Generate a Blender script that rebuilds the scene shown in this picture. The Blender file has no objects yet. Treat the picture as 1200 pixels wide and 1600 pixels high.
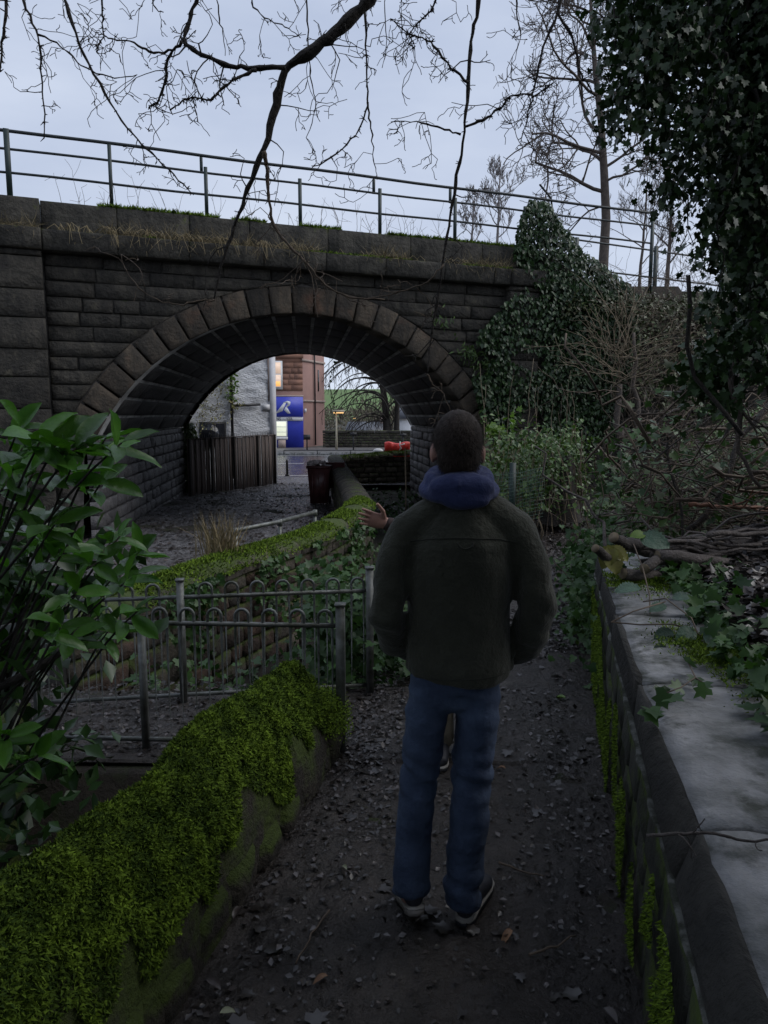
import bpy, math, random
import numpy as np
from mathutils import Vector, Matrix
from mathutils.bvhtree import BVHTree
random.seed(7); RNG = np.random.default_rng(7)
scn = bpy.context.scene; COL = scn.collection
# ------------------------------------------------------------------ camera, sky, sun, exposure
FPX, PITCH, EYE = 1150.0, math.radians(7.6), 1.8
cd = bpy.data.cameras.new('camera'); cam = bpy.data.objects.new('camera', cd); COL.objects.link(cam)
cam.location = (0, 0, EYE); cam.rotation_euler = (math.radians(90) - PITCH, 0, 0)
cd.sensor_fit = 'VERTICAL'; cd.sensor_height = 24.0; cd.lens = 24.0 * FPX / 1600.0
cd.clip_start = 0.05; cd.clip_end = 3000
scn.camera = cam
SUN_EL, SUN_AZ = math.radians(44), math.radians(84)      # heavy overcast: the sun only leans the light a little
w = bpy.data.worlds.new('World'); scn.world = w; w.use_nodes = True
nt = w.node_tree; nt.nodes.clear()
def wn(t, **k):
    n = nt.nodes.new(t)
    for a, b in k.items(): setattr(n, a, b)
    return n
out = wn('ShaderNodeOutputWorld'); bg = wn('ShaderNodeBackground'); bg.inputs['Strength'].default_value = 0.1
sky = wn('ShaderNodeTexSky', sky_type='NISHITA', sun_disc=False); sky.sun_elevation = SUN_EL; sky.sun_rotation = SUN_AZ
sky.air_density = 1.0; sky.dust_density = 2.0
tc = wn('ShaderNodeTexCoord'); mp = wn('ShaderNodeMapping'); mp.inputs['Scale'].default_value = (1.0, 1.0, 3.2)
no = wn('ShaderNodeTexNoise'); no.inputs['Scale'].default_value = 1.7; no.inputs['Detail'].default_value = 7; no.inputs['Roughness'].default_value = 0.55
rp = wn('ShaderNodeValToRGB')
rp.color_ramp.elements[0].position = 0.30; rp.color_ramp.elements[0].color = (4.1, 4.8, 6.4, 1)
rp.color_ramp.elements[1].position = 0.72; rp.color_ramp.elements[1].color = (6.0, 6.65, 8.0, 1)
sx = wn('ShaderNodeSeparateXYZ')
rz = wn('ShaderNodeMapRange'); rz.inputs['From Min'].default_value = 0.0; rz.inputs['From Max'].default_value = 0.16
rz.inputs['To Min'].default_value = 0.75; rz.inputs['To Max'].default_value = 0.0
hz = wn('ShaderNodeMixRGB'); hz.inputs['Color2'].default_value = (7.6, 8.4, 9.6, 1)     # paler cloud low over the horizon
mx = wn('ShaderNodeMixRGB'); mx.inputs['Fac'].default_value = 0.93
L = nt.links.new
L(tc.outputs['Generated'], mp.inputs['Vector']); L(mp.outputs[0], no.inputs['Vector']); L(no.outputs['Fac'], rp.inputs['Fac'])
L(tc.outputs['Generated'], sx.inputs[0]); L(sx.outputs['Z'], rz.inputs['Value']); L(rz.outputs[0], hz.inputs['Fac'])
L(rp.outputs['Color'], hz.inputs['Color1']); L(sky.outputs[0], mx.inputs['Color1']); L(hz.outputs[0], mx.inputs['Color2'])
L(mx.outputs[0], bg.inputs['Color']); L(bg.outputs[0], out.inputs['Surface'])
sl = bpy.data.lights.new('sun', 'SUN'); sl.energy = 1.5; sl.angle = math.radians(50); sl.color = (1.0, 0.98, 0.95)
sun = bpy.data.objects.new('sun', sl); COL.objects.link(sun)
sdir = Vector((math.sin(SUN_AZ) * math.cos(SUN_EL), math.cos(SUN_AZ) * math.cos(SUN_EL), math.sin(SUN_EL)))
sun.rotation_euler = sdir.to_track_quat('Z', 'Y').to_euler()
scn.view_settings.view_transform = 'Standard'; scn.view_settings.look = 'None'
scn.view_settings.exposure = 0.18; scn.view_settings.gamma = 1.0; scn.view_settings.use_curve_mapping = False
scn.render.resolution_x, scn.render.resolution_y = 768, 1024

# ------------------------------------------------------------------ helpers
def V(*a): return np.array(a, float)
def unit(v): v = np.asarray(v, float); return v / (np.linalg.norm(v) + 1e-12)
CAM = V(0, 0, EYE)
def ray(px, py):
    a, b = (px - 600) / FPX, (800 - py) / FPX
    return V(a, math.cos(PITCH) + b * math.sin(PITCH), -math.sin(PITCH) + b * math.cos(PITCH))
def at(px, py, y):
    r = ray(px, py); return CAM + r * (y / r[1])
def onz(px, py, z):
    r = ray(px, py); return CAM + r * ((z - EYE) / r[2])
def hash3(i, j, k):
    n = (i * 374761393 + j * 668265263 + k * 2147483647 + 1013904223).astype(np.int64) & 0xffffffff
    n = ((n ^ (n >> 13)) * 1274126177) & 0xffffffff
    return ((n ^ (n >> 16)) & 0xffff) / 65535.0
def vnoise(P, f=1.0):
    P = np.asarray(P, float) * f; I = np.floor(P).astype(np.int64); T = P - I; T = T * T * (3 - 2 * T)
    r = 0
    for a in (0, 1):
        for b in (0, 1):
            for c in (0, 1):
                wgt = (T[:, 0] if a else 1 - T[:, 0]) * (T[:, 1] if b else 1 - T[:, 1]) * (T[:, 2] if c else 1 - T[:, 2])
                r = r + wgt * hash3(I[:, 0] + a, I[:, 1] + b, I[:, 2] + c)
    return r * 2 - 1
def fbm(P, f=1.0, o=3):
    r, a = 0, 1.0
    for _ in range(o): r = r + a * vnoise(P, f); f *= 2.07; a *= 0.5
    return r
def sstep(a, b, x): t = np.clip((np.asarray(x, float) - a) / (b - a), 0, 1); return t * t * (3 - 2 * t)

class MB:
    def __init__(s): s.v, s.f, s.n, s.t, s.ht = [], [], 0, [], False
    def add(s, v, f, tone=None):
        v = np.asarray(v, float).reshape(-1, 3); 
        if len(v) == 0: return
        if isinstance(f, np.ndarray): f = f.tolist()
        n = s.n; s.f.extend([[i + n for i in q] for q in f]); s.v.append(v); s.n += len(v)
        if tone is not None: s.ht = True
        s.t.append(np.zeros(len(v)) if tone is None else np.broadcast_to(np.asarray(tone, float), (len(v),)))
    def box(s, c, size, rz=0.0):
        x, y, z = [k / 2 for k in size]; ca, sa = math.cos(rz), math.sin(rz)
        pts = [(a * x, b * y, e * z) for e in (-1, 1) for b in (-1, 1) for a in (-1, 1)]
        pts = [(c[0] + p[0] * ca - p[1] * sa, c[1] + p[0] * sa + p[1] * ca, c[2] + p[2]) for p in pts]
        s.add(pts, [[0, 2, 3, 1], [4, 5, 7, 6], [0, 1, 5, 4], [2, 6, 7, 3], [0, 4, 6, 2], [1, 3, 7, 5]])
    def tube(s, pts, rad, sides=5, cap=True, tone=None):
        P = np.asarray(pts, float); n = len(P)
        if n < 2: return
        R = np.full(n, rad, float) if np.isscalar(rad) else np.asarray(rad, float)
        T = np.gradient(P, axis=0); T /= (np.linalg.norm(T, axis=1)[:, None] + 1e-9)
        ref = V(0, 0, 1) if abs(T[:, 2]).mean() < 0.8 else V(1, 0, 0)
        A = np.cross(T, ref); A /= (np.linalg.norm(A, axis=1)[:, None] + 1e-9); B = np.cross(T, A)
        an = np.arange(sides) * 2 * math.pi / sides
        ring = P[:, None, :] + R[:, None, None] * (np.cos(an)[None, :, None] * A[:, None, :] + np.sin(an)[None, :, None] * B[:, None, :])
        f = []
        for i in range(n - 1):
            a = i * sides
            for k in range(sides):
                k2 = (k + 1) % sides; f.append([a + k, a + k2, a + sides + k2, a + sides + k])
        if cap: f.append(list(range(sides))[::-1]); f.append([(n - 1) * sides + k for k in range(sides)])
        s.add(ring.reshape(-1, 3), f, tone)
    def mesh(s, name, smooth=False):
        me = bpy.data.meshes.new(name); v = np.concatenate(s.v) if s.v else np.zeros((0, 3))
        ln = np.array([len(q) for q in s.f], np.int32)
        me.vertices.add(len(v)); me.vertices.foreach_set('co', v.astype(np.float32).ravel())
        me.loops.add(int(ln.sum())); me.loops.foreach_set('vertex_index', np.array([i for q in s.f for i in q], np.int32))
        me.polygons.add(len(ln)); me.polygons.foreach_set('loop_start', np.concatenate([[0], np.cumsum(ln)[:-1]]).astype(np.int32))
        try: me.polygons.foreach_set('loop_total', ln)
        except Exception: pass
        if smooth: me.polygons.foreach_set('use_smooth', np.ones(len(ln), bool))
        if s.ht:
            at_ = me.attributes.new('tone', 'FLOAT', 'POINT'); at_.data.foreach_set('value', np.concatenate(s.t).astype(np.float32))
        me.update(calc_edges=True); return me
    def build(s, name, mat, parent=None, smooth=False, kind=None):
        return obj(name, s.mesh(name, smooth), mat, parent, kind)

def obj(name, me, mat=None, parent=None, kind=None):
    o = bpy.data.objects.new(name, me); COL.objects.link(o)
    if mat is not None and me is not None and len(me.materials) == 0: me.materials.append(mat)
    if parent is not None:
        o.parent = parent
        o.matrix_parent_inverse = Matrix.Translation(-Vector(parent['base'])) if 'base' in parent else Matrix.Identity(4)
    if kind: o['kind'] = kind
    return o
def tag(o, label, cat, group=None, kind=None):
    o['label'] = label; o['category'] = cat
    if group: o['group'] = group
    if kind: o['kind'] = kind
    return o
def thing(name, label, cat, base=(0, 0, 0), group=None):
    o = bpy.data.objects.new(name, None); COL.objects.link(o); o.location = base; o['base'] = [float(x) for x in base]
    o.empty_display_size = 0.1
    return tag(o, label, cat, group)
def setting(name, me, mat): o = obj(name, me, mat); o['kind'] = 'structure'; return o

# ---- materials
def mat(name, c1, c2=None, rough=0.8, scale=6.0, bump=0.0, bscale=40.0, moss=None, moss_lo=0.55, moss_hi=0.8, tone=False, rand=0.0,
        c3=None, c3_lo=0.55, c3_hi=0.7, c3_scale=3.0, metal=0.0, spec=0.5, emit=None, estr=0.0, trans=0.0, stretch=(1, 1, 1), sheen=0.0, bdist=0.02, rvar=0.0, streak=None):
    m = bpy.data.materials.new(name); m.use_nodes = True; t = m.node_tree; N, K = t.nodes, t.links.new
    b = N['Principled BSDF']; b.inputs['Roughness'].default_value = rough; b.inputs['Metallic'].default_value = metal
    b.inputs['Specular IOR Level'].default_value = spec
    if sheen: b.inputs['Sheen Weight'].default_value = sheen; b.inputs['Sheen Roughness'].default_value = 0.5
    if c2 is None: c2 = tuple(x * 0.6 for x in c1)
    g = N.new('ShaderNodeNewGeometry'); mpn = N.new('ShaderNodeMapping'); mpn.inputs['Scale'].default_value = stretch
    K(g.outputs['Position'], mpn.inputs['Vector'])
    def noise(s, d=5):
        n = N.new('ShaderNodeTexNoise'); n.inputs['Scale'].default_value = s; n.inputs['Detail'].default_value = d; n.inputs['Roughness'].default_value = 0.62
        K(mpn.outputs[0], n.inputs['Vector']); return n
    def mr(src, a, bb, c=0.0, d=1.0):
        n = N.new('ShaderNodeMapRange'); n.inputs['From Min'].default_value = a; n.inputs['From Max'].default_value = bb
        n.inputs['To Min'].default_value = c; n.inputs['To Max'].default_value = d; K(src, n.inputs['Value']); return n.outputs[0]
    def mix(fac, a, bb, mode='MIX'):
        n = N.new('ShaderNodeMixRGB'); n.blend_type = mode
        if isinstance(fac, float): n.inputs['Fac'].default_value = fac
        else: K(fac, n.inputs['Fac'])
        for s, x in (('Color1', a), ('Color2', bb)):
            if isinstance(x, tuple): n.inputs[s].default_value = (*x, 1)
            else: K(x, n.inputs[s])
        return n.outputs[0]
    n1 = noise(scale)
    if tone:
        a_ = N.new('ShaderNodeAttribute'); a_.attribute_name = 'tone'; fac = a_.outputs['Fac']
        col = mix(fac, c1, c2)
        col = mix(mr(n1.outputs['Fac'], 0.3, 0.7, 0.0, 0.35), col, tuple(x * 0.6 for x in c1))
    else:
        col = mix(mr(n1.outputs['Fac'], 0.33, 0.67), c1, c2)
    if c3 is not None:
        n3 = noise(c3_scale, 6); col = mix(mr(n3.outputs['Fac'], c3_lo, c3_hi), col, c3)
    if streak is not None:                                  # old water stains run down the face
        ms_ = N.new('ShaderNodeMapping'); ms_.inputs['Scale'].default_value = (2.6, 2.6, .35); K(g.outputs['Position'], ms_.inputs['Vector'])
        ns = N.new('ShaderNodeTexNoise'); ns.inputs['Scale'].default_value = 1.6; ns.inputs['Detail'].default_value = 8; ns.inputs['Roughness'].default_value = .7; K(ms_.outputs[0], ns.inputs['Vector'])
        col = mix(mr(ns.outputs['Fac'], .44, .62, 0.0, .85), col, streak)
    if rand > 0:
        oi = N.new('ShaderNodeObjectInfo'); k = mr(oi.outputs['Random'], 0, 1, 1 - rand, 1 + rand)
        cmb = N.new('ShaderNodeCombineColor'); [K(k, cmb.inputs[i]) for i in range(3)]
        col = mix(1.0, col, cmb.outputs[0], 'MULTIPLY')
    if moss is not None:                                   # moss grows where the surface faces up and in damp patches
        sp = N.new('ShaderNodeSeparateXYZ'); K(g.outputs['Normal'], sp.inputs[0]); nm = noise(5.0, 6)
        ad = N.new('ShaderNodeMath'); ad.operation = 'ADD'; K(mr(sp.outputs['Z'], -0.3, 1.0, 0.0, 0.6), ad.inputs[0]); K(mr(nm.outputs['Fac'], 0.25, 0.75, 0.0, 0.6), ad.inputs[1])
        col = mix(mr(ad.outputs[0], moss_lo, moss_hi), col, moss)
    K(col, b.inputs['Base Color'])
    if rvar:
        nr = noise(scale * 0.7, 4); K(mr(nr.outputs['Fac'], 0.35, 0.65, max(rough - rvar, 0.05), rough + rvar * 0.4), b.inputs['Roughness'])
    if bump > 0:
        bn = N.new('ShaderNodeBump'); bn.inputs['Strength'].default_value = bump; bn.inputs['Distance'].default_value = bdist
        nb = noise(bscale, 6); K(nb.outputs['Fac'], bn.inputs['Height']); K(bn.outputs[0], b.inputs['Normal'])
    if emit is not None:
        b.inputs['Emission Color'].default_value = (*emit, 1); b.inputs['Emission Strength'].default_value = estr
    if trans > 0:
        tr = N.new('ShaderNodeBsdfTranslucent'); K(mix(1.0, col, (1.0, 1.25, 0.4), 'MULTIPLY'), tr.inputs['Color'])
        ms = N.new('ShaderNodeMixShader'); ms.inputs[0].default_value = trans
        K(b.outputs[0], ms.inputs[1]); K(tr.outputs[0], ms.inputs[2]); K(ms.outputs[0], N['Material Output'].inputs['Surface'])
    return m
MOSSC = (0.05, 0.075, 0.012)
M = dict(
    stone=mat('bridge_stone', (0.068, 0.060, 0.047), (0.024, 0.022, 0.018), 0.9, 5, 1.0, 11, MOSSC, 0.86, 1.05, rand=0.3, c3=(0.13, 0.115, 0.08), c3_lo=0.6, c3_hi=0.75, bdist=0.07, streak=(.022, .020, .017)),
    vous=mat('arch_ring_stone', (0.098, 0.075, 0.052), (0.038, 0.031, 0.023), 0.9, 4, 1.0, 14, None, rand=0.35, c3=(0.14, 0.075, 0.045), c3_lo=0.58, c3_hi=0.72, c3_scale=1.3, bdist=0.04, streak=(.030, .027, .022)),
    coping=mat('parapet_stone', (0.085, 0.077, 0.061), (0.033, 0.030, 0.025), 0.9, 3, 1.0, 12, (0.075, 0.09, 0.02), 0.66, 0.86, rand=0.2, bdist=0.05, streak=(.022, .021, .018)),
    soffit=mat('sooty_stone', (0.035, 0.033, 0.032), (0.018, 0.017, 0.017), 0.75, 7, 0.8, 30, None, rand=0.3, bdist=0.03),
    abut=mat('tunnel_wall_stone', (0.10, 0.095, 0.095), (0.05, 0.048, 0.05), 0.6, 7, 1.0, 22, None, rand=0.35, bdist=0.04),
    mortar=mat('lime_mortar', (0.12, 0.11, 0.10), (0.05, 0.045, 0.04), 0.95, 9, 0.4, 60),
    leach=mat('leached_mortar', (0.62, 0.62, 0.60), (0.10, 0.10, 0.10), 0.9, 2.2, 0.4, 60),
    blackm=mat('black_mortar', (0.03, 0.028, 0.026), (0.015, 0.014, 0.013), 0.95, 9, 0.4, 60),
    mud=mat('wet_mud', (0.046, 0.038, 0.034), (0.018, 0.015, 0.013), 0.45, 7, 1.0, 28, None, c3=(0.075, 0.065, 0.055), c3_lo=0.58, c3_hi=0.75, bdist=0.03, rvar=0.25),
    soil=mat('bank_soil', (0.035, 0.029, 0.022), (0.018, 0.015, 0.012), 0.95, 5, 1.0, 30, (0.03, 0.04, 0.012), 0.85, 1.1),
    lane=mat('wet_lane_gravel', (0.19, 0.185, 0.19), (0.065, 0.062, 0.066), 0.4, 9, 1.0, 34, None, c3=(0.04, 0.03, 0.025), c3_scale=1.2, bdist=0.05, rvar=0.25),
    litter=mat('fallen_leaf_brown', (0.020, 0.016, 0.013), (0.125, 0.105, 0.10), 0.33, 30, tone=True),
    road=mat('wet_asphalt', (0.06, 0.06, 0.062), (0.045, 0.045, 0.048), 0.22, 2, 0.3, 80, rvar=0.2),
    pave=mat('pavement_slabs', (0.16, 0.155, 0.15), (0.11, 0.105, 0.10), 0.45, 3, 0.3, 60),
    paint=mat('road_paint', (0.75, 0.75, 0.72), (0.6, 0.6, 0.58), 0.5, 20),
    grass=mat('field_grass', (0.12, 0.20, 0.055), (0.10, 0.16, 0.05), 0.95, 0.05, 0.2, 2, c3=(0.09, 0.085, 0.05), c3_scale=0.02),
    moss=mat('moss_green', (0.028, 0.054, 0.007), (0.21, 0.32, 0.028), 0.9, 25, tone=True, spec=0.2),
    mossb=mat('moss_bed', (0.055, 0.08, 0.012), (0.025, 0.033, 0.008), 0.95, 9, 1.0, 60, c3=(0.05, 0.035, 0.02), c3_lo=0.62, c3_hi=0.75, bdist=0.04),
    cwall=mat('garden_wall_stone', (0.085, 0.072, 0.054), (0.030, 0.026, 0.021), 0.9, 6, 1.0, 15, MOSSC, 0.55, 0.8, rand=0.4, bdist=.04),
    swall=mat('stream_wall_stone', (0.20, 0.175, 0.135), (0.085, 0.075, 0.06), 0.9, 6, 1.0, 15, MOSSC, 0.55, 0.8, rand=0.4, bdist=.04),
    brick=mat('wall_red_brick', (0.075, 0.044, 0.032), (0.030, 0.022, 0.017), 0.9, 8, 1.0, 16, MOSSC, 0.55, 0.8, rand=0.4, bdist=.04),
    slab=mat('grey_coping_slab', (0.32, 0.32, 0.325), (0.11, 0.115, 0.11), 0.8, 5, 0.7, 28, None, c3=(0.045, 0.05, 0.040), c3_lo=0.50, c3_hi=0.64, c3_scale=6, rand=0.12),
    rwall=mat('retaining_wall_stone', (0.05, 0.05, 0.04), (0.025, 0.028, 0.02), 0.9, 6, 0.9, 25, (0.055, 0.08, 0.014), 0.50, 0.72, rand=0.3),
    steel=mat('galvanised_steel', (0.22, 0.23, 0.225), (0.10, 0.105, 0.10), 0.5, 14, 0.2, 60, metal=0.55, c3=(0.06, 0.065, 0.04), c3_lo=0.45, c3_hi=0.75, c3_scale=8),
    rail=mat('green_rail_paint', (0.018, 0.026, 0.028), (0.010, 0.015, 0.017), 0.6, 14, 0.2, 60),
    green=mat('green_post_paint', (0.016, 0.034, 0.033), (0.010, 0.022, 0.022), 0.55, 14),
    netting=mat('green_netting', (0.012, 0.055, 0.04), (0.010, 0.04, 0.03), 0.6, 14),
    bark=mat('dark_bark', (0.045, 0.038, 0.032), (0.02, 0.017, 0.015), 0.95, 12, 1.0, 40),
    bark2=mat('grey_brown_bark', (0.12, 0.095, 0.08), (0.06, 0.048, 0.04), 0.85, 10, 0.8, 50),
    log=mat('weathered_log', (0.13, 0.11, 0.10), (0.055, 0.045, 0.04), 0.75, 9, 0.9, 50, stretch=(1, 1, 1), rand=0.35),
    rust=mat('stripped_branch', (0.30, 0.13, 0.07), (0.18, 0.08, 0.05), 0.6, 14, 0.4, 50),
    twig=mat('bare_twig', (0.16, 0.12, 0.085), (0.07, 0.052, 0.04), 0.85, 9),
    paletwig=mat('pale_dead_stalk', (0.24, 0.19, 0.13), (0.12, 0.095, 0.06), 0.9, 12),
    straw=mat('dead_grass', (0.11, 0.09, 0.045), (0.30, 0.235, 0.13), 0.9, 12, tone=True),
    laurel=mat('laurel_leaf', (0.075, 0.185, 0.028), (0.045, 0.13, 0.020), 0.25, 12, 0.15, 60, trans=0.30, rand=0.4),
    ivy=mat('ivy_leaf', (0.010, 0.026, 0.009), (0.036, 0.078, 0.020), 0.42, 20, tone=True, trans=0.08, spec=0.35),
    ivyl=mat('ivy_leaf_light', (0.018, 0.052, 0.012), (0.06, 0.13, 0.03), 0.46, 20, tone=True, trans=0.15, spec=0.35),
    herb=mat('undergrowth_leaf', (0.030, 0.068, 0.014), (0.105, 0.18, 0.035), 0.42, 20, tone=True, trans=0.15),
    yellow=mat('yellowing_leaf', (0.20, 0.20, 0.03), (0.13, 0.12, 0.03), 0.5, 18, trans=0.2),
    lime=mat('lime_leaf', (0.14, 0.24, 0.03), (0.09, 0.16, 0.025), 0.45, 18, trans=0.25),
    bramble=mat('bramble_leaf', (0.06, 0.12, 0.075), (0.035, 0.075, 0.045), 0.42, 14, 0.5, 30, trans=0.12, rand=0.25),
    tan=mat('tan_fallen_leaf', (0.30, 0.17, 0.09), (0.18, 0.10, 0.06), 0.6, 30),
    paleleaf=mat('pale_fallen_leaf', (0.24, 0.26, 0.17), (0.16, 0.17, 0.11), 0.5, 30),
    greyleaf=mat('wet_grey_leaf', (0.10, 0.085, 0.08), (0.06, 0.05, 0.048), 0.4, 30),
    harl=mat('white_harling', (0.80, 0.81, 0.83), (0.66, 0.67, 0.70), 0.9, 3, 1.0, 9, bdist=0.09, stretch=(1, 1, 2.6)),
    quoin=mat('smooth_white_margin', (0.66, 0.66, 0.68), (0.55, 0.55, 0.56), 0.85, 5, 0.2, 30),
    black=mat('black_iron', (0.02, 0.02, 0.022), (0.012, 0.012, 0.014), 0.5, 14),
    plaque=mat('pale_sign_plate', (0.72, 0.72, 0.72), (0.6, 0.6, 0.6), 0.6, 14),
    glass=mat('dark_glass', (0.02, 0.022, 0.028), (0.015, 0.016, 0.02), 0.08, 3),
    fence=mat('brown_boards', (0.19, 0.145, 0.125), (0.10, 0.078, 0.068), 0.85, 4, 0.5, 40, stretch=(6, 6, 0.6), rand=0.2),
    sand=mat('red_sandstone', (0.30, 0.155, 0.105), (0.20, 0.105, 0.075), 0.9, 1.2, 0.4, 14, rand=0.18),
    sandp=mat('pink_render', (0.36, 0.215, 0.18), (0.30, 0.18, 0.155), 0.9, 0.8, 0.3, 14),
    sandt=mat('pale_string_course', (0.46, 0.36, 0.31), (0.36, 0.28, 0.24), 0.9, 3),
    blue=mat('shopfront_blue', (0.045, 0.065, 0.52), (0.038, 0.055, 0.45), 0.4, 2),
    white=mat('white_paint', (0.80, 0.80, 0.80), (0.7, 0.7, 0.7), 0.5, 6),
    lit=mat('lit_window_glass', (0.6, 0.45, 0.35), (0.55, 0.42, 0.33), 0.3, 1.5, emit=(1.0, 0.72, 0.55), estr=0.42),
    lamp=mat('orange_table_lamp', (0.9, 0.5, 0.2), None, 0.5, 3, emit=(1.0, 0.42, 0.10), estr=0.9),
    shopl=mat('lit_shop_interior', (0.6, 0.62, 0.5), (0.25, 0.26, 0.2), 0.4, 1.6, emit=(0.95, 1.0, 0.80), estr=0.62),
    slate=mat('slate_roof', (0.10, 0.105, 0.12), (0.06, 0.065, 0.075), 0.5, 6, 0.5, 20),
    binm=mat('maroon_bin_plastic', (0.075, 0.028, 0.026), (0.05, 0.02, 0.02), 0.4, 5),
    junk=mat('pale_litter', (0.5, 0.46, 0.44), (0.25, 0.2, 0.2), 0.6, 16),
    red=mat('red_plastic', (0.75, 0.045, 0.03), (0.6, 0.035, 0.025), 0.4, 4, 0.4, 12, bdist=0.05),
    tub=mat('green_tub', (0.10, 0.30, 0.16), (0.4, 0.45, 0.4), 0.5, 9),
    glow=mat('street_lamp_glow', (1, 0.7, 0.3), None, 0.5, 3, emit=(1.0, 0.55, 0.2), estr=0.8),
    cream=mat('cream_lamp_post', (0.42, 0.38, 0.28), (0.34, 0.3, 0.22), 0.6, 5),
    jacket=mat('olive_wool', (0.042, 0.044, 0.030), (0.028, 0.030, 0.020), 0.95, 9, 0.7, 16, sheen=0.12, bdist=0.03),
    seam=mat('dark_seam', (0.03, 0.032, 0.024), None, 0.95, 30),
    hood=mat('navy_jersey', (0.030, 0.042, 0.125), (0.022, 0.032, 0.10), 0.95, 9, 0.6, 20, sheen=0.10, bdist=0.02),
    jeans=mat('blue_denim', (0.046, 0.072, 0.130), (0.025, 0.041, 0.082), 0.9, 9, 0.6, 26, c3=(0.072, 0.108, 0.18), c3_lo=0.52, c3_hi=0.75, c3_scale=5, bdist=0.015),
    hair=mat('dark_brown_hair', (0.026, 0.019, 0.015), (0.060, 0.044, 0.036), 0.65, 60, 0.6, 160, bdist=0.004, spec=0.25),
    skin=mat('skin', (0.42, 0.24, 0.19), (0.36, 0.19, 0.15), 0.55, 14, 0.15, 120, bdist=0.003),
    shoe=mat('dark_shoe', (0.022, 0.024, 0.034), (0.014, 0.015, 0.02), 0.6, 14),
    sole=mat('pale_sole', (0.36, 0.34, 0.31), (0.26, 0.25, 0.23), 0.7, 14),
    gsole=mat('grey_sole', (0.20, 0.185, 0.17), (0.14, 0.13, 0.12), 0.8, 14),
    dgreen=mat('dark_green_softshell', (0.018, 0.048, 0.042), (0.012, 0.034, 0.03), 0.7, 14),
    piping=mat('grey_piping', (0.30, 0.34, 0.33), None, 0.6, 14),
    cuff=mat('brown_cuff', (0.055, 0.036, 0.034), (0.04, 0.027, 0.026), 0.9, 20),
    khaki=mat('khaki_trousers', (0.26, 0.23, 0.18), (0.20, 0.175, 0.135), 0.9, 12, 0.3, 90),
    eye=mat('eye_white', (0.7, 0.68, 0.65), None, 0.3, 5),
    farbush=mat('winter_scrub', (0.16, 0.13, 0.10), (0.10, 0.105, 0.055), 0.95, 20, tone=True),
)
# ------------------------------------------------------------------ terrain
A0 = V(-5.081, 12.748, 0); PHI = math.radians(67.85)
DX = V(math.sin(PHI), math.cos(PHI), 0); NX = V(DX[1], -DX[0], 0)          # along the bridge face; towards the camera
EX = V(-1.05, 9.6, 0)                                                      # axis of the skewed arch barrel, near face to far face
def Fp(s, z, off=0.0): return A0 + DX * s + NX * off + V(0, 0, z)
def xwall(y): return 1.54 + (y - 5.25) * 0.233                             # face of the retaining wall on the right
CWP = [V(-2.35, 4.95, .3), V(-2.05, 5.68, .3), V(-1.86, 6.34, .3), V(-1.59, 7.16, .3), V(-1.25, 7.84, .3), V(-.92, 8.65, .3), V(-.62, 10.04, .3), V(-.41, 11.4, .3), V(-.40, 12.2, .29), V(-.52, 13.6, .28), V(-.86, 16.8, .3), V(-1.22, 20.2, .30), V(-1.70, 25.4, .28)]
_cy = np.array([p[1] for p in CWP]); _cx = np.array([p[0] for p in CWP])
def xcurve(y): return np.interp(y, _cy, _cx)
def lanez(y): return np.clip(-.4 - .02 * (np.asarray(y, float) - 12.75), -.67, -.2)
def xpath(y): return np.interp(y, [-2, 1, 2, 3.7, 5, 7, 9, 10.5, 12.5, 15], [-.1, .0, .2, .55, .9, 1.4, 1.95, 2.35, 3.3, 5.2])
def hpath(y): return .16 * sstep(5.5, 11, y)
def xmoss(y): return -.24 + (y - 3.785) * .215                              # foot of the near mossy wall, path side
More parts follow.
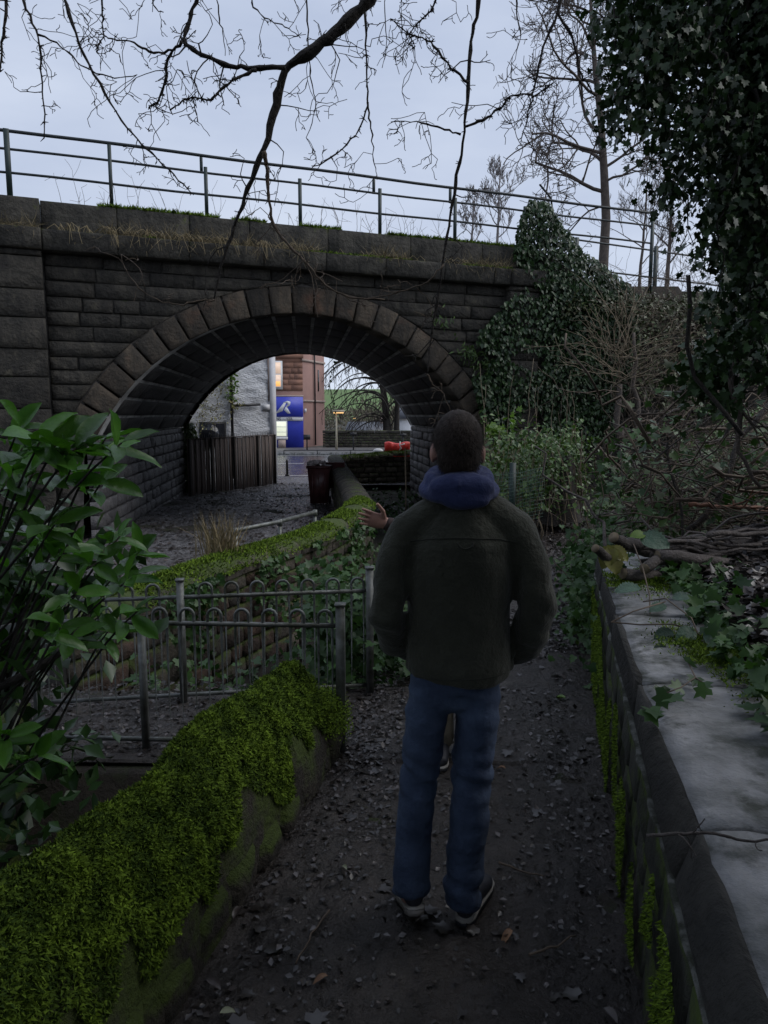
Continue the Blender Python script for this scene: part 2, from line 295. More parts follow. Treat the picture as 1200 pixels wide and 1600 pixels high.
def height(x, y):
    x = np.atleast_1d(np.asarray(x, float)); y = np.atleast_1d(np.asarray(y, float)); P = np.stack([x, y, x * 0], -1)
    hp = hpath(y) + 0 * x
    # right-hand bank
    dxr = x - xwall(y)
    bank = .62 + .24 * sstep(.36, .62, dxr) + .30 * np.clip(dxr - .55, 0, 9) + .10 * fbm(P, .9, 3) * sstep(.4, .9, dxr)
    d2 = x - xpath(y)
    slope = hp + .34 * np.clip(d2 - .45, 0, 9) + .9 * sstep(9.5, 15.5, y) * sstep(.3, 2.5, d2) + .08 * fbm(P, 1.1, 3) * sstep(.4, 1.2, d2)
    right = np.where(y < 5.2, np.where(dxr > .06, bank, hp), np.maximum(slope, bank * sstep(.05, .35, dxr) * (1 - sstep(5.2, 7.5, y))))
    # left: hollow behind the mossy wall, passage, stream bank, lane
    hollow = -.55 + .05 * fbm(P, 1.5, 2)
    dl = xpath(y) - .5 - x
    stream = hp - 1.15 * sstep(.0, 1.3, dl)
    ln = lanez(y) + .05 * fbm(P, .7, 3)
    pas = ln * sstep(4.6, 6.8, y) + 0.0
    z = right
    z = np.where((y < 3.45) & (x < xmoss(y) - .12), hollow * sstep(.12, .32, xmoss(y) - x), z)
    z = np.where((y >= 3.45) & (y < 4.65) & (x < .1), 0.0, z)
    st = (y >= 4.65) & (x < xpath(y) - .45)
    z = np.where(st, np.where(x > xcurve(np.minimum(y, 25.4)) - .05, stream * sstep(4.65, 5.5, y), pas), z)
    z = np.where((y > 25.8), -.68, z)
    # embankment carrying the deck, right of the bridge and left of it
    rel = np.stack([x - A0[0], y - A0[1]], -1); s = rel @ DX[:2]; off = rel @ NX[:2]
    se = s + off * .285; e = 4.85 * sstep(-11.5, -9.6, off) * (1 - sstep(-.5, -.3, off)) * np.maximum(sstep(8.5, 8.9, se), sstep(-1.5, -1.8, se))
    z = np.maximum(z, np.where(e > .3, e, -9))
    foot = 4.5 - .58 * np.clip(off + .3, 0, 20) + .22 * fbm(P, .5, 3)
    z = np.maximum(z, np.where((off > -.6) & (y > 7), foot * sstep(12.0, 14.2, s) - 9 * (1 - sstep(12.0, 14.2, s)), -9))
    far = (y > 60)
    z = np.where(far, -.7, z)
    return z
def h1(x, y): return float(height(x, y)[0])
def grid_sheet(xs, ys, hf):
    X, Y = np.meshgrid(xs, ys, indexing='xy'); Z = hf(X.ravel(), Y.ravel())
    v = np.stack([X.ravel(), Y.ravel(), Z], -1); nx, ny = len(xs), len(ys)
    i = (np.arange(ny - 1)[:, None] * nx + np.arange(nx - 1)[None, :]).ravel()
    return v, np.stack([i, i + 1, i + nx + 1, i + nx], -1)
def stretch_axis(lo, hi, step, far_lo, far_hi, k=1.25):
    a = list(np.arange(lo, hi + 1e-6, step)); d = step
    while a[-1] < far_hi: d *= k; a.append(a[-1] + d)
    d = step
    while a[0] > far_lo: d *= k; a.insert(0, a[0] - d)
    return np.array(a)
xs = stretch_axis(-7, 9, .11, -1500, 1500); ys = stretch_axis(-2, 16, .12, -300, 2500)
mb = MB()
gv, gf = grid_sheet(xs, ys, lambda x, y: height(x, y) - .012)
mb.add(gv, gf); setting('ground', mb.mesh('ground', True), M['soil'])
# the muddy path, a sheet of its own with trodden relief
def strip_sheet(name, y0, y1, ny, xl, xr, nx, hf, m):
    yy = np.linspace(0, 1, ny) ** 1.5 * (y1 - y0) + y0; t = np.linspace(0, 1, nx)
    X = (xl(yy)[:, None] * (1 - t) + xr(yy)[:, None] * t).ravel(); Y = np.repeat(yy, nx)
    v = np.stack([X, Y, hf(X, Y)], -1); i = (np.arange(ny - 1)[:, None] * nx + np.arange(nx - 1)[None, :]).ravel()
    mb = MB(); mb.add(v, np.stack([i, i + 1, i + nx + 1, i + nx], -1)); return setting(name, mb.mesh(name, True), m)
def path_h(x, y):
    P = np.stack([x, y, 0 * x], -1)
    return hpath(y) + .012 + .016 * fbm(P, 3.2, 2) + .012 * fbm(P, 11, 3)
strip_sheet('path', -1.2, 14.5, 330, lambda y: np.where(y < 3.6, xmoss(y) - .15, np.where(y < 4.7, -2.6 * (1 - sstep(4.45, 4.7, y)) + (xpath(4.7) - .55) * sstep(4.45, 4.7, y), xpath(y) - .52)), lambda y: np.where(y < 5.2, xwall(y) + .04, np.minimum(xwall(5.2) + .1 + (y - 5.2) * .3, xpath(y) + .55)), 110, path_h, M['mud'])
def lane_h(x, y):
    P = np.stack([x, y, 0 * x], -1); return lanez(y) * sstep(4.6, 6.8, y) + .014 + .022 * fbm(P, 2.2, 3) + .014 * fbm(P, 9, 2)
strip_sheet('lane', 4.65, 29.0, 260, lambda y: -5.9 - .11 * np.clip(y - 12, 0, 20), lambda y: np.where(y < 25.4, xcurve(np.minimum(y, 25.4)) - .12, 1.5), 90, lane_h, M['lane'])
mb = MB(); mb.add([(-60, 29.0, -.655), (60, 29.0, -.655), (60, 44.5, -.655), (-60, 44.5, -.655)], [[0, 1, 2, 3]]); setting('road', mb.mesh('road'), M['road'])
mb = MB(); mb.box((0, 47.9, -.63), (120, 6.8, .26)); setting('pavement', mb.mesh('pavement'), M['pave'])
mb = MB(); mb.box((0, 44.43, -.645), (120, .13, .27)); setting('kerb', mb.mesh('kerb'), M['slab'])
mb = MB()
for k in range(8): mb.add([(-14 + k * 4, 36.6, -.65), (-12 + k * 4, 36.6, -.65), (-12 + k * 4, 36.75, -.65), (-14 + k * 4, 36.75, -.65)], [[0, 1, 2, 3]])
for yy in (43.8, 29.4): mb.add([(-60, yy, -.65), (60, yy, -.65), (60, yy + .12, -.65), (-60, yy + .12, -.65)], [[0, 1, 2, 3]])
setting('road_markings', mb.mesh('road_markings'), M['paint'])
# hill with fields far behind
def hill_h(x, y):
    P = np.stack([x, y, 0 * x], -1); return -2 + 21 * sstep(230, 620, y) * (1 + .12 * fbm(P, .004, 2)) - 4 * sstep(20, 200, x) * sstep(300, 600, y)
v, f = grid_sheet(np.linspace(-900, 900, 60), np.linspace(200, 900, 40), hill_h)
mb = MB(); mb.add(v, f); setting('hill', mb.mesh('hill', True), M['grass'])

# ------------------------------------------------------------------ stone pieces
def stone(name, front, depth, mt, parent, bulge=.02, inset=.012, jit=.008, nrm=None, rnd=random):
    """one dressed or rough block: front = polygon of 3-D points in order; the outward side is nrm"""
    F = np.asarray(front, float); n = len(F); c = F.mean(0)
    N_ = unit(nrm)
    e = (F - c); L_ = np.linalg.norm(e, axis=1)[:, None]
    inn = c + e * (1 - inset * 1.4 / np.maximum(L_, .03))
    rim = F - N_ * .014; back = F - N_ * depth
    fr = inn + N_ * (bulge * .35 + np.array([rnd.uniform(-jit, jit) for _ in range(n)])[:, None])
    md = []
    for i in range(n):                                   # one more broken ring on the face
        q = c + (inn[i] - c) * rnd.uniform(.45, .7) + N_ * (bulge + rnd.uniform(-jit, jit)); md.append(q)
    vs = np.concatenate([back, rim, fr, np.array(md)]); fs = []
    for k in range(3):
        for i in range(n):
            j = (i + 1) % n; fs.append([k * n + i, k * n + j, (k + 1) * n + j, (k + 1) * n + i])
    fs.append([3 * n + i for i in range(n)])
    mb = MB(); mb.add(vs, fs)
    me = mb.mesh(name)
    return obj(name, me, mt, parent)

bridge = thing('stone_bridge', 'dark stone arch bridge carrying the railing high over the lane', 'bridge', (A0[0] + 3, A0[1] + 2, -.6))
SC, ZC, RI, RO = 3.85, -.54, 4.22, 4.70
HALF = math.asin(3.75 / RI); NV = 23
SJ0, SJ1 = SC - 3.75, SC + 3.75; ZS = ZC + RI * math.cos(HALF)
# mortar body behind the stones
def sheet(mb, a, b, c, d_): mb.add([a, b, c, d_], [[0, 1, 2, 3]])
mb = MB(); REC = -.035
ss = np.concatenate([[-9, -1.2], np.linspace(SJ0 - .35, SJ1 + .35, 41), [13.8]])
def zlow(s):
    if s <= SJ0 - .35 or s >= SJ1 + .35: return -1.6
    q = RO ** 2 - (s - SC) ** 2; return ZC + math.sqrt(max(q, 0)) - .12
for a, b in zip(ss[:-1], ss[1:]):
    la, lb = (zlow(a), zlow(b)) if SJ0 - .36 < (a + b) / 2 < SJ1 + .36 else (-1.6, -1.6)
    top = lambda s: 4.9 if s < 9 else 4.9 - (s - 9) * .41
    for off0 in (REC,):
        sheet(mb, Fp(a, la, off0), Fp(b, lb, off0), Fp(b, top(b), off0), Fp(a, top(a), off0))
    q = EX
    sheet(mb, Fp(a, la) + q, Fp(a, 4.9) + q, Fp(b, 4.9) + q, Fp(b, lb) + q)
sheet(mb, Fp(-9, 4.86), Fp(9, 4.86), Fp(9, 4.86) + EX, Fp(-9, 4.86) + EX)
mb.build('mortar_core', M['mortar'], bridge)
mb = MB()                                              # barrel lining behind the soffit and wall stones
an = np.linspace(-HALF, HALF, 41); ri = RI + .0155
for a, b in zip(an[:-1], an[1:]):
    p = lambda t: Fp(SC + ri * math.sin(t), ZC + ri * math.cos(t), -.03)
    sheet(mb, p(a), p(b), p(b) + EX, p(a) + EX)
mb.build('barrel_joints', M['leach'], bridge)
for s_ in (SJ0 - .04, SJ1 + .04):
    mb = MB(); sheet(mb, Fp(s_, -1.6, -.03), Fp(s_, ZS, -.03), Fp(s_, ZS) + EX, Fp(s_, -1.6) + EX); mb.build('abutment_joints', M['blackm'], bridge)
# arch ring on both faces
for side in (0, 1):
    for k in range(NV):
        t0 = -HALF + 2 * HALF * k / NV + .004; t1 = -HALF + 2 * HALF * (k + 1) / NV - .004
        ro = RO + random.uniform(-.012, .012); o = (EX if side else 0)
        pp = [Fp(SC + r * math.sin(t), ZC + r * math.cos(t), .02 if not side else 0) + o for r, t in ((RI - .01, t0), (ro, t0), (ro, t1), (RI - .01, t1))]
        if side: pp = pp[::-1]
        stone('voussoir', pp, .45, M['vous'], bridge, random.uniform(.01, .035), .018, .012, NX if not side else -NX)
# soffit: courses of long stones along the barrel, joints line up with the ring
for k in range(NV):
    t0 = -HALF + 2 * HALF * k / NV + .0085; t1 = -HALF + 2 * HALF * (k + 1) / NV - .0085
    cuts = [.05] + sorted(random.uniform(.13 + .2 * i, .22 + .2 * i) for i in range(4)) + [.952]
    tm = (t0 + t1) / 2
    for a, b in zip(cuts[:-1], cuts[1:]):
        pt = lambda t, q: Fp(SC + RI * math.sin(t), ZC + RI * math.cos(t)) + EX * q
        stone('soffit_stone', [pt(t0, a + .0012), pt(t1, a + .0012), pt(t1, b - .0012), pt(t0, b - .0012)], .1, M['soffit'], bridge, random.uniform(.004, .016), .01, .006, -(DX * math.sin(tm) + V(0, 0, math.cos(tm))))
# abutment walls inside the tunnel
HC = .245
for side, s_ in ((0, SJ0), (1, SJ1)):
    z = -.95; row = 0
    while z < ZS - .02:
        z1 = min(z + HC, ZS - .004); q = random.uniform(0, .04)
        first = True
        while q < 1 - 1e-6 or first:
            if first: q = 0.0
            ln = random.uniform(.045, .085) if side == 0 else random.uniform(.08, .13)
            q1 = min(1.0, q + (ln * (.6 if first and row % 2 else 1))); first = False
            if 1 - q1 < .02: q1 = 1.0
            g = .0011
            pt = lambda u, zz: Fp(s_, zz, 0) + EX * u
            top = z1 > ZS - .1
            stone('abutment_stone', [pt(q + g, z + .008), pt(q1 - g, z + .008), pt(q1 - g, z1 - .008), pt(q + g, z1 - .008)], .15, M['abut'], bridge, .006 if top else random.uniform(.02, .055), .014, .003 if top else .02, DX if side == 0 else -DX)
            q = q1
        z = z1; row += 1
# spandrel courses
def course(z0, z1, s0, s1, lo, hi, name, mt, off, depth, bulge, jit, skip=True):
    """one course of blocks on the near face, cut to the arch ring"""
    spans = [(s0, s0, s1, s1)]
    top = ZC + RO
    if skip and z0 < top and s0 < SC < s1:
        ex = lambda z: math.sqrt(max(RO ** 2 - (z - ZC) ** 2, 0)) if z > ZS - .35 else 4.19
        e0, e1 = ex(z0) + .012, ex(min(z1, top)) + .012
        spans = [(s0, s0, SC - e0, SC - e1), (SC + e0, SC + e1, s1, s1)]
    for b0, t0, b1, t1 in spans:
        q0, q1 = max(b0, t0), min(b1, t1)
        n = max(1, int(round((q1 - q0) / random.uniform(lo, hi))))
        cuts = np.sort(np.linspace(q0, q1, n + 1) + np.concatenate([[0], RNG.uniform(-.1, .1, n - 1), [0]])) if n > 1 else np.array([q0, q1])
        for i in range(n):
            a0 = b0 if i == 0 else cuts[i]; a1 = t0 if i == 0 else cuts[i]
            c0 = b1 if i == n - 1 else cuts[i + 1]; c1 = t1 if i == n - 1 else cuts[i + 1]
            if c1 - a1 < .05 and c0 - a0 < .05: continue
            g = .006
            stone(name, [Fp(a0 + g, z0 + g, off), Fp(a1 + g, z1 - g, off), Fp(c1 - g, z1 - g, off), Fp(c0 - g, z0 + g, off)], depth, mt, bridge, bulge * random.uniform(.4, 1.3), .016, jit, NX)
z = -.9
while z < 4.40:
    z1 = z + random.uniform(.215, .265)
    if z1 > 4.25: z1 = 4.42
    course(z, z1, -.56, 8.2, .45, 1.1, 'face_stone', M['stone'], 0, .12, .05, .028)
    z = z1
# pilasters with big blocks at both ends of the arch
for s0, s1, zt in ((-2.6, -.57, 4.42), (8.22, 8.95, 4.42)):
    z = -.9; i = 0
    while z < zt - .05:
        z1 = min(z + random.uniform(.43, .52), zt)
        n = 2 if s1 - s0 > 1 else 1
        cuts = [s0] + ([s0 + (s1 - s0) * random.uniform(.35, .6)] if n == 2 else []) + [s1]
        for a, b in zip(cuts[:-1], cuts[1:]):
            stone('pilaster_block', [Fp(a + .006, z + .006, .2), Fp(a + .006, z1 - .006, .2), Fp(b - .006, z1 - .006, .2), Fp(b - .006, z + .006, .2)], .3, M['stone'], bridge, random.uniform(.02, .06), .025, .025, NX)
        z = z1
# cornice ledge, parapet stones
q = -.56
while q < 8.2:
    q1 = min(q + random.uniform(.9, 1.5), 8.2); q1 = 8.2 if 8.2 - q1 < .4 else q1
    stone('cornice_stone', [Fp(q + .004, 4.43, .24), Fp(q + .004, 4.74, .30), Fp(q1 - .004, 4.74, .30), Fp(q1 - .004, 4.43, .24)], .5, M['coping'], bridge, .01, .02, .008, NX); q = q1
for a, b in ((-2.6, -.565), (8.21, 9.0)):
    stone('cornice_stone', [Fp(a, 4.43, .3), Fp(a, 4.74, .36), Fp(b, 4.74, .36), Fp(b, 4.43, .3)], .6, M['coping'], bridge, .01, .02, .008, NX)
q = -2.6
while q < 9.0:
    q1 = -.565 if q < -.6 else min(q + random.uniform(1.0, 1.7), 9.0); q1 = 9.0 if 9.0 - q1 < .5 else q1
    o = .12 if q < -.6 else 0.0
    stone('parapet_stone', [Fp(q + .005, 4.75, .02 + o), Fp(q + .005, 5.24, .02 + o), Fp(q1 - .005, 5.24, .02 + o), Fp(q1 - .005, 4.75, .02 + o)], .42, M['coping'], bridge, .012, .02, .01, NX); q = q1
mb = MB(); mb.box(tuple(Fp(3.2, 4.7) + EX + V(0, -.2, 0)), (12, .4, .5), math.atan2(DX[1], DX[0])); mb.build('far_parapet', M['coping'], bridge)

# wing wall running on to the right under the ivy
wing = thing('wing_wall', 'ivy-grown stone wing wall stepping down to the right of the arch', 'wall', tuple(Fp(11, 0)))
z = -.3
while z < 4.8:
    z1 = z + random.uniform(.22, .28); s1 = 9 + (4.95 - z1) / .41
    q = 8.97
    while q < min(s1, 13.9):
        q1 = min(q + random.uniform(.4, .9), min(s1, 13.9)) 
        if q1 - q > .12: stone('wall_stone', [Fp(q + .006, z + .006), Fp(q + .006, z1 - .006), Fp(q1 - .006, z1 - .006), Fp(q1 - .006, z + .006)], .12, M['stone'], wing, random.uniform(.01, .04), .014, .014, NX)
        q = q1
    z = z1
q = 9.0
while q < 13.6:
    q1 = q + random.uniform(.8, 1.2); za, zb = 4.95 - (q - 9) * .41, 4.95 - (q1 - 9) * .41
    stone('wall_coping', [Fp(q + .005, za, .08), Fp(q + .005, za + .25, .08), Fp(q1 - .005, zb + .25, .08), Fp(q1 - .005, zb, .08)], .45, M['coping'], wing, .012, .02, .01, NX); q = q1

# ------------------------------------------------------------------ railing on the parapet
def railing(name, label, posts, rails, cols):
    t = thing(name, label, 'railing', tuple(np.mean([p[0] for p in posts], axis=0)))
    for a, b, wd in posts:
        mb = MB(); c = (np.asarray(a) + np.asarray(b)) / 2
        mb.box(tuple(c), (wd, wd * .7, b[2] - a[2]), math.atan2(DX[1], DX[0])); mb.build('post', M['green'] if cols else M['rail'], t)
    for pts, r in rails:
        mb = MB(); mb.tube(pts, r, 8); mb.build('rail', M['rail'], t, True)
    return t
PO = -.15
posts = [(Fp(-1.0, 5.24, PO), Fp(-1.0, 6.33, PO), .085)]
for s in (.55, 2.14, 3.86, 5.46, 7.1, 8.75): posts.append((Fp(s, 5.2, PO), Fp(s, 6.12 if s > 1 else 6.3, PO), .06))
for s in (2.08, 5.36, 7.02): posts.append((Fp(s, 6.03, PO - .07), Fp(s, 6.3, PO - .07), .05))
posts.append((Fp(12.15, 4.6, PO), Fp(12.15, 6.33, PO), .07))
def sag(s, z, k): return Fp(s, z + .008 * math.sin(s * 1.7 + k), PO)
rails = [([sag(s, 6.31, 0) for s in np.linspace(-3, 12.15, 24)], .028), ([sag(s, 6.03, 1) - NX * .0 for s in np.linspace(-3, 12.15, 24)], .021), ([sag(s, 5.66, 2) for s in np.linspace(-3, 12.15, 24)], .021)]
railing('bridge_railing', 'dark metal three-rail railing along the top of the bridge', posts, rails, True)
p2 = [(Fp(s, 4.5, -1.4), Fp(s, 5.95, -1.4), .09) for s in (11.0, 13.4, 15.6)]
r2 = [([Fp(9.4, 6.75, -.6), Fp(9.9, 6.6, -.9), Fp(10.2, 6.2, -1.2), Fp(10.6, 5.95, -1.38), Fp(11.0, 5.9, -1.4), Fp(16.5, 5.75, -1.4)], .022), ([Fp(10.2, 5.25, -1.3), Fp(11.0, 5.25, -1.4), Fp(16.5, 5.1, -1.4)], .022)]
railing('embankment_railing', 'green railing with curved end rail on the bank beyond the bridge', p2, r2, True)
# ------------------------------------------------------------------ town beyond the arch
def pbox(name, mt, par, c, size, rz=0): mb = MB(); mb.box(c, size, rz); return mb.build(name, mt, par)
def slab_between(mb, a, b, z0, z1, th, inward=0.0):
    """upright slab from a to b (ground points), th thick on the far side"""
    a = V(a[0], a[1], 0); b = V(b[0], b[1], 0); u = unit(b - a); n = V(-u[1], u[0], 0)
    p = [a + n * inward, b + n * inward, b + n * (inward + th), a + n * (inward + th)]
    v = [q + V(0, 0, z0) for q in p] + [q + V(0, 0, z1) for q in p]
    mb.add(v, [[3, 2, 1, 0], [4, 5, 6, 7], [0, 1, 5, 4], [1, 2, 6, 5], [2, 3, 7, 6], [3, 0, 4, 7]])
# white harled house: gable runs from the left towards the street corner
W0, W1 = V(-9.2, 24.6, 0), V(-4.20, 28.6, 0); WU = unit(W1 - W0); WN = V(WU[1], -WU[0], 0)
def Wp(s, z, o=0.0): return W0 + WU * s + WN * o + V(0, 0, z)
WL = np.linalg.norm(W1 - W0)
def plate(name, mt, par, s0, s1, z0, z1, th, o=0.0, P=None):
    P = P or Wp
    mb = MB(); v = [P(s0, z0, o), P(s1, z0, o), P(s1, z1, o), P(s0, z1, o), P(s0, z0, o + th), P(s1, z0, o + th), P(s1, z1, o + th), P(s0, z1, o + th)]
    mb.add(v, [[3, 2, 1, 0], [4, 5, 6, 7], [0, 1, 5, 4], [1, 2, 6, 5], [2, 3, 7, 6], [3, 0, 4, 7]]); return mb.build(name, mt, par)
house = thing('white_house', 'white harled house behind the brown board fence, seen through the arch', 'house', tuple(Wp(WL / 2, -.7, -4)))
mb = MB()                                              # wall as a lumpy sheet with thickness
nx, nz = 90, 110; S, Z = np.meshgrid(np.linspace(0, WL - .2, nx), np.linspace(-.7, 5.0, nz), indexing='xy')
pts = W0[None] + WU[None] * S.ravel()[:, None] + V(0, 0, 1)[None] * Z.ravel()[:, None]
dsp = .035 * fbm(np.stack([S.ravel() * 1.1, Z.ravel() * 3.2, 0 * Z.ravel()], -1), 1.6, 4)
pts = pts + WN[None] * dsp[:, None]
i = (np.arange(nz - 1)[:, None] * nx + np.arange(nx - 1)[None, :]).ravel(); mb.add(pts, np.stack([i, i + 1, i + nx + 1, i + nx], -1))
mb.build('gable_wall', M['harl'], house, True)
plate('house_body', M['harl'], house, 0, WL, -.7, 4.98, -8, -.12)
plate('corner_margin', M['quoin'], house, WL - .24, WL + .02, -.7, 5.0, .09, -.02)
plate('red_margin_line', M['sandt'], house, WL - .29, WL - .243, 2.3, 4.98, .07, -.02)
mb = MB(); a, b, c_, d_ = Wp(-.2, 5.0, .25), Wp(WL + .2, 5.0, .25), Wp(WL + .2, 6.2, -4), Wp(-.2, 6.2, -4)
e_, f_ = Wp(-.2, 5.0, -8.3), Wp(WL + .2, 5.0, -8.3)
mb.add([a, b, c_, d_, e_, f_], [[0, 1, 2, 3], [3, 2, 5, 4], [0, 3, 4], [1, 5, 2], [0, 4, 5, 1]]); mb.build('roof', M['slate'], house)
sw = lambda px, py: None
def s_of(px, py):                                      # where a sight line meets the gable plane
    r = ray(px, py); t = np.dot(W0 - CAM, WN) / np.dot(r, WN); q = CAM + r * t; return (q - W0) @ WU, q[2]
(sa, za), (sb, zb) = s_of(312, 688), s_of(352, 659)
fr = plate('window', M['black'], house, sa, sb, za - .25, zb, .06, -.01)
plate('pane', M['glass'], fr, sa + .07, sb - .07, za - .18, zb - .07, .01, .052)
plate('window_bar', M['black'], fr, sa + .55 * (sb - sa), sa + .58 * (sb - sa), za - .18, zb - .07, .014, .055)
sd, zd = s_of(359, 600)
dp = MB(); dp.tube([Wp(sd, -.6, .11), Wp(sd, 3.0, .11), Wp(sd, 4.95, .11)], .055, 8); dpo = dp.build('downpipe', M['black'], house, True)
sh, zh = s_of(404, 632)
dp = MB(); dp.tube([Wp(sd, zh - .06, .11), Wp(sd + .6, zh - .03, .11), Wp(sh, zh, .11)], .05, 8); dp.build('branch_pipe', M['black'], dpo, True)
for zz in (.6, 2.2, 3.8): plate('pipe_bracket', M['black'], dpo, sd - .09, sd + .09, zz, zz + .05, .06, .04)
(sa, za), (sb, zb) = s_of(410, 641), s_of(423, 632)
plate('sign_plate', M['plaque'], house, sa, sb, za, zb, .03, .03)
# brown board fence in front of it
B0, B1 = V(-5.62, 21.0, 0), V(-3.86, 25.74, 0); BU = unit(B1 - B0); BN = V(BU[1], -BU[0], 0); BL = np.linalg.norm(B1 - B0)
def Bp(s, z, o=0.0): return B0 + BU * s + BN * o + V(0, 0, z)
bf = thing('board_fence', 'brown vertical board fence topped with small spikes below the white house', 'fence', tuple(Bp(BL / 2, -.6)))
nb = 40
for k in range(nb):
    a, b = BL * k / nb, BL * (k + 1) / nb; o = .02 * (k % 2) + random.uniform(-.006, .006)
    plate('board', M['fence'], bf, a + .006, b - .006, -.62 - .012 * k / 8, 1.06 + .0 * k + random.uniform(-.01, .01), .022, o, Bp)
for s in (0, BL * .22, BL * .47, BL * .76, BL - .04): plate('fence_post', M['bark'], bf, s, s + .07, -.7, 1.09, .05, .045, Bp)
plate('top_rail', M['fence'], bf, 0, BL, 1.065, 1.095, .06, -.01, Bp)
mb = MB()
for s in np.arange(.1, BL, .11): mb.tube([Bp(s, 1.09, .02), Bp(s + .01, 1.2, .02)], [.008, .003], 4)
sp_ = mb.build('spikes', M['steel'], bf); sp_['kind'] = 'stuff'
# red sandstone building with the blue shopfront
C0 = V(-8.6, 50.6, 0); C1 = V(-5.55, 51.0, 0); C2 = V(-4.35, 54.4, 0)
def mkP(a, b):
    u = unit(b - a); n = V(u[1], -u[0], 0)
    return (lambda s, z, o=0.0: a + u * s + n * o + V(0, 0, z)), np.linalg.norm(b - a)
FP_, FL = mkP(C0, C1); GP, GL = mkP(C1, C2)
sb_ = thing('sandstone_building', 'red sandstone corner building with lit upstairs window above a blue shop', 'building', (-8, 54, -.5))
mb = MB(); pl = [C0, C1, C2, C2 + V(-6, 6, 0), C0 + V(-6, 6, 0)]; n5 = 5
vv = [p + V(0, 0, -.5) for p in pl] + [p + V(0, 0, 9.5) for p in pl]
mb.add(vv, [[i, (i + 1) % 5, 5 + (i + 1) % 5, 5 + i] for i in range(5)] + [[5, 6, 7, 8, 9]]); mb.build('walls', M['sandp'], sb_)
zz = 3.35; r_ = 0
while zz < 9.2:                                        # ashlar courses on the shop side
    hh = .38; cs = [0] + sorted(random.uniform(.3, FL - .3) for _ in range(4)) + [FL]
    for a, b in zip(cs[:-1], cs[1:]):
        if b - a < .15: continue
        plate('ashlar_block', M['sand'], sb_, a + .004, b - .004, zz + .004, zz + hh - .004, .022, .005, FP_)
    zz += hh
plate('string_course', M['sandt'], sb_, -.1, GL + .05, 2.62, 2.75, .06, .01, GP)
plate('string_course', M['sandt'], sb_, -.1, GL + .05, 5.35, 5.5, .06, .01, GP)
plate('cornice', M['sand'], sb_, -.1, FL + .06, 5.55, 5.85, .1, .03, FP_)
plate('cornice', M['sandt'], sb_, -.05, GL + .06, 9.2, 9.5, .1, .01, GP)
wf = plate('window', M['white'], sb_, .55, 1.92 - .2, 3.45, 5.35, .09, .02, FP_)
plate('pane', M['lit'], wf, .64, 1.6, 3.62, 4.42, .01, .105, FP_); plate('pane', M['lit'], wf, .64, 1.6, 4.5, 5.25, .01, .105, FP_)
plate('lamp_shade', M['lamp'], wf, 1.0, 1.55, 3.66, 3.98, .008, .117, FP_)
mb = MB(); mb.tube([GP(1.75, -.4, .1), GP(1.75, 9.3, .1)], .06, 6); mb.build('downpipe', M['black'], sb_, True)
plate('slit_window', M['glass'], sb_, 2.45, 2.62, 3.4, 4.9, .03, .01, GP)
# shopfront
shop = plate('shopfront', M['blue'], sb_, .3, FL, -.5, 2.95, .08, .04, FP_)
plate('fascia_edge', M['sandt'], shop, .28, FL + .03, 2.95, 3.06, .18, .02, FP_)
plate('fascia', M['blue'], shop, .3, FL - .02, 1.60, 2.94, .1, .125, FP_)
plate('lettering_band', M['plaque'], shop, .3, FL - .02, 1.33, 1.59, .06, .125, FP_)
sw_ = plate('shop_window', M['white'], shop, .55, 1.98, -.06 + .1, 1.32, .06, .125, FP_)
plate('pane', M['shopl'], sw_, .62, 1.90, .30, 1.27, .01, .187, FP_)
for q in (.55, .9): plate('window_bar', M['white'], sw_, 1.15, 1.9, q, q + .035, .012, .198, FP_)
plate('blind', M['cream'], sw_, .62, 1.12, .42, 1.27, .012, .198, FP_)
plate('stall_sill', M['plaque'], sw_, .5, 2.0, .06, .22, .03, .187, FP_)
plate('step_block', M['sandt'], shop, 1.35, 1.85, -.5, .02, .4, .125, FP_)
plate('wall_light', M['white'], sb_, .1, .25, 1.9, 2.15, .12, .02, GP)
def fpoly(name, pts, o, mt, par):
    mb = MB(); n = len(pts); mb.add([FP_(s, z, o) for s, z in pts] + [FP_(s, z, o + .015) for s, z in pts], [list(range(n, 2 * n)), list(range(n))[::-1]] + [[i, (i + 1) % n, n + (i + 1) % n, n + i] for i in range(n)]); return mb.build(name, mt, par)
lx, lz = 1.15, 1.78
sc_ = 1.25
def LP(pts): return [(lx + x * sc_, lz + z * sc_) for x, z in pts]
fpoly('logo', LP([(0, 0), (.50, .62), (.62, .60), (.42, .16)]), .226, M['plaque'], shop)
fpoly('logo', LP([(.44, .62), (.70, .72), (.86, .66), (.84, .50), (.66, .34), (.60, .42), (.72, .54), (.64, .60)]), .226, M['white'], shop)
fpoly('logo', LP([(.50, .22), (.62, .44), (.86, .04), (.70, .02)]), .226, M['white'], shop)
fc = bpy.data.curves.new('lettering', 'FONT'); fc.body = 'IONS  ·  YER'; fc.size = .26; fc.extrude = .006
fo = bpy.data.objects.new('lettering', fc); COL.objects.link(fo); fc.materials.append(M['black'])
fu = unit(C1 - C0); fnrm = V(fu[1], -fu[0], 0); fp = FP_(.95, 1.37, .192)
lm_ = bpy.data.meshes.new_from_object(fo.evaluated_get(bpy.context.evaluated_depsgraph_get())); bpy.data.objects.remove(fo)
lc_ = np.empty(len(lm_.vertices) * 3, np.float32); lm_.vertices.foreach_get('co', lc_); lc_ = lc_.reshape(-1, 3); lc_ = fp[None] + lc_[:, :1] * fu[None] + lc_[:, 1:2] * V(0, 0, 1)[None] + lc_[:, 2:] * fnrm[None]
lm_.vertices.foreach_set('co', lc_.astype(np.float32).ravel()); lm_.update(); obj('lettering', lm_, M['black'], shop)
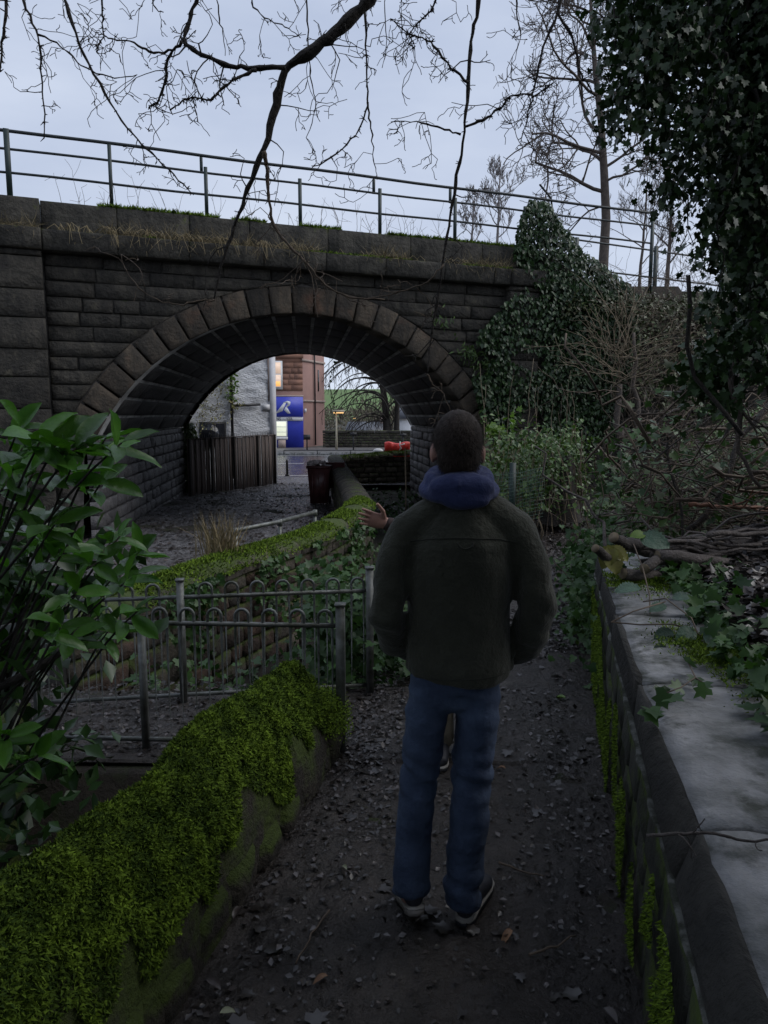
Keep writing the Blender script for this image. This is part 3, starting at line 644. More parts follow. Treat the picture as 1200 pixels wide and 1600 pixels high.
# wall across the street, built of visible rough stones
fw = thing('street_wall', 'old rubble wall along the far pavement below the bare trees', 'wall', (2, 51.5, -.5))
mb = MB(); mb.box((3.6, 52.0, -.1), (15.4, .4, 1.1)); mb.build('wall_core', M['mortar'], fw)
z = -.5; 
while z < .36:
    hh = random.uniform(.15, .22); q = -4.3
    while q < 9:
        ln = random.uniform(.25, .6)
        stone('rubble_stone', [V(q + .015, 51.78, z + .01), V(q + ln - .015, 51.78, z + .01), V(q + ln - .015, 51.78, z + hh - .01), V(q + .015, 51.78, z + hh - .01)], .1, M['cwall'], fw, .03, .03, .015, V(0, -1, 0)); q += ln
    z += hh
q = -4.3
while q < 9: stone('cope_stone', [V(q + .01, 51.7, .46), V(q + .9, 51.7, .46), V(q + .9, 51.7, .64), V(q + .01, 51.7, .64)], .5, M['coping'], fw, .02, .03, .01, V(0, -1, 0)); q += .91
# lamp posts, small posts, bollard
def lamp_post(base, h, cat_label, arm, mt):
    t = thing('street_lamp', cat_label, 'street lamp', base)
    mb = MB(); b = V(*base); mb.tube([b, b + V(0, 0, .9), b + V(0, 0, h)], [.085, .06, .05], 8); mb.build('pole', mt, t, True)
    mb = MB(); mb.box(tuple(b + V(arm * .5, 0, h + .05)), (abs(arm) + .5, .22, .16)); hd = mb.build('lamp_head', mt, t)
    mb = MB(); mb.box(tuple(b + V(arm * .5, -.02, h - .06)), (abs(arm) + .36, .2, .07)); mb.build('lamp_glass', M['glow'], hd)
lamp_post((-3.1, 48.2, -.5), 2.42, 'cream lamp post with orange lamp in front of the rubble wall', .3, M['cream'])
lamp_post((-4.4, 110, -.7), 1.9, 'distant street lamp glowing orange above the slate roofs', .3, M['steel'])
def street_post(base, h, label, plate_h):
    t = thing('street_post', label, 'post', base); b = V(*base)
    mb = MB(); mb.tube([b, b + V(0, 0, h)], .05, 6); mb.build('pole', M['black'], t, True)
    if plate_h: pbox('sign_box', M['black'], t, tuple(b + V(0, 0, h - .12)), (.42, .2, plate_h))
street_post((-4.9, 47.0, -.5), .95, 'black post with small box beside the blue shop', .32)
street_post((-1.95, 47.0, -.5), 1.15, 'thin black post on the far pavement before the rubble wall', .18)
street_post((1.2, 46.5, -.5), 1.1, 'black post behind the red plastic barrier', .16)
bl = thing('bollard', 'short black bollard where the lane meets the street', 'bollard', (-3.86, 29.3, -.66))
mb = MB(); mb.tube([(-3.86, 29.3, -.66), (-3.86, 29.3, -.05), (-3.86, 29.3, .0)], [.05, .05, .03], 10); mb.build('shaft', M['black'], bl, True)
mb = MB(); mb.tube([(-3.86, 29.3, -.66), (-3.86, 29.3, -.6)], .09, 10); mb.build('foot', M['black'], bl, True)
mb = MB()                                              # kerb rail line across the street mouth
mb.tube([(-6, 44.2, -.36), (6, 44.2, -.36)], .03, 5); [mb.tube([(q, 44.2, -.6), (q, 44.2, -.36)], .03, 5) for q in np.arange(-6, 6.1, 2)]
tag(mb.build('kerb_rail', M['black']), 'low black rail along the kerb of the far pavement', 'rail')
# red plastic barrier and green tub
rb = thing('plastic_barrier', 'bright red plastic barrier tied with white tape beyond the mossy wall', 'barrier', (.5, 28.6, -.6))
mb = MB(); n = 14
for row, (zz, th) in enumerate(((-.6, .2), (.1, .22), (.52, .16), (.60, .24), (.78, .2), (.86, .12))):
    pass
X = np.linspace(.02, 1.0, n); prof = [(-.6, .16), (.2, .15), (.36, .12), (.42, .20), (.54, .17), (.66, .16), (.70, .08)]
fv = []; 
for z_, th in prof:
    for x in X: fv.append((x, 28.6 - th + .03 * math.sin(x * 23 + z_ * 9), z_ + .035 * math.sin(x * 9)))
for z_, th in prof[::-1]:
    for x in X: fv.append((x, 28.6 + th, z_ + .035 * math.sin(x * 9)))
fv = np.array(fv); R_ = len(prof) * 2
mb.add(fv, [[r * n + i, r * n + i + 1, ((r + 1) % R_) * n + i + 1, ((r + 1) % R_) * n + i] for r in range(R_) for i in range(n - 1)] + [[r * n for r in range(R_)], [r * n + n - 1 for r in range(R_)][::-1]])
mb.build('body', M['red'], rb)
mb = MB(); mb.tube([(.62, 28.38, .74), (.60, 28.34, .60), (.66, 28.36, .50), (.58, 28.36, .4)], .022, 5); mb.tube([(.6, 28.34, .60), (.80, 28.36, .66)], .018, 5); mb.build('tape', M['white'], rb)
tb = thing('green_tub', 'small green and white tub next to the red barrier', 'tub', (-.22, 28.2, -.6))
mb = MB(); mb.tube([(-.22, 28.2, -.6), (-.22, 28.2, .36)], [.16, .18], 12); mb.build('body', M['tub'], tb, True)
mb = MB(); mb.tube([(-.22, 28.2, .36), (-.22, 28.2, .41), (-.22, 28.2, .47), (-.22, 28.2, .49)], [.2, .2, .14, .05], 12); mb.build('lid', M['plaque'], tb, True)
# wheelie bin stuffed with rubbish
bx, by, bz = -1.66, 18.9, -.53
bn = thing('wheelie_bin', 'overfull maroon wheelie bin standing on the lane against the curved wall', 'bin', (bx, by, bz))
def frustum(c, w0, d0, w1, d1, z0, z1):
    v = [(c[0] + sx * w0 / 2, c[1] + sy * d0 / 2, z0) for sx, sy in ((-1, -1), (1, -1), (1, 1), (-1, 1))] + [(c[0] + sx * w1 / 2, c[1] + sy * d1 / 2, z1) for sx, sy in ((-1, -1), (1, -1), (1, 1), (-1, 1))]
    return v, [[3, 2, 1, 0], [4, 5, 6, 7], [0, 1, 5, 4], [1, 2, 6, 5], [2, 3, 7, 6], [3, 0, 4, 7]]
mb = MB(); mb.add(*frustum((bx, by), .44, .46, .56, .60, bz + .06, bz + .96)); bb = mb.build('body', M['binm'], bn)
for sx in (-.16, 0, .16): pbox('rib', M['binm'], bb, (bx + sx, by - .275, bz + .5), (.03, .03, .7))
mb = MB(); mb.add(*frustum((bx, by), .62, .66, .62, .66, bz + .96, bz + 1.02)); mb.build('rim', M['binm'], bn)
mb = MB(); mb.tube([(bx - .30, by + .36, bz + 1.0), (bx + .30, by + .36, bz + 1.0)], .02, 6); mb.build('handle', M['black'], bn)
for sx in (-.24, .24):
    mb = MB(); mb.tube([(bx + sx - .03, by + .25, bz + .1), (bx + sx + .03, by + .25, bz + .1)], .1, 12); mb.build('wheel', M['black'], bn)
mb = MB()
for k in range(9):
    c = V(bx + random.uniform(-.2, .2), by + random.uniform(-.2, .2), bz + 1.06 + random.uniform(0, .06)); mb.box(tuple(c), (random.uniform(.1, .22), random.uniform(.1, .2), random.uniform(.05, .12)), random.uniform(0, 3))
rb_ = mb.build('rubbish', M['junk'], bn); rb_['kind'] = 'stuff'
v, f = frustum((bx + .34, by + .3), .6, .05, .6, .05, bz + .4, bz + 1.08); mb = MB(); mb.add(v, f); mb.build('lid', M['binm'], bn)
# houses far down the valley
def far_house(x, y, z0, wd, hh, rh, wall, label):
    t = thing('distant_house', label, 'house', (x, y, z0), 'houses down the valley')
    pbox('wall', wall, t, (x, y, z0 + hh / 2), (wd, 6, hh))
    mb = MB(); a = wd / 2 + .3
    mb.add([(x - a, y - 3.3, z0 + hh), (x + a, y - 3.3, z0 + hh), (x + a - .5, y, z0 + hh + rh), (x - a + .5, y, z0 + hh + rh), (x - a, y + 3.3, z0 + hh), (x + a, y + 3.3, z0 + hh)], [[0, 1, 2, 3], [3, 2, 5, 4], [0, 3, 4], [1, 5, 2], [0, 4, 5, 1]])
    rf = mb.build('roof', M['slate'], t); pbox('chimney', M['sandt'], rf, (x + a - 1.1, y, z0 + hh + rh + .1), (.6, .6, .9))
    for k in (-1, 1): pbox('window', M['glass'], t, (x + k * wd * .22, y - 3.0, z0 + hh * .55), (.9, .06, 1.1))
far_house(-1.6, 76, -4.6, 4.6, 3.6, 2.0, M['sandt'], 'distant house with a broad slate roof beyond the rubble wall')
far_house(3.4, 92, -4.0, 3.6, 5.2, 1.4, M['white'], 'distant narrow white house right of the bare trees')
far_house(6.8, 84, -4.5, 5, 4.2, 1.5, M['white'], 'distant low white house at the right edge of the arch view')
# ------------------------------------------------------------------ leaves, tufts, twigs
T_SIMPLE = (np.array([(0, 0, 0), (.32, .42, .09), (0, 1, -.05), (-.32, .42, .09)]), [[0, 1, 2], [0, 2, 3]])
_lob = [(0, 0), (.26, -.13), (.52, .10), (.30, .34), (.42, .60), (.15, .62), (0, 1), (-.15, .62), (-.42, .60), (-.30, .34), (-.52, .10), (-.26, -.13)]
T_LOBED = (np.array([(0, .36, .0)] + [(x, y, .16 * abs(x) - .08 * y * y) for x, y in _lob]), [[0, i, i % 12 + 1] for i in range(1, 13)])
T_STRAW = (np.array([(-.5, 0, 0), (.5, 0, 0), (.4, .55, .05), (-.4, .55, .05), (0, 1, .22)]), [[0, 1, 2], [0, 2, 3], [3, 2, 4]])
T_BLADE = (np.array([(-.5, 0, 0), (.5, 0, 0), (0, 1, 0)]), [[0, 1, 2]])
def leaves(mb, P, U, N_, size, tmpl=T_SIMPLE, tone=None, wid=1.0):
    P = np.asarray(P, float); n = len(P)
    if n == 0: return
    U = U / (np.linalg.norm(U, axis=1)[:, None] + 1e-9); R = np.cross(U, N_); R /= (np.linalg.norm(R, axis=1)[:, None] + 1e-9); N2 = np.cross(R, U)
    T, F = tmpl; m = len(T); s = np.broadcast_to(size, (n,))[:, None, None]
    v = P[:, None, :] + s * (T[None, :, 0:1] * wid * R[:, None, :] + T[None, :, 1:2] * U[:, None, :] + T[None, :, 2:3] * N2[:, None, :])
    F = np.asarray(F); f = (np.arange(n)[:, None, None] * m + F[None]).reshape(-1, F.shape[1])
    if tone is None: tone = RNG.random(n)
    mb.add(v.reshape(-1, 3), f, np.repeat(tone, m))
def rvec(n): v = RNG.normal(size=(n, 3)); return v / np.linalg.norm(v, axis=1)[:, None]
def wiggle(p0, p1, n, amp, rnd=RNG):
    t = np.linspace(0, 1, n)[:, None]; p = p0 + (p1 - p0) * t; k = np.cumsum(rnd.normal(size=(n, 3)) * amp, axis=0); k -= t * k[-1]
    return p + k
def spray(mb, p, d, ln, r, depth, droop=.0, gnarl=.35, kids=3, sides=4, rmin=.0012):
    """a gnarled twig with side twigs"""
    n = max(4, int(ln / .05) if ln < .6 else 9); pts = [np.array(p, float)]; d = unit(d)
    for i in range(n):
        d = unit(d + RNG.normal(size=3) * gnarl * .5 + V(0, 0, -droop)); pts.append(pts[-1] + d * ln / n)
    pts = np.array(pts); mb.tube(pts, np.linspace(r, max(r * .35, rmin), len(pts)), sides if r > .004 else 3, False)
    if depth > 0:
        for _ in range(kids):
            i = RNG.integers(1, len(pts)); dd = unit(pts[min(i, len(pts) - 1)] - pts[i - 1])
            spray(mb, pts[i], unit(dd * .6 + rvec(1)[0] * .9), ln * RNG.uniform(.35, .65), max(r * .55, rmin), depth - 1, droop, gnarl, kids, sides, rmin)
    return pts
def inpoly(poly, n):
    P = np.array(poly, float); lo, hi = P.min(0), P.max(0); outp = []
    while len(outp) < n:
        q = RNG.uniform(lo, hi, size=(n * 2, 2)); c = np.zeros(len(q), bool); j = len(P) - 1
        for i in range(len(P)):
            k = ((P[i, 1] > q[:, 1]) != (P[j, 1] > q[:, 1])) & (q[:, 0] < (P[j, 0] - P[i, 0]) * (q[:, 1] - P[i, 1]) / (P[j, 1] - P[i, 1] + 1e-9) + P[i, 0]); c ^= k; j = i
        outp.extend(q[c])
    return np.array(outp[:n])
def onface(px, py, off=0.0):
    r = ray(px, py); P0 = A0 + NX * off; t = np.dot(P0 - CAM, NX) / np.dot(r, NX); return CAM + r * t

# ------------------------------------------------------------------ curved wall beside the lane
def resample(P, step):
    P = np.array(P); d = np.concatenate([[0], np.cumsum(np.linalg.norm(np.diff(P, axis=0), axis=1))]); n = int(d[-1] / step) + 1
    t = np.linspace(0, d[-1], n); return np.stack([np.interp(t, d, P[:, k]) for k in range(3)], -1)
def frames(P):
    T = np.gradient(P, axis=0); T[:, 2] = 0; T /= np.linalg.norm(T, axis=1)[:, None]; return T, np.stack([T[:, 1], -T[:, 0], 0 * T[:, 0]], -1)
def sweep(mb, P, prof, noise_amp=0.0, nf=4, closed_ends=True):
    """profile (lateral to the right, height) swept along P"""
    P = np.asarray(P); T, R = frames(P); pr = np.array(prof, float); m = len(pr)
    v = P[:, None, :] + pr[None, :, 0:1] * R[:, None, :] + np.array([0, 0, 1.])[None, None] * pr[None, :, 1:2]; v = v.reshape(-1, 3)
    if noise_amp: v = v + noise_amp * np.stack([fbm(v + k * 17.3, nf, 3) for k in range(3)], -1)
    f = [[i * m + k, (i + 1) * m + k, (i + 1) * m + k + 1, i * m + k + 1] for i in range(len(P) - 1) for k in range(m - 1)]
    if closed_ends: f.append(list(range(m))); f.append([(len(P) - 1) * m + k for k in range(m)][::-1])
    mb.add(v, f); return v
gw = thing('curved_wall', 'low curving mossy stone wall between the lane and the ivy bank', 'wall', (-1.2, 8, -.4))
CW = resample(CWP, .12); iM = int(np.argmax(CW[:, 1] > 12.0))
mb = MB(); sweep(mb, CW - V(0, 0, .03), [(-.17, -.95), (-.17, 0), (.17, 0), (.17, -1.25)]); mb.build('wall_core', M['blackm'], gw)
dcum = np.concatenate([[0], np.cumsum(np.linalg.norm(np.diff(CW, axis=0), axis=1))])
_, CR = frames(CW)
def cwp(u, side, z):
    p = np.array([np.interp(u, dcum, CW[:, k]) for k in range(3)]); r = unit(np.array([np.interp(u, dcum, CR[:, k]) for k in range(3)])); return p + r * side + V(0, 0, z), r
for side, u0, u1, rows in ((.2, 0.0, 9.0, 6), (-.2, 7.0, dcum[-1], 5)):
    z = -.06
    for row in range(rows):
        hh = random.uniform(.13, .2); u = u0
        while u < u1:
            ln = random.uniform(.22, .42) if u < 9 else random.uniform(.35, .6); e = min(u + ln, u1)
            a, r0 = cwp(u + .006, side, 0); b, _ = cwp(e - .006, side, 0)
            mt = M['brick'] if (side > 0 and u < 3.4 and random.random() < .45) else M['cwall']
            pts = [a + V(0, 0, z - hh + .006), b + V(0, 0, z - hh + .006), b + V(0, 0, z - .006), a + V(0, 0, z - .006)]
            if side < 0: pts = pts[::-1]
            stone('wall_stone', pts, .1, mt, gw, random.uniform(.01, .03), .012, .012, r0 * (1 if side > 0 else -1)); u = e
        z -= hh
arc = [(-.24, -.02), (-.25, .03), (-.2, .10), (-.1, .145), (0, .155), (.1, .145), (.2, .10), (.25, .03), (.24, -.02)]
u = 0; k = 0
while u < dcum[-1] - .05:                                  # rounded cope stones, one by one
    e = min(u + random.uniform(.5, .75), dcum[-1]); pts = np.array([cwp(q, 0, -.03)[0] for q in np.linspace(u + .006, e - .006, 5)])
    mb = MB(); sweep(mb, pts, arc, .012, 5); mb.build('cope_stone', M['cwall'] if pts[0, 1] < 12 else M['stone'], gw, True); u = e
def moss_on(mb, P, Nn, size, droop=.5, wid=.5):
    n = len(P); U = Nn * .55 + rvec(n) * .75 + V(0, 0, -droop)[None]; leaves(mb, P, U, Nn + rvec(n) * .4, size, T_BLADE, np.clip(RNG.normal(.45, .28, n), 0, 1), wid)
mb = MB(); n = 45000; u = RNG.uniform(0, dcum[iM] + .3, n); la = np.clip(RNG.normal(0, .13, n), -.25, .25)
base = np.stack([np.interp(u, dcum, CW[:, k]) for k in range(3)], -1); rr = np.stack([np.interp(u, dcum, CR[:, k]) for k in range(3)], -1)
P = base + rr * la[:, None]; P[:, 2] += .12 - 1.7 * la ** 2 + RNG.uniform(-.01, .02, n)
ok = fbm(P, 2.0, 3) > -.42; nn = rr * (la * 3)[:, None] + V(0, 0, 1)
moss_on(mb, P[ok], nn[ok], RNG.uniform(.018, .04, ok.sum()), .1); mo = mb.build('moss', M['moss'], gw); mo['kind'] = 'stuff'
# second wall: returns to the right beyond the bridge
sw = thing('stream_wall', 'mossy rubble wall facing us across the gap beyond the bridge', 'wall', (0, 25.2, -1))
a, b = V(-1.72, 25.6, 0), V(2.0, 27.1, 0); tu = unit(b - a); tn = V(tu[1], -tu[0], 0); tl = np.linalg.norm(b - a)
zt = lambda q: .20 + .24 * q / tl
mb = MB(); slab_between(mb, a, b, -1.6, .18, .4, .03); mb.build('wall_core', M['blackm'], sw)
z = -1.5
while z < .44:
    hh = random.uniform(.12, .22); q = 0
    while q < tl:
        ln = min(random.uniform(.2, .5), tl - q + .01); z1 = min(z + hh, zt(q))
        if z1 - z > .05: stone('rubble_stone', [a + tu * (q + .01) + V(0, 0, z + .01), a + tu * (q + ln - .01) + V(0, 0, z + .01), a + tu * (q + ln - .01) + V(0, 0, z1 - .01), a + tu * (q + .01) + V(0, 0, z1 - .01)], .12, M['swall'], sw, random.uniform(.02, .05), .02, .02, tn)
        q += ln
    z += hh
q = 0
while q < tl: ln = min(.55, tl - q); pts = np.array([a + tu * (q + ln * t) + V(0, 0, zt(q) - .02) - tn * .2 for t in (.01, .5, .99)]); mb = MB(); sweep(mb, pts, arc, .015, 5); mb.build('cope_stone', M['swall'], sw, True); q += ln + 1e-4
mb = MB(); n = 5000; q = RNG.uniform(0, tl, n); la = np.clip(RNG.normal(0, .13, n), -.24, .24); P = a + tu * q[:, None] - tn * (.2 + la)[:, None]; P[:, 2] += .31 + .24 * q / tl - 1.6 * la ** 2
ok = fbm(P, 1.6, 2) > -.3; moss_on(mb, P[ok], np.repeat(V(0, 0, 1)[None], ok.sum(), 0), .06, .1); mo = mb.build('moss', M['moss'], sw); mo['kind'] = 'stuff'
mb = MB()
for k in range(16):
    q = random.uniform(.3, tl - .4); p = a + tu * q + tn * .08 + V(0, 0, -1.2); pts = wiggle(p, p + tu * random.uniform(-.3, .3) + V(0, 0, random.uniform(.9, 1.9)), 9, .035); mb.tube(pts, np.linspace(.014, .005, 9), 4)
mb.build('bare_vine', M['twig'], sw)
tag(obj('standing_pole', (lambda m: (m.tube([at(634, 800, 17.5), at(634, 760, 17.5), at(633, 700, 17.5)], [.022, .02, .018], 6), m.mesh('standing_pole'))[1])(MB()), M['paletwig']), 'thin pale stick standing upright beside the far arch pier', 'stick')

# handrail on the lane side of the curved wall
hr = thing('handrail', 'grey tubular handrail sloping along the lane behind the mossy wall', 'handrail', (-1.3, 9, -.4))
hp = [at(368, 829, 7.9), at(437, 815, 8.9), at(492, 800, 9.9)]
mb = MB(); mb.tube(hp, .026, 8); mb.build('rail', M['steel'], hr, True)
for p in hp: mb = MB(); mb.tube([(p[0], p[1], -.5), tuple(p - V(0, 0, .01))], .023, 8); po = mb.build('post', M['steel'], hr, True); mb = MB(); mb.tube([tuple(p - V(0, 0, .05)), tuple(p + V(0, 0, .03))], .034, 8); mb.build('joint', M['steel'], po, True)
# tuft of dead grass by the handrail
mb = MB(); c = at(343, 880, 7.35); c[2] = .36
n = 330; P = c + RNG.normal(size=(n, 3)) * V(.10, .10, .01); U = RNG.normal(size=(n, 3)) * V(.32, .32, .1) + V(0, 0, 1); leaves(mb, P, U, rvec(n), RNG.uniform(.18, .52, n), T_STRAW, RNG.random(n) ** .5, .022)
tag(mb.build('dead_grass_tuft', M['straw']), 'tuft of pale dead grass on the mossy wall beside the handrail', 'grass tuft')

# ------------------------------------------------------------------ bow-top fences
def bow_fence(label, p0, p1, posts, z_low, z_rail, pitch, name='bow_top_fence', lowrail=True, zb=.03, first=0.0):
    a, b = V(*p0, 0), V(*p1, 0); u = unit(b - a); L_ = np.linalg.norm(b - a); t = thing(name, label, 'fence', tuple((a + b) / 2), 'bow-top fences by the path')
    mb = MB(); c = (a + b) / 2; mb.box((c[0], c[1], z_rail), (L_, .016, .022), math.atan2(u[1], u[0])); mb.build('top_rail', M['steel'], t)
    if lowrail: mb = MB(); mb.box((c[0], c[1], z_low), (L_, .016, .022), math.atan2(u[1], u[0])); mb.build('bottom_rail', M['steel'], t)
    q = first
    while q + pitch / 2 < L_:
        if all(abs(q + pitch / 4 - s) > pitch * .38 for s, *_ in posts):
            r = pitch / 4; pts = [a + u * q + V(0, 0, zb), a + u * q + V(0, 0, z_rail + .045)]
            pts += [a + u * (q + r - r * math.cos(th)) + V(0, 0, z_rail + .045 + r * math.sin(th)) for th in np.linspace(.3, math.pi - .3, 6)]
            pts += [a + u * (q + 2 * r) + V(0, 0, z_rail + .045), a + u * (q + 2 * r) + V(0, 0, zb)]
            mb = MB(); mb.tube(pts, .0088, 6); mb.build('bow', M['steel'], t, True)
        q += pitch
    for s, zt_, zb_, wd in posts:
        p = a + u * s; mb = MB(); mb.box((p[0], p[1], (zt_ + zb_) / 2), (wd, wd, zt_ - zb_), math.atan2(u[1], u[0])); po = mb.build('post', M['steel'], t)
        mb = MB(); mb.box((p[0], p[1], zt_ + .004), (wd + .01, wd + .01, .012), math.atan2(u[1], u[0])); mb.build('post_cap', M['steel'], po)
    return t
bow_fence('nearer bow-topped grey metal fence ending at a square post beside the mossy wall', (-2.45, 3.86), (-.215, 3.74), [(.0, .80, -.3, .04), (1.16, .66, -.02, .034), (2.225, .81, -.05, .046)], .05, .70, .147, first=.05)
bow_fence('farther bow-topped grey metal fence along the ivy bank', (-2.1, 4.28), (-.085, 4.58), [(.0, .78, -.3, .042), (.86, .79, -.05, .042), (2.03, .83, -.05, .046)], .06, .685, .157, first=.03)

# ------------------------------------------------------------------ mossy wall in the left foreground
mossrock = mat('moss_grown_stone', (0.045, 0.038, 0.028), (0.022, 0.019, 0.015), 0.95, 8, 1.0, 35, (0.05, 0.075, 0.010), .42, .62, bdist=.04)
mw = thing('mossy_wall', 'low wall under a thick cushion of bright green moss in the left foreground', 'wall', (-.8, 2, 0))
ys_ = np.linspace(.2, 3.62, 90)
ztop = lambda y: np.interp(y, [.2, 1.0, 1.85, 2.6, 3.3, 3.62], [.72, .70, .655, .60, .555, .53])
def mw_prof(y):
    t = ztop(y); return [(.0, -.05), (.005, .10), (-.015, .22), (-.05, t * .62), (-.09, t - .14), (-.135, t - .065), (-.175, t - .018), (-.215, t + .004), (-.255, t - .03), (-.295, t - .16), (-.32, .1), (-.33, -.65)]
rows = []
for y in ys_:
    for x, z in mw_prof(y): rows.append((xmoss(y) + x * (.92 + .09 * (3.6 - y)), y, z))
rows = np.array(rows); m = 12; an_ = .05
rows = rows + .034 * np.stack([fbm(rows + 9.1 * k, 2.6, 4) for k in range(3)], -1)
mb = MB(); F_ = [[i * m + k, i * m + k + 1, (i + 1) * m + k + 1, (i + 1) * m + k] for i in range(len(ys_) - 1) for k in range(m - 1)] + [[(len(ys_) - 1) * m + k for k in range(m)]]
mb.add(rows, F_); mwo = mb.build('wall_body', mossrock, mw, True)
mb = MB(); c = V(-.33, 3.70, .11)                                                          # lower broken end
g = []
for i in range(9):
    for k in range(14):
        th, ph = i / 8 * math.pi, k / 14 * 2 * math.pi; q = V(math.sin(th) * math.cos(ph), math.sin(th) * math.sin(ph), math.cos(th)); q = np.sign(q) * np.abs(q) ** .75; g.append(c + q * V(.11, .13, .19))
g = np.array(g); g = g + .03 * np.stack([fbm(g + 5 * k, 4, 3) for k in range(3)], -1)
mb.add(g, [[i * 14 + k, (i + 1) * 14 + k, (i + 1) * 14 + (k + 1) % 14, i * 14 + (k + 1) % 14] for i in range(8) for k in range(14)]); mb.build('end_stone', mossrock, mw, True)
endg = g
G = rows.reshape(len(ys_), m, 3)
n = 300000; iy = RNG.uniform(0, len(ys_) - 1.001, n); ik = RNG.uniform(1.0, 9.6, n); i0, k0 = iy.astype(int), ik.astype(int); fy, fk = (iy - i0)[:, None], (ik - k0)[:, None]
P = (G[i0, k0] * (1 - fy) + G[i0 + 1, k0] * fy) * (1 - fk) + (G[i0, k0 + 1] * (1 - fy) + G[i0 + 1, k0 + 1] * fy) * fk
du = G[i0 + 1, k0] - G[i0, k0]; dv = G[i0, k0 + 1] - G[i0, k0]; Nn = np.cross(dv, du); Nn /= np.linalg.norm(Nn, axis=1)[:, None]; Nn *= np.sign(Nn @ V(0, 0, 1) + (Nn[:, 0]) * (ik < 5) * .5 + 1e-6)[:, None]
thr = np.interp(P[:, 2], [.0, .22, .40, .52], [.45, -.02, -.62, -.80]); ok = fbm(P * V(1, 1, .6), 3.4, 3) > thr
P, Nn = P[ok], Nn[ok]; clump = fbm(P, 16, 2)
mb = MB(); P2 = P + Nn * (.009 + .013 * clump + RNG.uniform(-.01, .012, len(P)))[:, None]
nU = Nn * .45 + rvec(len(P)) * .6 + V(.03, -.02, -.30); leaves(mb, P2, nU, Nn + rvec(len(P)) * .5, RNG.uniform(.008, .019, len(P)), T_BLADE, np.clip(.36 + .38 * clump + RNG.normal(0, .2, len(P)), 0, 1), .55)
th = RNG.uniform(0, 1, 14000); ie = RNG.integers(0, 60, 14000); P = endg[ie] + RNG.normal(size=(14000, 3)) * .028; Nn = unit(V(.3, -.4, .8))[None] + rvec(14000) * .5
P[:, 2] += .0; ok = (P[:, 2] > .12); leaves(mb, P[ok], Nn[ok] * .4 + rvec(ok.sum()) * .6 + V(0, 0, -.4), Nn[ok], RNG.uniform(.008, .018, ok.sum()), T_BLADE, None, .55)
mo = mb.build('moss', M['moss'], mw); mo['kind'] = 'stuff'
# rough stones showing low on the path side
for k in range(11):
    y = .9 + k * .25; z = random.uniform(.02, .06)
    for row in range(1):
        l = random.uniform(.19, .24)
        stone('wall_stone', [V(xmoss(y) + .004, y, z), V(xmoss(y + l) + .004, y + l, z), V(xmoss(y + l) - .01, y + l, z + .12), V(xmoss(y) - .01, y, z + .12)], .12, mossrock, mw, .025, .02, .015, V(1, -.2, 0)); z += .135

# ------------------------------------------------------------------ retaining wall with pale coping on the right
rw = thing('retaining_wall', 'low mossy retaining wall with pale grey coping slabs on the right of the path', 'wall', (1.0, 3, 0))
WD = unit(V(.233, 1, 0)); WNL = V(-WD[1], WD[0], 0)
def RP(y, o, z): return V(xwall(y), y, z) - WNL * o
mb = MB(); v = [RP(-1, .05, -.1), RP(5.25, .05, -.1), RP(5.25, .05, .64), RP(-1, .05, .64), RP(-1, .4, -.1), RP(5.25, .4, -.1), RP(5.25, .4, .64), RP(-1, .4, .64)]
mb.add(v, [[0, 1, 2, 3], [3, 2, 6, 7], [1, 5, 6, 2], [4, 7, 6, 5]]); mb.build('wall_core', M['blackm'], rw)
z = -.08
while z < .6:
    hh = min(random.uniform(.12, .17), .645 - z); y = -.9
    while y < 5.25:
        l = random.uniform(.2, .42); y1 = min(y + l, 5.27)
        stone('wall_stone', [RP(y + .006, .0, z + .006), RP(y1 - .006, .0, z + .006), RP(y1 - .006, .012, z + hh - .006), RP(y + .006, .012, z + hh - .006)][::-1], .12, M['rwall'], rw, random.uniform(.002, .012), .010, .005, WNL); y = y1
    z += hh
shaded_edge = mat('shaded_dirty_edge', (0.035, 0.033, 0.028), (0.016, 0.016, 0.014), .9, 7, 1.0, 18, c3=(0.03, 0.04, 0.012), c3_lo=.62, c3_hi=.8, bdist=.03)  # same coping stone, with the side's shade and dirt painted in as dark colour
ledge = mat('lime_streaked_edge', (0.15, 0.155, 0.14), (0.04, 0.04, 0.034), 0.9, 9, .8, 30, c3=(0.03, 0.034, 0.022), c3_lo=.44, c3_hi=.54, c3_scale=9)
oe = lambda q: float(np.interp(q, [1.2, 1.8, 2.6, 3.2], [.068, .052, .024, .010]))
y = -.9
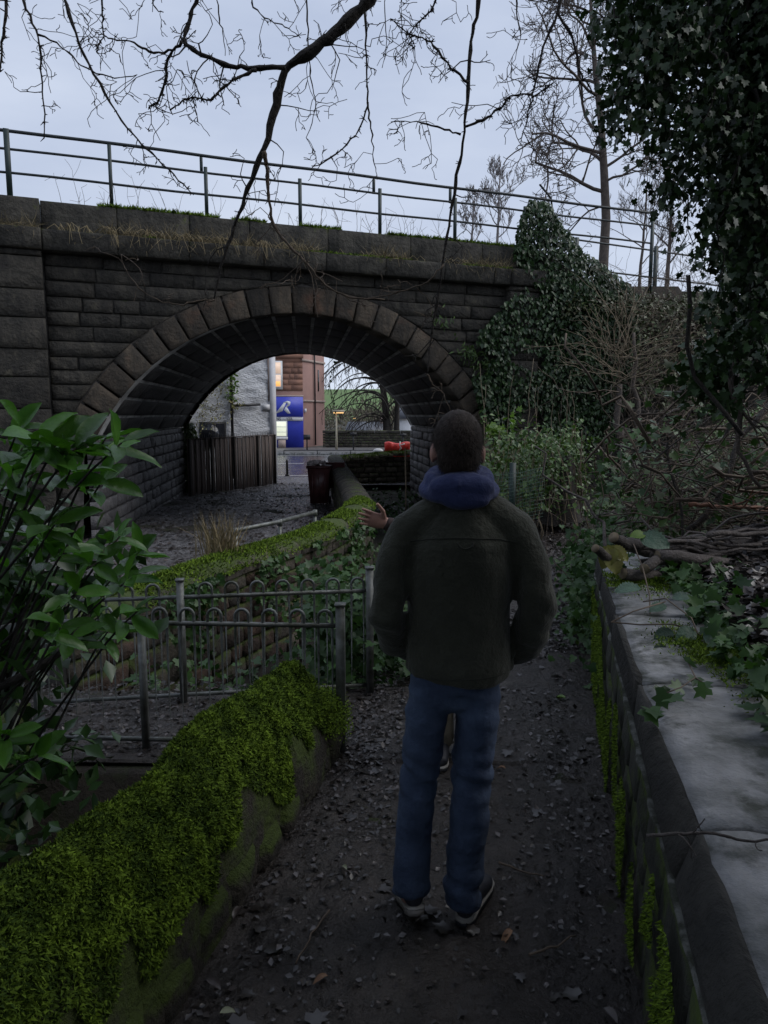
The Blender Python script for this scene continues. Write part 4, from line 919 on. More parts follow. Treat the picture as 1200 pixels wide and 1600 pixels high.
while y < 5.2:                                             # slabs and their dark side strip, shade and dirt put in its colour
    l = random.uniform(.75, 1.0); y1 = min(y + l, 5.3)
    if 5.3 - y1 < .4: y1 = 5.3
    nyy, nxx = 14, 8; vs = []
    for j in range(nyy):
        for i in range(nxx):
            yy = y + .006 + (y1 - y - .012) * j / (nyy - 1); o_ = np.interp(yy, [1.2, 1.8, 2.6, 3.2], [.072, .056, .028, .014]); o = o_ + (.44 - o_) * i / (nxx - 1); edge = .018 * (i == 0) + .006 * (i == 1)
            vs.append(RP(yy, o + (.012 if j in (0, nyy - 1) else 0) * 0, .805 - edge + .0))
    vs = np.array(vs); vs[:, 2] += .010 * fbm(vs, 5, 3) + (.006 * random.uniform(-1, 1)); vs[:, 0] += .006 * fbm(vs + 4, 7, 2)
    tn_ = len(vs); bt = vs.copy(); bt[:, 2] = .665; vs = np.concatenate([vs, bt])
    f = [[j * nxx + i, j * nxx + i + 1, (j + 1) * nxx + i + 1, (j + 1) * nxx + i] for j in range(nyy - 1) for i in range(nxx - 1)]
    f += [[j * nxx, (j + 1) * nxx, tn_ + (j + 1) * nxx, tn_ + j * nxx] for j in range(nyy - 1)] + [[i, tn_ + i, tn_ + i + 1, i + 1] for i in range(nxx - 1)] + [[(nyy - 1) * nxx + i, (nyy - 1) * nxx + i + 1, tn_ + (nyy - 1) * nxx + i + 1, tn_ + (nyy - 1) * nxx + i] for i in range(nxx - 1)]
    mb = MB(); mb.add(vs, f); mb.build('coping_slab', M['slab'], rw)
    stone('shaded_coping_side', [RP(y + .004, .0, .662), RP(y + .004, oe(y), .795), RP(y1 - .004, oe(y1), .795), RP(y1 - .004, .0, .662)], .06, shaded_edge, rw, .012, .014, .012, WNL * .85 + V(0, 0, .5)); y = y1
for o, zz, hh in ((-.004, .648, .005),):
    mb = MB(); yy = np.arange(-.9, 5.3, .07); pts = np.array([RP(q, o + .012, zz) for q in yy]); sweep(mb, pts, [(.012, -hh), (-.012, -hh), (-.016, 0), (-.012, hh), (.012, hh)], .012, 6); mb.build('mortar_edge', ledge, rw)
mb = MB(); n = 60000; y = RNG.uniform(.6, 5.25, n); z = RNG.uniform(.0, .6, n); P = np.stack([xwall(y) - .012, y, z], -1); Nn = np.repeat(WNL[None], n, 0)
ok = fbm(P * V(1, 1, .8), 2.6, 3) > np.interp(z, [0, .1, .4, .6], [-.2, -.35, -.12, .35]); moss_on(mb, P[ok] + Nn[ok] * .012, Nn[ok], RNG.uniform(.008, .018, ok.sum()), .6)
for cx_, cy_, sx_, sy_, k in ((.19, 4.35, .14, .16, 8500), (.36, 3.1, .09, .20, 6500), (.46, 2.2, .05, .5, 2600)):
    o = RNG.normal(cx_, sx_, k); y = RNG.normal(cy_, sy_, k); P = np.stack([xwall(y), y, .815 + 0 * y], -1) - WNL[None] * o[:, None]; kk = (o > .0) & (fbm(P, 6, 2) > -.3); P = P[kk]
    P[:, 2] += .03 * np.clip(fbm(P, 9, 2), 0, 1); moss_on(mb, P, np.repeat(V(0, 0, 1)[None], len(P), 0), RNG.uniform(.009, .02, len(P)), .1)
mo = mb.build('moss', M['moss'], rw); mo['kind'] = 'stuff'
# ------------------------------------------------------------------ laurel bush, left foreground
lb = thing('laurel_bush', 'glossy green laurel bush with broad leaves at the left edge', 'bush', (-1.75, 2.7, -.5))
def big_leaf_mesh(name, curl, fold, wide):
    mb = MB(); vs = []; n = 6
    for i in range(n + 1):
        t = i / n; wv = wide * (math.sin(math.pi * min(t * .92 + .06, 1)) ** .8) * (0.55 + .45 * t) if 0 < i < n else .012
        for k in (-1, 0, 1): vs.append((k * wv * .5, t, fold * abs(k) * wv - curl * t * t + .02 * math.sin(t * 9 + k)))
    f = [[i * 3 + k, i * 3 + k + 1, (i + 1) * 3 + k + 1, (i + 1) * 3 + k] for i in range(n) for k in (0, 1)]
    mb.add(np.array(vs), f); me = mb.mesh(name, True); return me
LV = [big_leaf_mesh('leaf', .18, .28, .50), big_leaf_mesh('leaf', .05, .36, .56), big_leaf_mesh('leaf', .30, .25, .46), big_leaf_mesh('leaf', -.06, .32, .52)]
def place_leaf(me, mt, p, u, nrm, s, par, name='leaf'):
    if len(me.materials) == 0: me.materials.append(mt)
    u = unit(u); r = unit(np.cross(u, nrm)); n2 = np.cross(r, u)
    o = bpy.data.objects.new(name, me); COL.objects.link(o); o.parent = par
    if 'base' in par: o.matrix_parent_inverse = Matrix.Translation(-Vector(par['base']))
    o.matrix_basis = Matrix(((r[0] * s, u[0] * s, n2[0] * s, p[0]), (r[1] * s, u[1] * s, n2[1] * s, p[1]), (r[2] * s, u[2] * s, n2[2] * s, p[2]), (0, 0, 0, 1)))
    return o
tips = [(62, 690), (30, 668), (118, 700), (190, 692), (165, 684), (20, 745), (55, 735), (110, 735), (160, 750), (35, 700), (90, 690), (135, 850), (190, 835), (100, 860), (215, 865), (150, 880), (60, 850), (15, 810), (70, 900), (175, 905), (120, 925), (20, 880), (210, 900), (50, 945), (160, 960), (215, 955), (95, 980), (30, 1000), (110, 1000), (170, 985), (50, 1015), (15, 1035), (15, 1150), (60, 1180), (30, 925), (85, 820), (5, 960)]
mbst = MB(); root0 = V(-1.85, 2.75, -.5); nl = 0; spare = MB()
for i, (px, py) in enumerate(tips):
    y = random.uniform(2.3, 2.95) - (.25 if py < 760 else 0); p = at(px, py, y)
    mid = root0 * .45 + p * .55 + V(-.25, .1, .12); rk = root0 + V(random.uniform(-.55, .2), random.uniform(-.3, .5), random.uniform(-.05, .1)); mid = rk * .4 + p * .6 + V(-.12, random.uniform(-.1, .15), random.uniform(-.02, .12)); pts = np.array([rk, rk * .7 + mid * .3 + V(0, 0, .1), mid, p * .8 + mid * .2 + V(0, 0, .03), p])
    tt = np.linspace(0, 1, 12); pts = np.stack([np.interp(tt, np.linspace(0, 1, 5), pts[:, k]) for k in range(3)], -1); mbst.tube(pts[5 if i % 5 else 0:], np.linspace(.009, .003, 12)[5 if i % 5 else 0:], 5)
    ax = unit(pts[-1] - pts[-3] + V(.25, -.15, .15)); nk = 6 if nl < 280 else 6
    for k in range(nk):
        a = k * 2.4 + i; side = unit(np.cross(ax, V(0, 0, 1))); up = np.cross(side, ax)
        d = unit(ax * random.uniform(.35, .8) + (side * math.cos(a) + up * math.sin(a) * .55) * .9 + V(0, 0, random.uniform(-.25, .1)))
        q = p - ax * .02 * k; s = random.uniform(.095, .165) * (1.05 if py < 780 else .95)
        if nl < 296:
            place_leaf(LV[(i + k) % 4], M['laurel'], q, d, unit(V(.1, -.35, 1) + rvec(1)[0] * .5), s, lb); nl += 1
        else: leaves(spare, q[None], d[None], (V(0, 0, 1) + rvec(1)[0] * .4)[None], s, T_SIMPLE)
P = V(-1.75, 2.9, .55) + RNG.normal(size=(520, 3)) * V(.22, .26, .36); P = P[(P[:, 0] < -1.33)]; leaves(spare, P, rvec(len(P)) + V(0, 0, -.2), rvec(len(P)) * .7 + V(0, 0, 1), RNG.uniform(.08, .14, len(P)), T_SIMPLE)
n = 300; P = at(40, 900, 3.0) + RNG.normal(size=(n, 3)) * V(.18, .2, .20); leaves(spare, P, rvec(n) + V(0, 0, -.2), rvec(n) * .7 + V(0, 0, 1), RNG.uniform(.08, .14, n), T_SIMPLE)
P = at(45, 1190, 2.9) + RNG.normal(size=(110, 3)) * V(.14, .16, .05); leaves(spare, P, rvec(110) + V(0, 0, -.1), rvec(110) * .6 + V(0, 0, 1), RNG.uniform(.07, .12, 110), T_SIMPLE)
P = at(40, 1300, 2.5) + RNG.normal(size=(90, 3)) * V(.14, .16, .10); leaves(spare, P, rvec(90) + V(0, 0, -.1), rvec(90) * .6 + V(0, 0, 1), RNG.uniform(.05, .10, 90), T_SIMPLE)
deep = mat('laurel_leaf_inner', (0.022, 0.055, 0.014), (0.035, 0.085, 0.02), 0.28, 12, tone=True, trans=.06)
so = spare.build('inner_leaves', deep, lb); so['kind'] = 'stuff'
mbst.tube([at(-30, 1085, 2.6), at(40, 1055, 2.6), at(95, 1020, 2.65), at(140, 960, 2.7)], [.02, .016, .011, .006], 6)
mbst.build('stem', M['bark'], lb, True)
# a dark stone post base standing behind the laurel
mst = thing('mossy_pier', 'stub of mossy dark stone wall half hidden under the laurel bush', 'wall', (-2.05, 3.3, -.5))
for k in range(5):
    for j in range(3): stone('wall_stone', [V(-2.6 + j * .27, 3.15 + .02 * j, -.5 + k * .17), V(-2.34 + j * .27, 3.15 + .02 * j, -.5 + k * .17), V(-2.34 + j * .27, 3.15 + .02 * j, -.34 + k * .17), V(-2.6 + j * .27, 3.15 + .02 * j, -.34 + k * .17)], .4, mossrock, mst, .03, .02, .02, V(0, -1, 0))
# lower ivy and laurel leaves on the bank by the passage: ivy bank behind the second fence
mb = MB(); n = 2600; x = RNG.uniform(-1.7, .4, n); y = RNG.uniform(4.7, 7.2, n); k = (x > xcurve(y) + .1); x, y = x[k], y[k]
P = np.stack([x, y, height(x, y) + RNG.uniform(.02, .22, len(x)) * (1 + .8 * (x > -.4))], -1)
leaves(mb, P, rvec(len(x)) + V(0, -.3, -.2), rvec(len(x)) * .5 + V(0, -.3, 1), RNG.uniform(.05, .085, len(x)), T_LOBED)
n = 700; x = RNG.normal(-.22, .14, n); y = RNG.normal(4.95, .18, n); P = np.stack([x, y, RNG.uniform(.0, .62, n) - .5 * (x + .22) ** 2], -1)
leaves(mb, P, rvec(n) + V(0, -.3, -.4), rvec(n) * .5 + V(0, -.5, .8), RNG.uniform(.05, .09, n), T_LOBED)
n = 1500; u_ = RNG.uniform(.2, 6.5, n); P = np.array([cwp(q, .24 + RNG.uniform(0, .08), 0)[0] for q in u_]); P[:, 2] -= RNG.random(n) ** 1.5 * .7 - .05; k_ = fbm(P, 1.6, 3) > -.1; P = P[k_]; n = len(P); leaves(mb, P, rvec(n) + V(0, -.2, -.8), rvec(n) * .5 + V(.5, -.6, .4), RNG.uniform(.045, .08, n), T_LOBED)
x = RNG.normal(-.45, .18, 600); y = RNG.normal(6.6, .35, 600); P = np.stack([x, y, RNG.uniform(-.4, .42, 600)], -1); leaves(mb, P, rvec(600) + V(0, -.3, -.2), rvec(600) * .5 + V(0, -.3, 1), RNG.uniform(.06, .10, 600), T_LOBED)
n = 3600; y = RNG.uniform(6, 25, n); x = RNG.uniform(-1.4, 2.6, n); k_ = (x > xcurve(np.minimum(y, 25.4)) + .2) & (x < xpath(y) - .4) & (fbm(np.c_[x, y, 0 * x], .9, 3) > -.3); x, y = x[k_], y[k_]; n = len(x); P = np.stack([x, y, height(x, y) + RNG.uniform(.02, .3, n)], -1); leaves(mb, P, rvec(n) + V(0, -.3, 0), rvec(n) * .5 + V(0, -.4, 1), RNG.uniform(.06, .13, n), T_LOBED)
tag(mb.build('bank_ivy', M['ivyl']), 'ivy and leafy weeds covering the bank between the fence and curved wall', 'ivy', None, 'stuff')

# ------------------------------------------------------------------ ivy over the right of the bridge
iv = thing('bridge_ivy', 'dark ivy mass climbing the wall right of the arch and over the parapet', 'ivy', tuple(Fp(9, 0, .1)))
I1 = [(748, 520), (790, 470), (830, 440), (870, 430), (930, 440), (985, 470), (1000, 520), (985, 600), (960, 680), (880, 705), (790, 700), (752, 650), (738, 590)]
mb = MB(); q = inpoly(I1, 11000); dens = fbm(np.c_[q * .018, q[:, :1] * 0], 1.0, 3); q = q[(dens > -.12) | (q[:, 0] > 850)]
P = np.array([onface(px, py, o) for (px, py), o in zip(q, RNG.uniform(.05, .42, len(q)))]); U = rvec(len(P)) * .7 + V(0, 0, -.9); Nn = NX[None] + rvec(len(P)) * .55 + V(0, 0, .45)
leaves(mb, P, U, Nn, RNG.uniform(.07, .13, len(P)), T_SIMPLE)
I2 = [(803, 405), (812, 340), (830, 310), (858, 316), (880, 352), (912, 392), (955, 420), (1010, 470), (1000, 540), (940, 500), (880, 470), (835, 440)]
q = inpoly(I2, 6000); P = np.array([onface(px, py, o) for (px, py), o in zip(q, RNG.uniform(-.25, .40, len(q)))]); U = rvec(len(P)) * .7 + V(0, 0, -.8); leaves(mb, P, U, NX[None] + rvec(len(P)) * .6 + V(0, 0, .7), RNG.uniform(.08, .13, len(P)), T_SIMPLE)
mb.build('leaves', M['ivy'], iv)
mb = MB()
for k in range(26):
    s = random.uniform(7.9, 11.5); z0 = random.uniform(.6, 2.0); p = Fp(s, z0, .06); mb.tube(wiggle(p, p + V(random.uniform(-.5, .5), 0, random.uniform(1.2, 3)), 12, .05), np.linspace(.018, .006, 12), 5)
mb.build('stem', M['bark2'], iv)
for (cx, cy, nn, wh) in ((735, 548, 90, 'larger fern tuft growing from the joints right of the arch ring'), (758, 566, 50, 'smaller fern tuft just below the larger one by the arch ring'), (690, 500, 25, 'tiny fern tuft at the upper edge of the arch ring')):
    mb = MB(); P = np.array([onface(cx + RNG.normal() * 12, cy + RNG.normal() * 9, RNG.uniform(.03, .2)) for _ in range(nn)]); leaves(mb, P, rvec(nn) * .8 + V(0, 0, -.7), NX[None] + rvec(nn) * .6, RNG.uniform(.10, .17, nn), T_SIMPLE, None, .4); tag(mb.build('wall_fern', M['herb']), wh, 'fern', 'ferns on the bridge wall')
# ivy on the far left corner inside the arch
lc = thing('corner_ivy', 'narrow column of bright ivy on the far left corner of the arch', 'ivy', tuple(Fp(.1, -.6) + EX))
mb = MB(); n = 1900; z = RNG.uniform(-.6, 1.55, n); wv = .16 + .16 * np.sin((z + .6) * 1.6); P = (A0 + EX + DX * .1)[None] + DX[None] * (RNG.normal(0, 1, n) * wv * .5 + .12)[:, None] + NX[None] * RNG.uniform(-.05, .45, n)[:, None]; P[:, 2] = z
leaves(mb, P, rvec(n) * .6 + V(0, 0, -.9), NX[None] + DX[None] * .6 + rvec(n) * .5 + V(0, 0, .4), RNG.uniform(.08, .14, n), T_SIMPLE); mb.build('leaves', M['herb'], lc)
mb = MB(); p = A0 + EX + DX * .12 + NX * .05; mb.tube(wiggle(p + V(0, 0, -.6), p + V(0, 0, 1.5), 9, .04), .02, 5); mb.build('stem', M['bark2'], lc)
# creeper on the white house with hanging yellow leaves
cr = thing('house_creeper', 'thin yellowing creeper hanging over the white house wall and pipe', 'creeper', tuple(Wp(WL * .5, -.5, .2)))
mb, ml = MB(), MB()
for k in range(26):
    px, py = random.uniform(300, 365), random.uniform(562, 650); s, z = s_of(px, py); p = Wp(s, z, .12); e = Wp(s + random.uniform(-1.0, -.2), z - random.uniform(.2, .9), .2); pts = wiggle(p, e, 8, .05); mb.tube(pts, .006, 3)
    for q in pts[2:]: ml_p = q + RNG.normal(size=(3, 3)) * .06; leaves(ml, ml_p, rvec(3) + V(0, 0, -.8), rvec(3) + WN, RNG.uniform(.05, .10, 3))
P = np.array([Wp(sd + RNG.normal() * .12, RNG.uniform(2.3, 3.7), RNG.uniform(.1, .3)) for _ in range(150)]); lf2 = MB(); leaves(lf2, P, rvec(150) + V(0, 0, -.8), rvec(150) + WN, RNG.uniform(.08, .16, 150))
P = np.array([Wp(sd + RNG.normal() * .16 + .1, 2.15 + RNG.normal() * .1, RNG.uniform(.1, .3)) for _ in range(60)]); leaves(ml, P, rvec(60) + V(0, 0, -.8), rvec(60) + WN, RNG.uniform(.06, .12, 60))
mb.build('stem', M['twig'], cr); ml.build('yellow_leaves', mat('creeper_leaf', (.34, .30, .12), (.2, .22, .06), .6, 20, tone=True), cr); lf2.build('green_leaves', M['lime'], cr)
hv = MB(); hl = MB()                                       # vine hanging in the arch mouth
for (px0, py0, px1, py1) in ((513, 552, 520, 640), (518, 556, 523, 600)):
    pts = wiggle(at(px0, py0, 23.6), at(px1, py1, 23.6), 10, .02); hv.tube(pts, .005, 3); P = pts[1:] + RNG.normal(size=(9, 3)) * .05; leaves(hl, P, rvec(9) + V(0, 0, -1), rvec(9) + V(0, -1, 0), RNG.uniform(.07, .14, 9), T_SIMPLE)
hg = thing('hanging_creeper', 'thin leafy creeper dangling in the mouth of the arch', 'creeper', tuple(at(515, 552, 23.6))); hv.build('stem', M['twig'], hg); hl.build('leaves', M['ivyl'], hg)

# ------------------------------------------------------------------ trees
def grow(mb, p, d, ln, r, lvl, kids=(2, 4), spread=.8, up=.12, shrink=.66, wig=.16, rmin=.004, sides=5):
    n = 6; pts = [np.array(p, float)]; d = unit(d)
    for i in range(n): d = unit(d + RNG.normal(size=3) * wig + V(0, 0, up * .3)); pts.append(pts[-1] + d * ln / n)
    pts = np.array(pts); r1 = max(r * .55, rmin); mb.tube(pts, np.linspace(r, r1, n + 1), sides if lvl > 1 else 3, False)
    if lvl <= 0: return
    for k in range(RNG.integers(kids[0], kids[1] + 1)):
        i = RNG.integers(2, n + 1); dd = unit(d * .7 + rvec(1)[0] * spread + V(0, 0, up)); grow(mb, pts[i], dd, ln * shrink * RNG.uniform(.75, 1.15), max(r * (.5 if i < n else .58), rmin), lvl - 1, kids, spread, up, shrink, wig, rmin, sides)
tr = thing('bare_tree', 'tall bare tree standing on the embankment behind the bridge railing', 'tree', tuple(at(942, 425, 22)))
b = at(942, 425, 22); mb = MB(); tk = [b + V(0, 0, -1.2), b, at(947, 340, 22), at(944, 270, 22), at(939, 190, 22), at(930, 110, 22), at(925, 40, 22), at(920, -60, 22)]
mb.tube(tk, [.17, .15, .13, .115, .095, .075, .055, .03], 8); mb.build('trunk', M['bark2'], tr, True)
mb = MB()
for (px, py, dx, dz, ln, r) in ((946, 300, -1.0, .45, 2.2, .06), (943, 255, -.9, .7, 2.0, .055), (945, 262, .8, .6, 1.6, .045), (940, 205, -.8, .5, 2.1, .05), (937, 170, .7, .8, 1.8, .045), (932, 130, -.7, .7, 2.0, .045), (928, 80, -.5, .9, 1.8, .04), (928, 70, .6, .8, 1.6, .04), (923, 20, -.6, .8, 1.6, .035), (944, 285, .9, .3, 1.6, .04), (921, -20, .3, 1, 1.6, .03), (945, 320, -.8, -.1, 1.4, .03), (925, 40, -1, .3, 1.8, .03), (942, 240, -1, .1, 2.4, .05), (935, 150, -1, .4, 2.4, .045), (938, 180, .9, .5, 1.8, .04), (930, 110, .9, .5, 1.8, .04)):
    grow(mb, at(px, py, 22), V(dx, RNG.uniform(-.5, .5), dz), ln, r, 4, (3, 4), .85, .10, .64, .18, .0085)
mb.build('crown', M['bark2'], tr)
def bare_tree(label, base, h, r, lean, lvl, sp, up, mt, rmin=.012, n0=7, name='bare_tree', fan=0.0):
    t = thing(name, label, 'tree', tuple(base)); b = V(*base); mb = MB(); top = b + V(lean, 0, h); pts = wiggle(b, top, 8, .03 * r * 10); mb.tube(pts, np.linspace(r, r * .35, 8), 7); mb.build('trunk', mt, t, True)
    mb = MB()
    for k in range(n0):
        f = .35 + .65 * (k + .5) / n0; i = min(int(f * 7), 7); a = k * 2.4; grow(mb, pts[i], V(math.cos(a) + fan, math.sin(a) * .7, .75 * up * 5), h * .28 * (1.25 - f * .5), r * .4 * (1.2 - f * .6), lvl, (2, 4), sp, up, .66, .16, rmin)
    mb.build('crown', mt, t)
greyb = mat('distant_grey_bark', (.22, .20, .20), (.16, .145, .14), .95, 2)
for k, (px, pyb, y, h, lab) in enumerate(((775, 380, 60, 6.5, 'pale leafless tree rising behind the middle of the bridge railing'), (735, 380, 66, 5.0, 'small pale leafless tree behind the railing left of the bigger one'), (1000, 430, 55, 8, 'slender leafless tree beyond the railing beside the ivy-clad trunk'), (1040, 420, 40, 6, 'thin leafless sapling beyond the right end of the railing'))):
    b = at(px, pyb, y); bare_tree(lab, (b[0], b[1], b[2] - 1.5), h, .13, .2, 4, .6, .25, greyb if k < 2 else M['bark2'], .016 if k < 2 else .012, 9)
# trees across the street, seen through the arch
for lab, pts, r in (('dark weeping bare tree behind the rubble wall seen through the arch', [(605, 700), (604, 660), (601, 625), (597, 600), (592, 575)], .36), ('leaning second stem of bare tree right of the weeping one', [(614, 700), (609, 668), (604, 640), (598, 612)], .2), ('straight bare tree trunk just left of the far pier', [(619, 700), (620, 660), (621, 620), (622, 590)], .28)):
    t = thing('street_tree', lab, 'tree', tuple(at(pts[0][0], pts[0][1] + 10, 54))); P = np.array([at(px, py, 54) for px, py in pts]); P = np.concatenate([[P[0] - V(0, 0, 1)], P]); mb = MB(); mb.tube(P, np.linspace(r, r * .45, len(P)), 7); mb.build('trunk', M['bark'], t, True)
    mb = MB()
    if r > .3:
        for k in range(34):
            i = RNG.integers(2, len(P)); d0 = unit(V(RNG.uniform(-1, .25), RNG.uniform(-.6, .6), RNG.uniform(.3, .9))); q = [P[i]]; d = d0; L_ = RNG.uniform(2.4, 5.6)
            for _ in range(12): d = unit(d + V(-.05, 0, -.17) + RNG.normal(size=3) * .06); q.append(q[-1] + d * L_ / 12)
            q = np.array(q); mb.tube(q, np.linspace(.07, .022, 13), 3, False)
            for j in range(3, 12, 2): grow(mb, q[j], V(RNG.uniform(-.7, .3), RNG.uniform(-.5, .5), -.6), .9, .022, 1, (1, 2), .5, -.2, .6, .12, .016)
    else:
        for k in range(6): i = RNG.integers(2, len(P)); grow(mb, P[i], V(RNG.uniform(-.8, .8), RNG.uniform(-.5, .5), .9), 1.6, .06, 2, (2, 3), .6, .2, .65, .14, .018)
    mb.build('crown', M['bark'], t)
# winter scrub between the rubble wall and the hill
mb = MB()
for lo, hi, yb, zt_, nn, sz in ((-13, 1.5, 88, 1.9, 2600, .42), (-4, 7, 105, 3.4, 1800, .5), (-20, 12, 130, 2.0, 2600, .6), (-36, 16, 200, 3.2, 2600, .9)):
    x = RNG.uniform(lo, hi, nn); top = zt_ * (1 + .30 * fbm(np.c_[x, x * 0, x * 0 + yb], .32, 3)); z = -4 + (top + 4) * RNG.random(nn) ** .6; P = np.stack([x, yb + RNG.uniform(-4, 4, nn), z], -1)
    leaves(mb, P, rvec(nn) * .7 + V(0, 0, .8), rvec(nn) + V(0, -.4, .2), RNG.uniform(.5, 1.3, nn) * sz, T_SIMPLE, None, .6)
tag(mb.build('winter_scrub', M['farbush']), 'brownish leafless scrub and copse filling the valley before the green field', 'scrub', None, 'stuff')
mb = MB()
for yy, lo, hi in ((60, -60, 60),):
    pass
# ------------------------------------------------------------------ ivy-clad trunk, top right
it = thing('ivy_tree', 'big ivy-clad tree trunk rising at the right edge', 'tree', (3.35, 5.2, .6))
mb = MB(); TP = np.array([(3.35, 5.2, .6), (3.05, 5.1, 1.6), (2.72, 5.05, 2.6), (2.55, 5.0, 3.6), (2.52, 5.0, 4.8), (2.50, 5.0, 6.5)]); mb.tube(TP, [.36, .29, .27, .26, .25, .22], 12); mb.build('trunk', M['bark'], it, True)
ml = MB(); n = 21000; t = RNG.random(n) ** .9; zz = 2.0 + t * 4.3; cx = np.interp(zz, TP[:, 2], TP[:, 0]); a = RNG.uniform(0, 2 * math.pi, n); rr_ = .28 + np.abs(RNG.normal(0, .10, n)) + .05 * fbm(np.c_[a * 2, zz * 2, zz * 0], 1, 2); rr_ *= np.interp(zz, [1.7, 2.3, 3], [.8, .95, 1.1])
P = np.stack([cx + rr_ * np.cos(a), 5.03 + rr_ * np.sin(a), zz], -1); R_ = np.stack([np.cos(a), np.sin(a), 0 * a], -1)
leaves(ml, P, rvec(n) * .6 + V(0, 0, -.9) + R_ * .25, R_ + rvec(n) * .5 + V(0, 0, .5), RNG.uniform(.034, .066, n), T_LOBED, RNG.random(n) * .8)
stm = MB()
edge = [(925, 40, 40), (938, 120, 70), (950, 165, 90), (965, 195, 90), (985, 225, 90), (1003, 250, 90), (1015, 300, 90), (1030, 320, 100), (1045, 380, 110), (1058, 420, 110), (1075, 480, 120), (1090, 530, 120), (1105, 560, 110), (1120, 570, 110), (1150, 560, 90), (1185, 550, 90), (1020, 150, 90), (1060, 260, 110), (1000, 100, 90), (965, 60, 80), (1185, 280, 60), (1196, 380, 60)]
for px, py, nn in edge:
    px += 38 if py > 340 else 12
    y = random.uniform(4.3, 5.0); e = at(px, py, y); top = at(px + random.uniform(30, 90), -70, y + .2) if px < 1080 else at(px + 30, py - 420, y + .1)
    pts = wiggle(top, e, 26, .035); stm.tube(pts, np.linspace(.012, .003, 26), 4)
    for q in pts[2:]:
        k = max(3, nn // 8); c = q + RNG.normal(size=(k, 3)) * V(.065, .09, .05); leaves(ml, c, rvec(k) * .7 + V(0, 0, -.8), rvec(k) * .8 + V(0, -.5, .5), RNG.uniform(.032, .062, k), T_LOBED, RNG.random(k))
n = 420; P = at(1112, 585, 5.2) + RNG.normal(size=(n, 3)) * V(.09, .2, .13); leaves(ml, P, rvec(n) + V(0, 0, -.6), rvec(n) + V(0, -.4, .6), RNG.uniform(.05, .09, n), T_LOBED, RNG.random(n) * .5 + .5)
ml.build('ivy_leaves', M['ivy'], it)
for k in range(9):
    a = random.uniform(3.4, 6.0); p = V(3.2 + .3 * math.cos(a), 5.05 + .3 * math.sin(a), .9); stm.tube(wiggle(p, p + V(-.6 + random.uniform(-.25, .1), 0, 4.2), 22, .05), np.linspace(.022, .008, 22), 5)
stm.tube([at(1075, 430, 4.6), at(1078, 480, 4.6), at(1073, 540, 4.6), at(1085, 590, 4.65), at(1120, 630, 4.6), at(1160, 680, 4.5)], [.014] * 6, 5)
stm.build('ivy_stem', M['bark'], it, True)
# branch of the ivy tree carrying the crown out of the picture above
mb = MB(); grow(mb, TP[-1], V(-.3, -.2, 1), 2.4, .2, 4, (3, 4), .9, .25, .7, .16, .01); mb.build('crown', M['bark'], it)

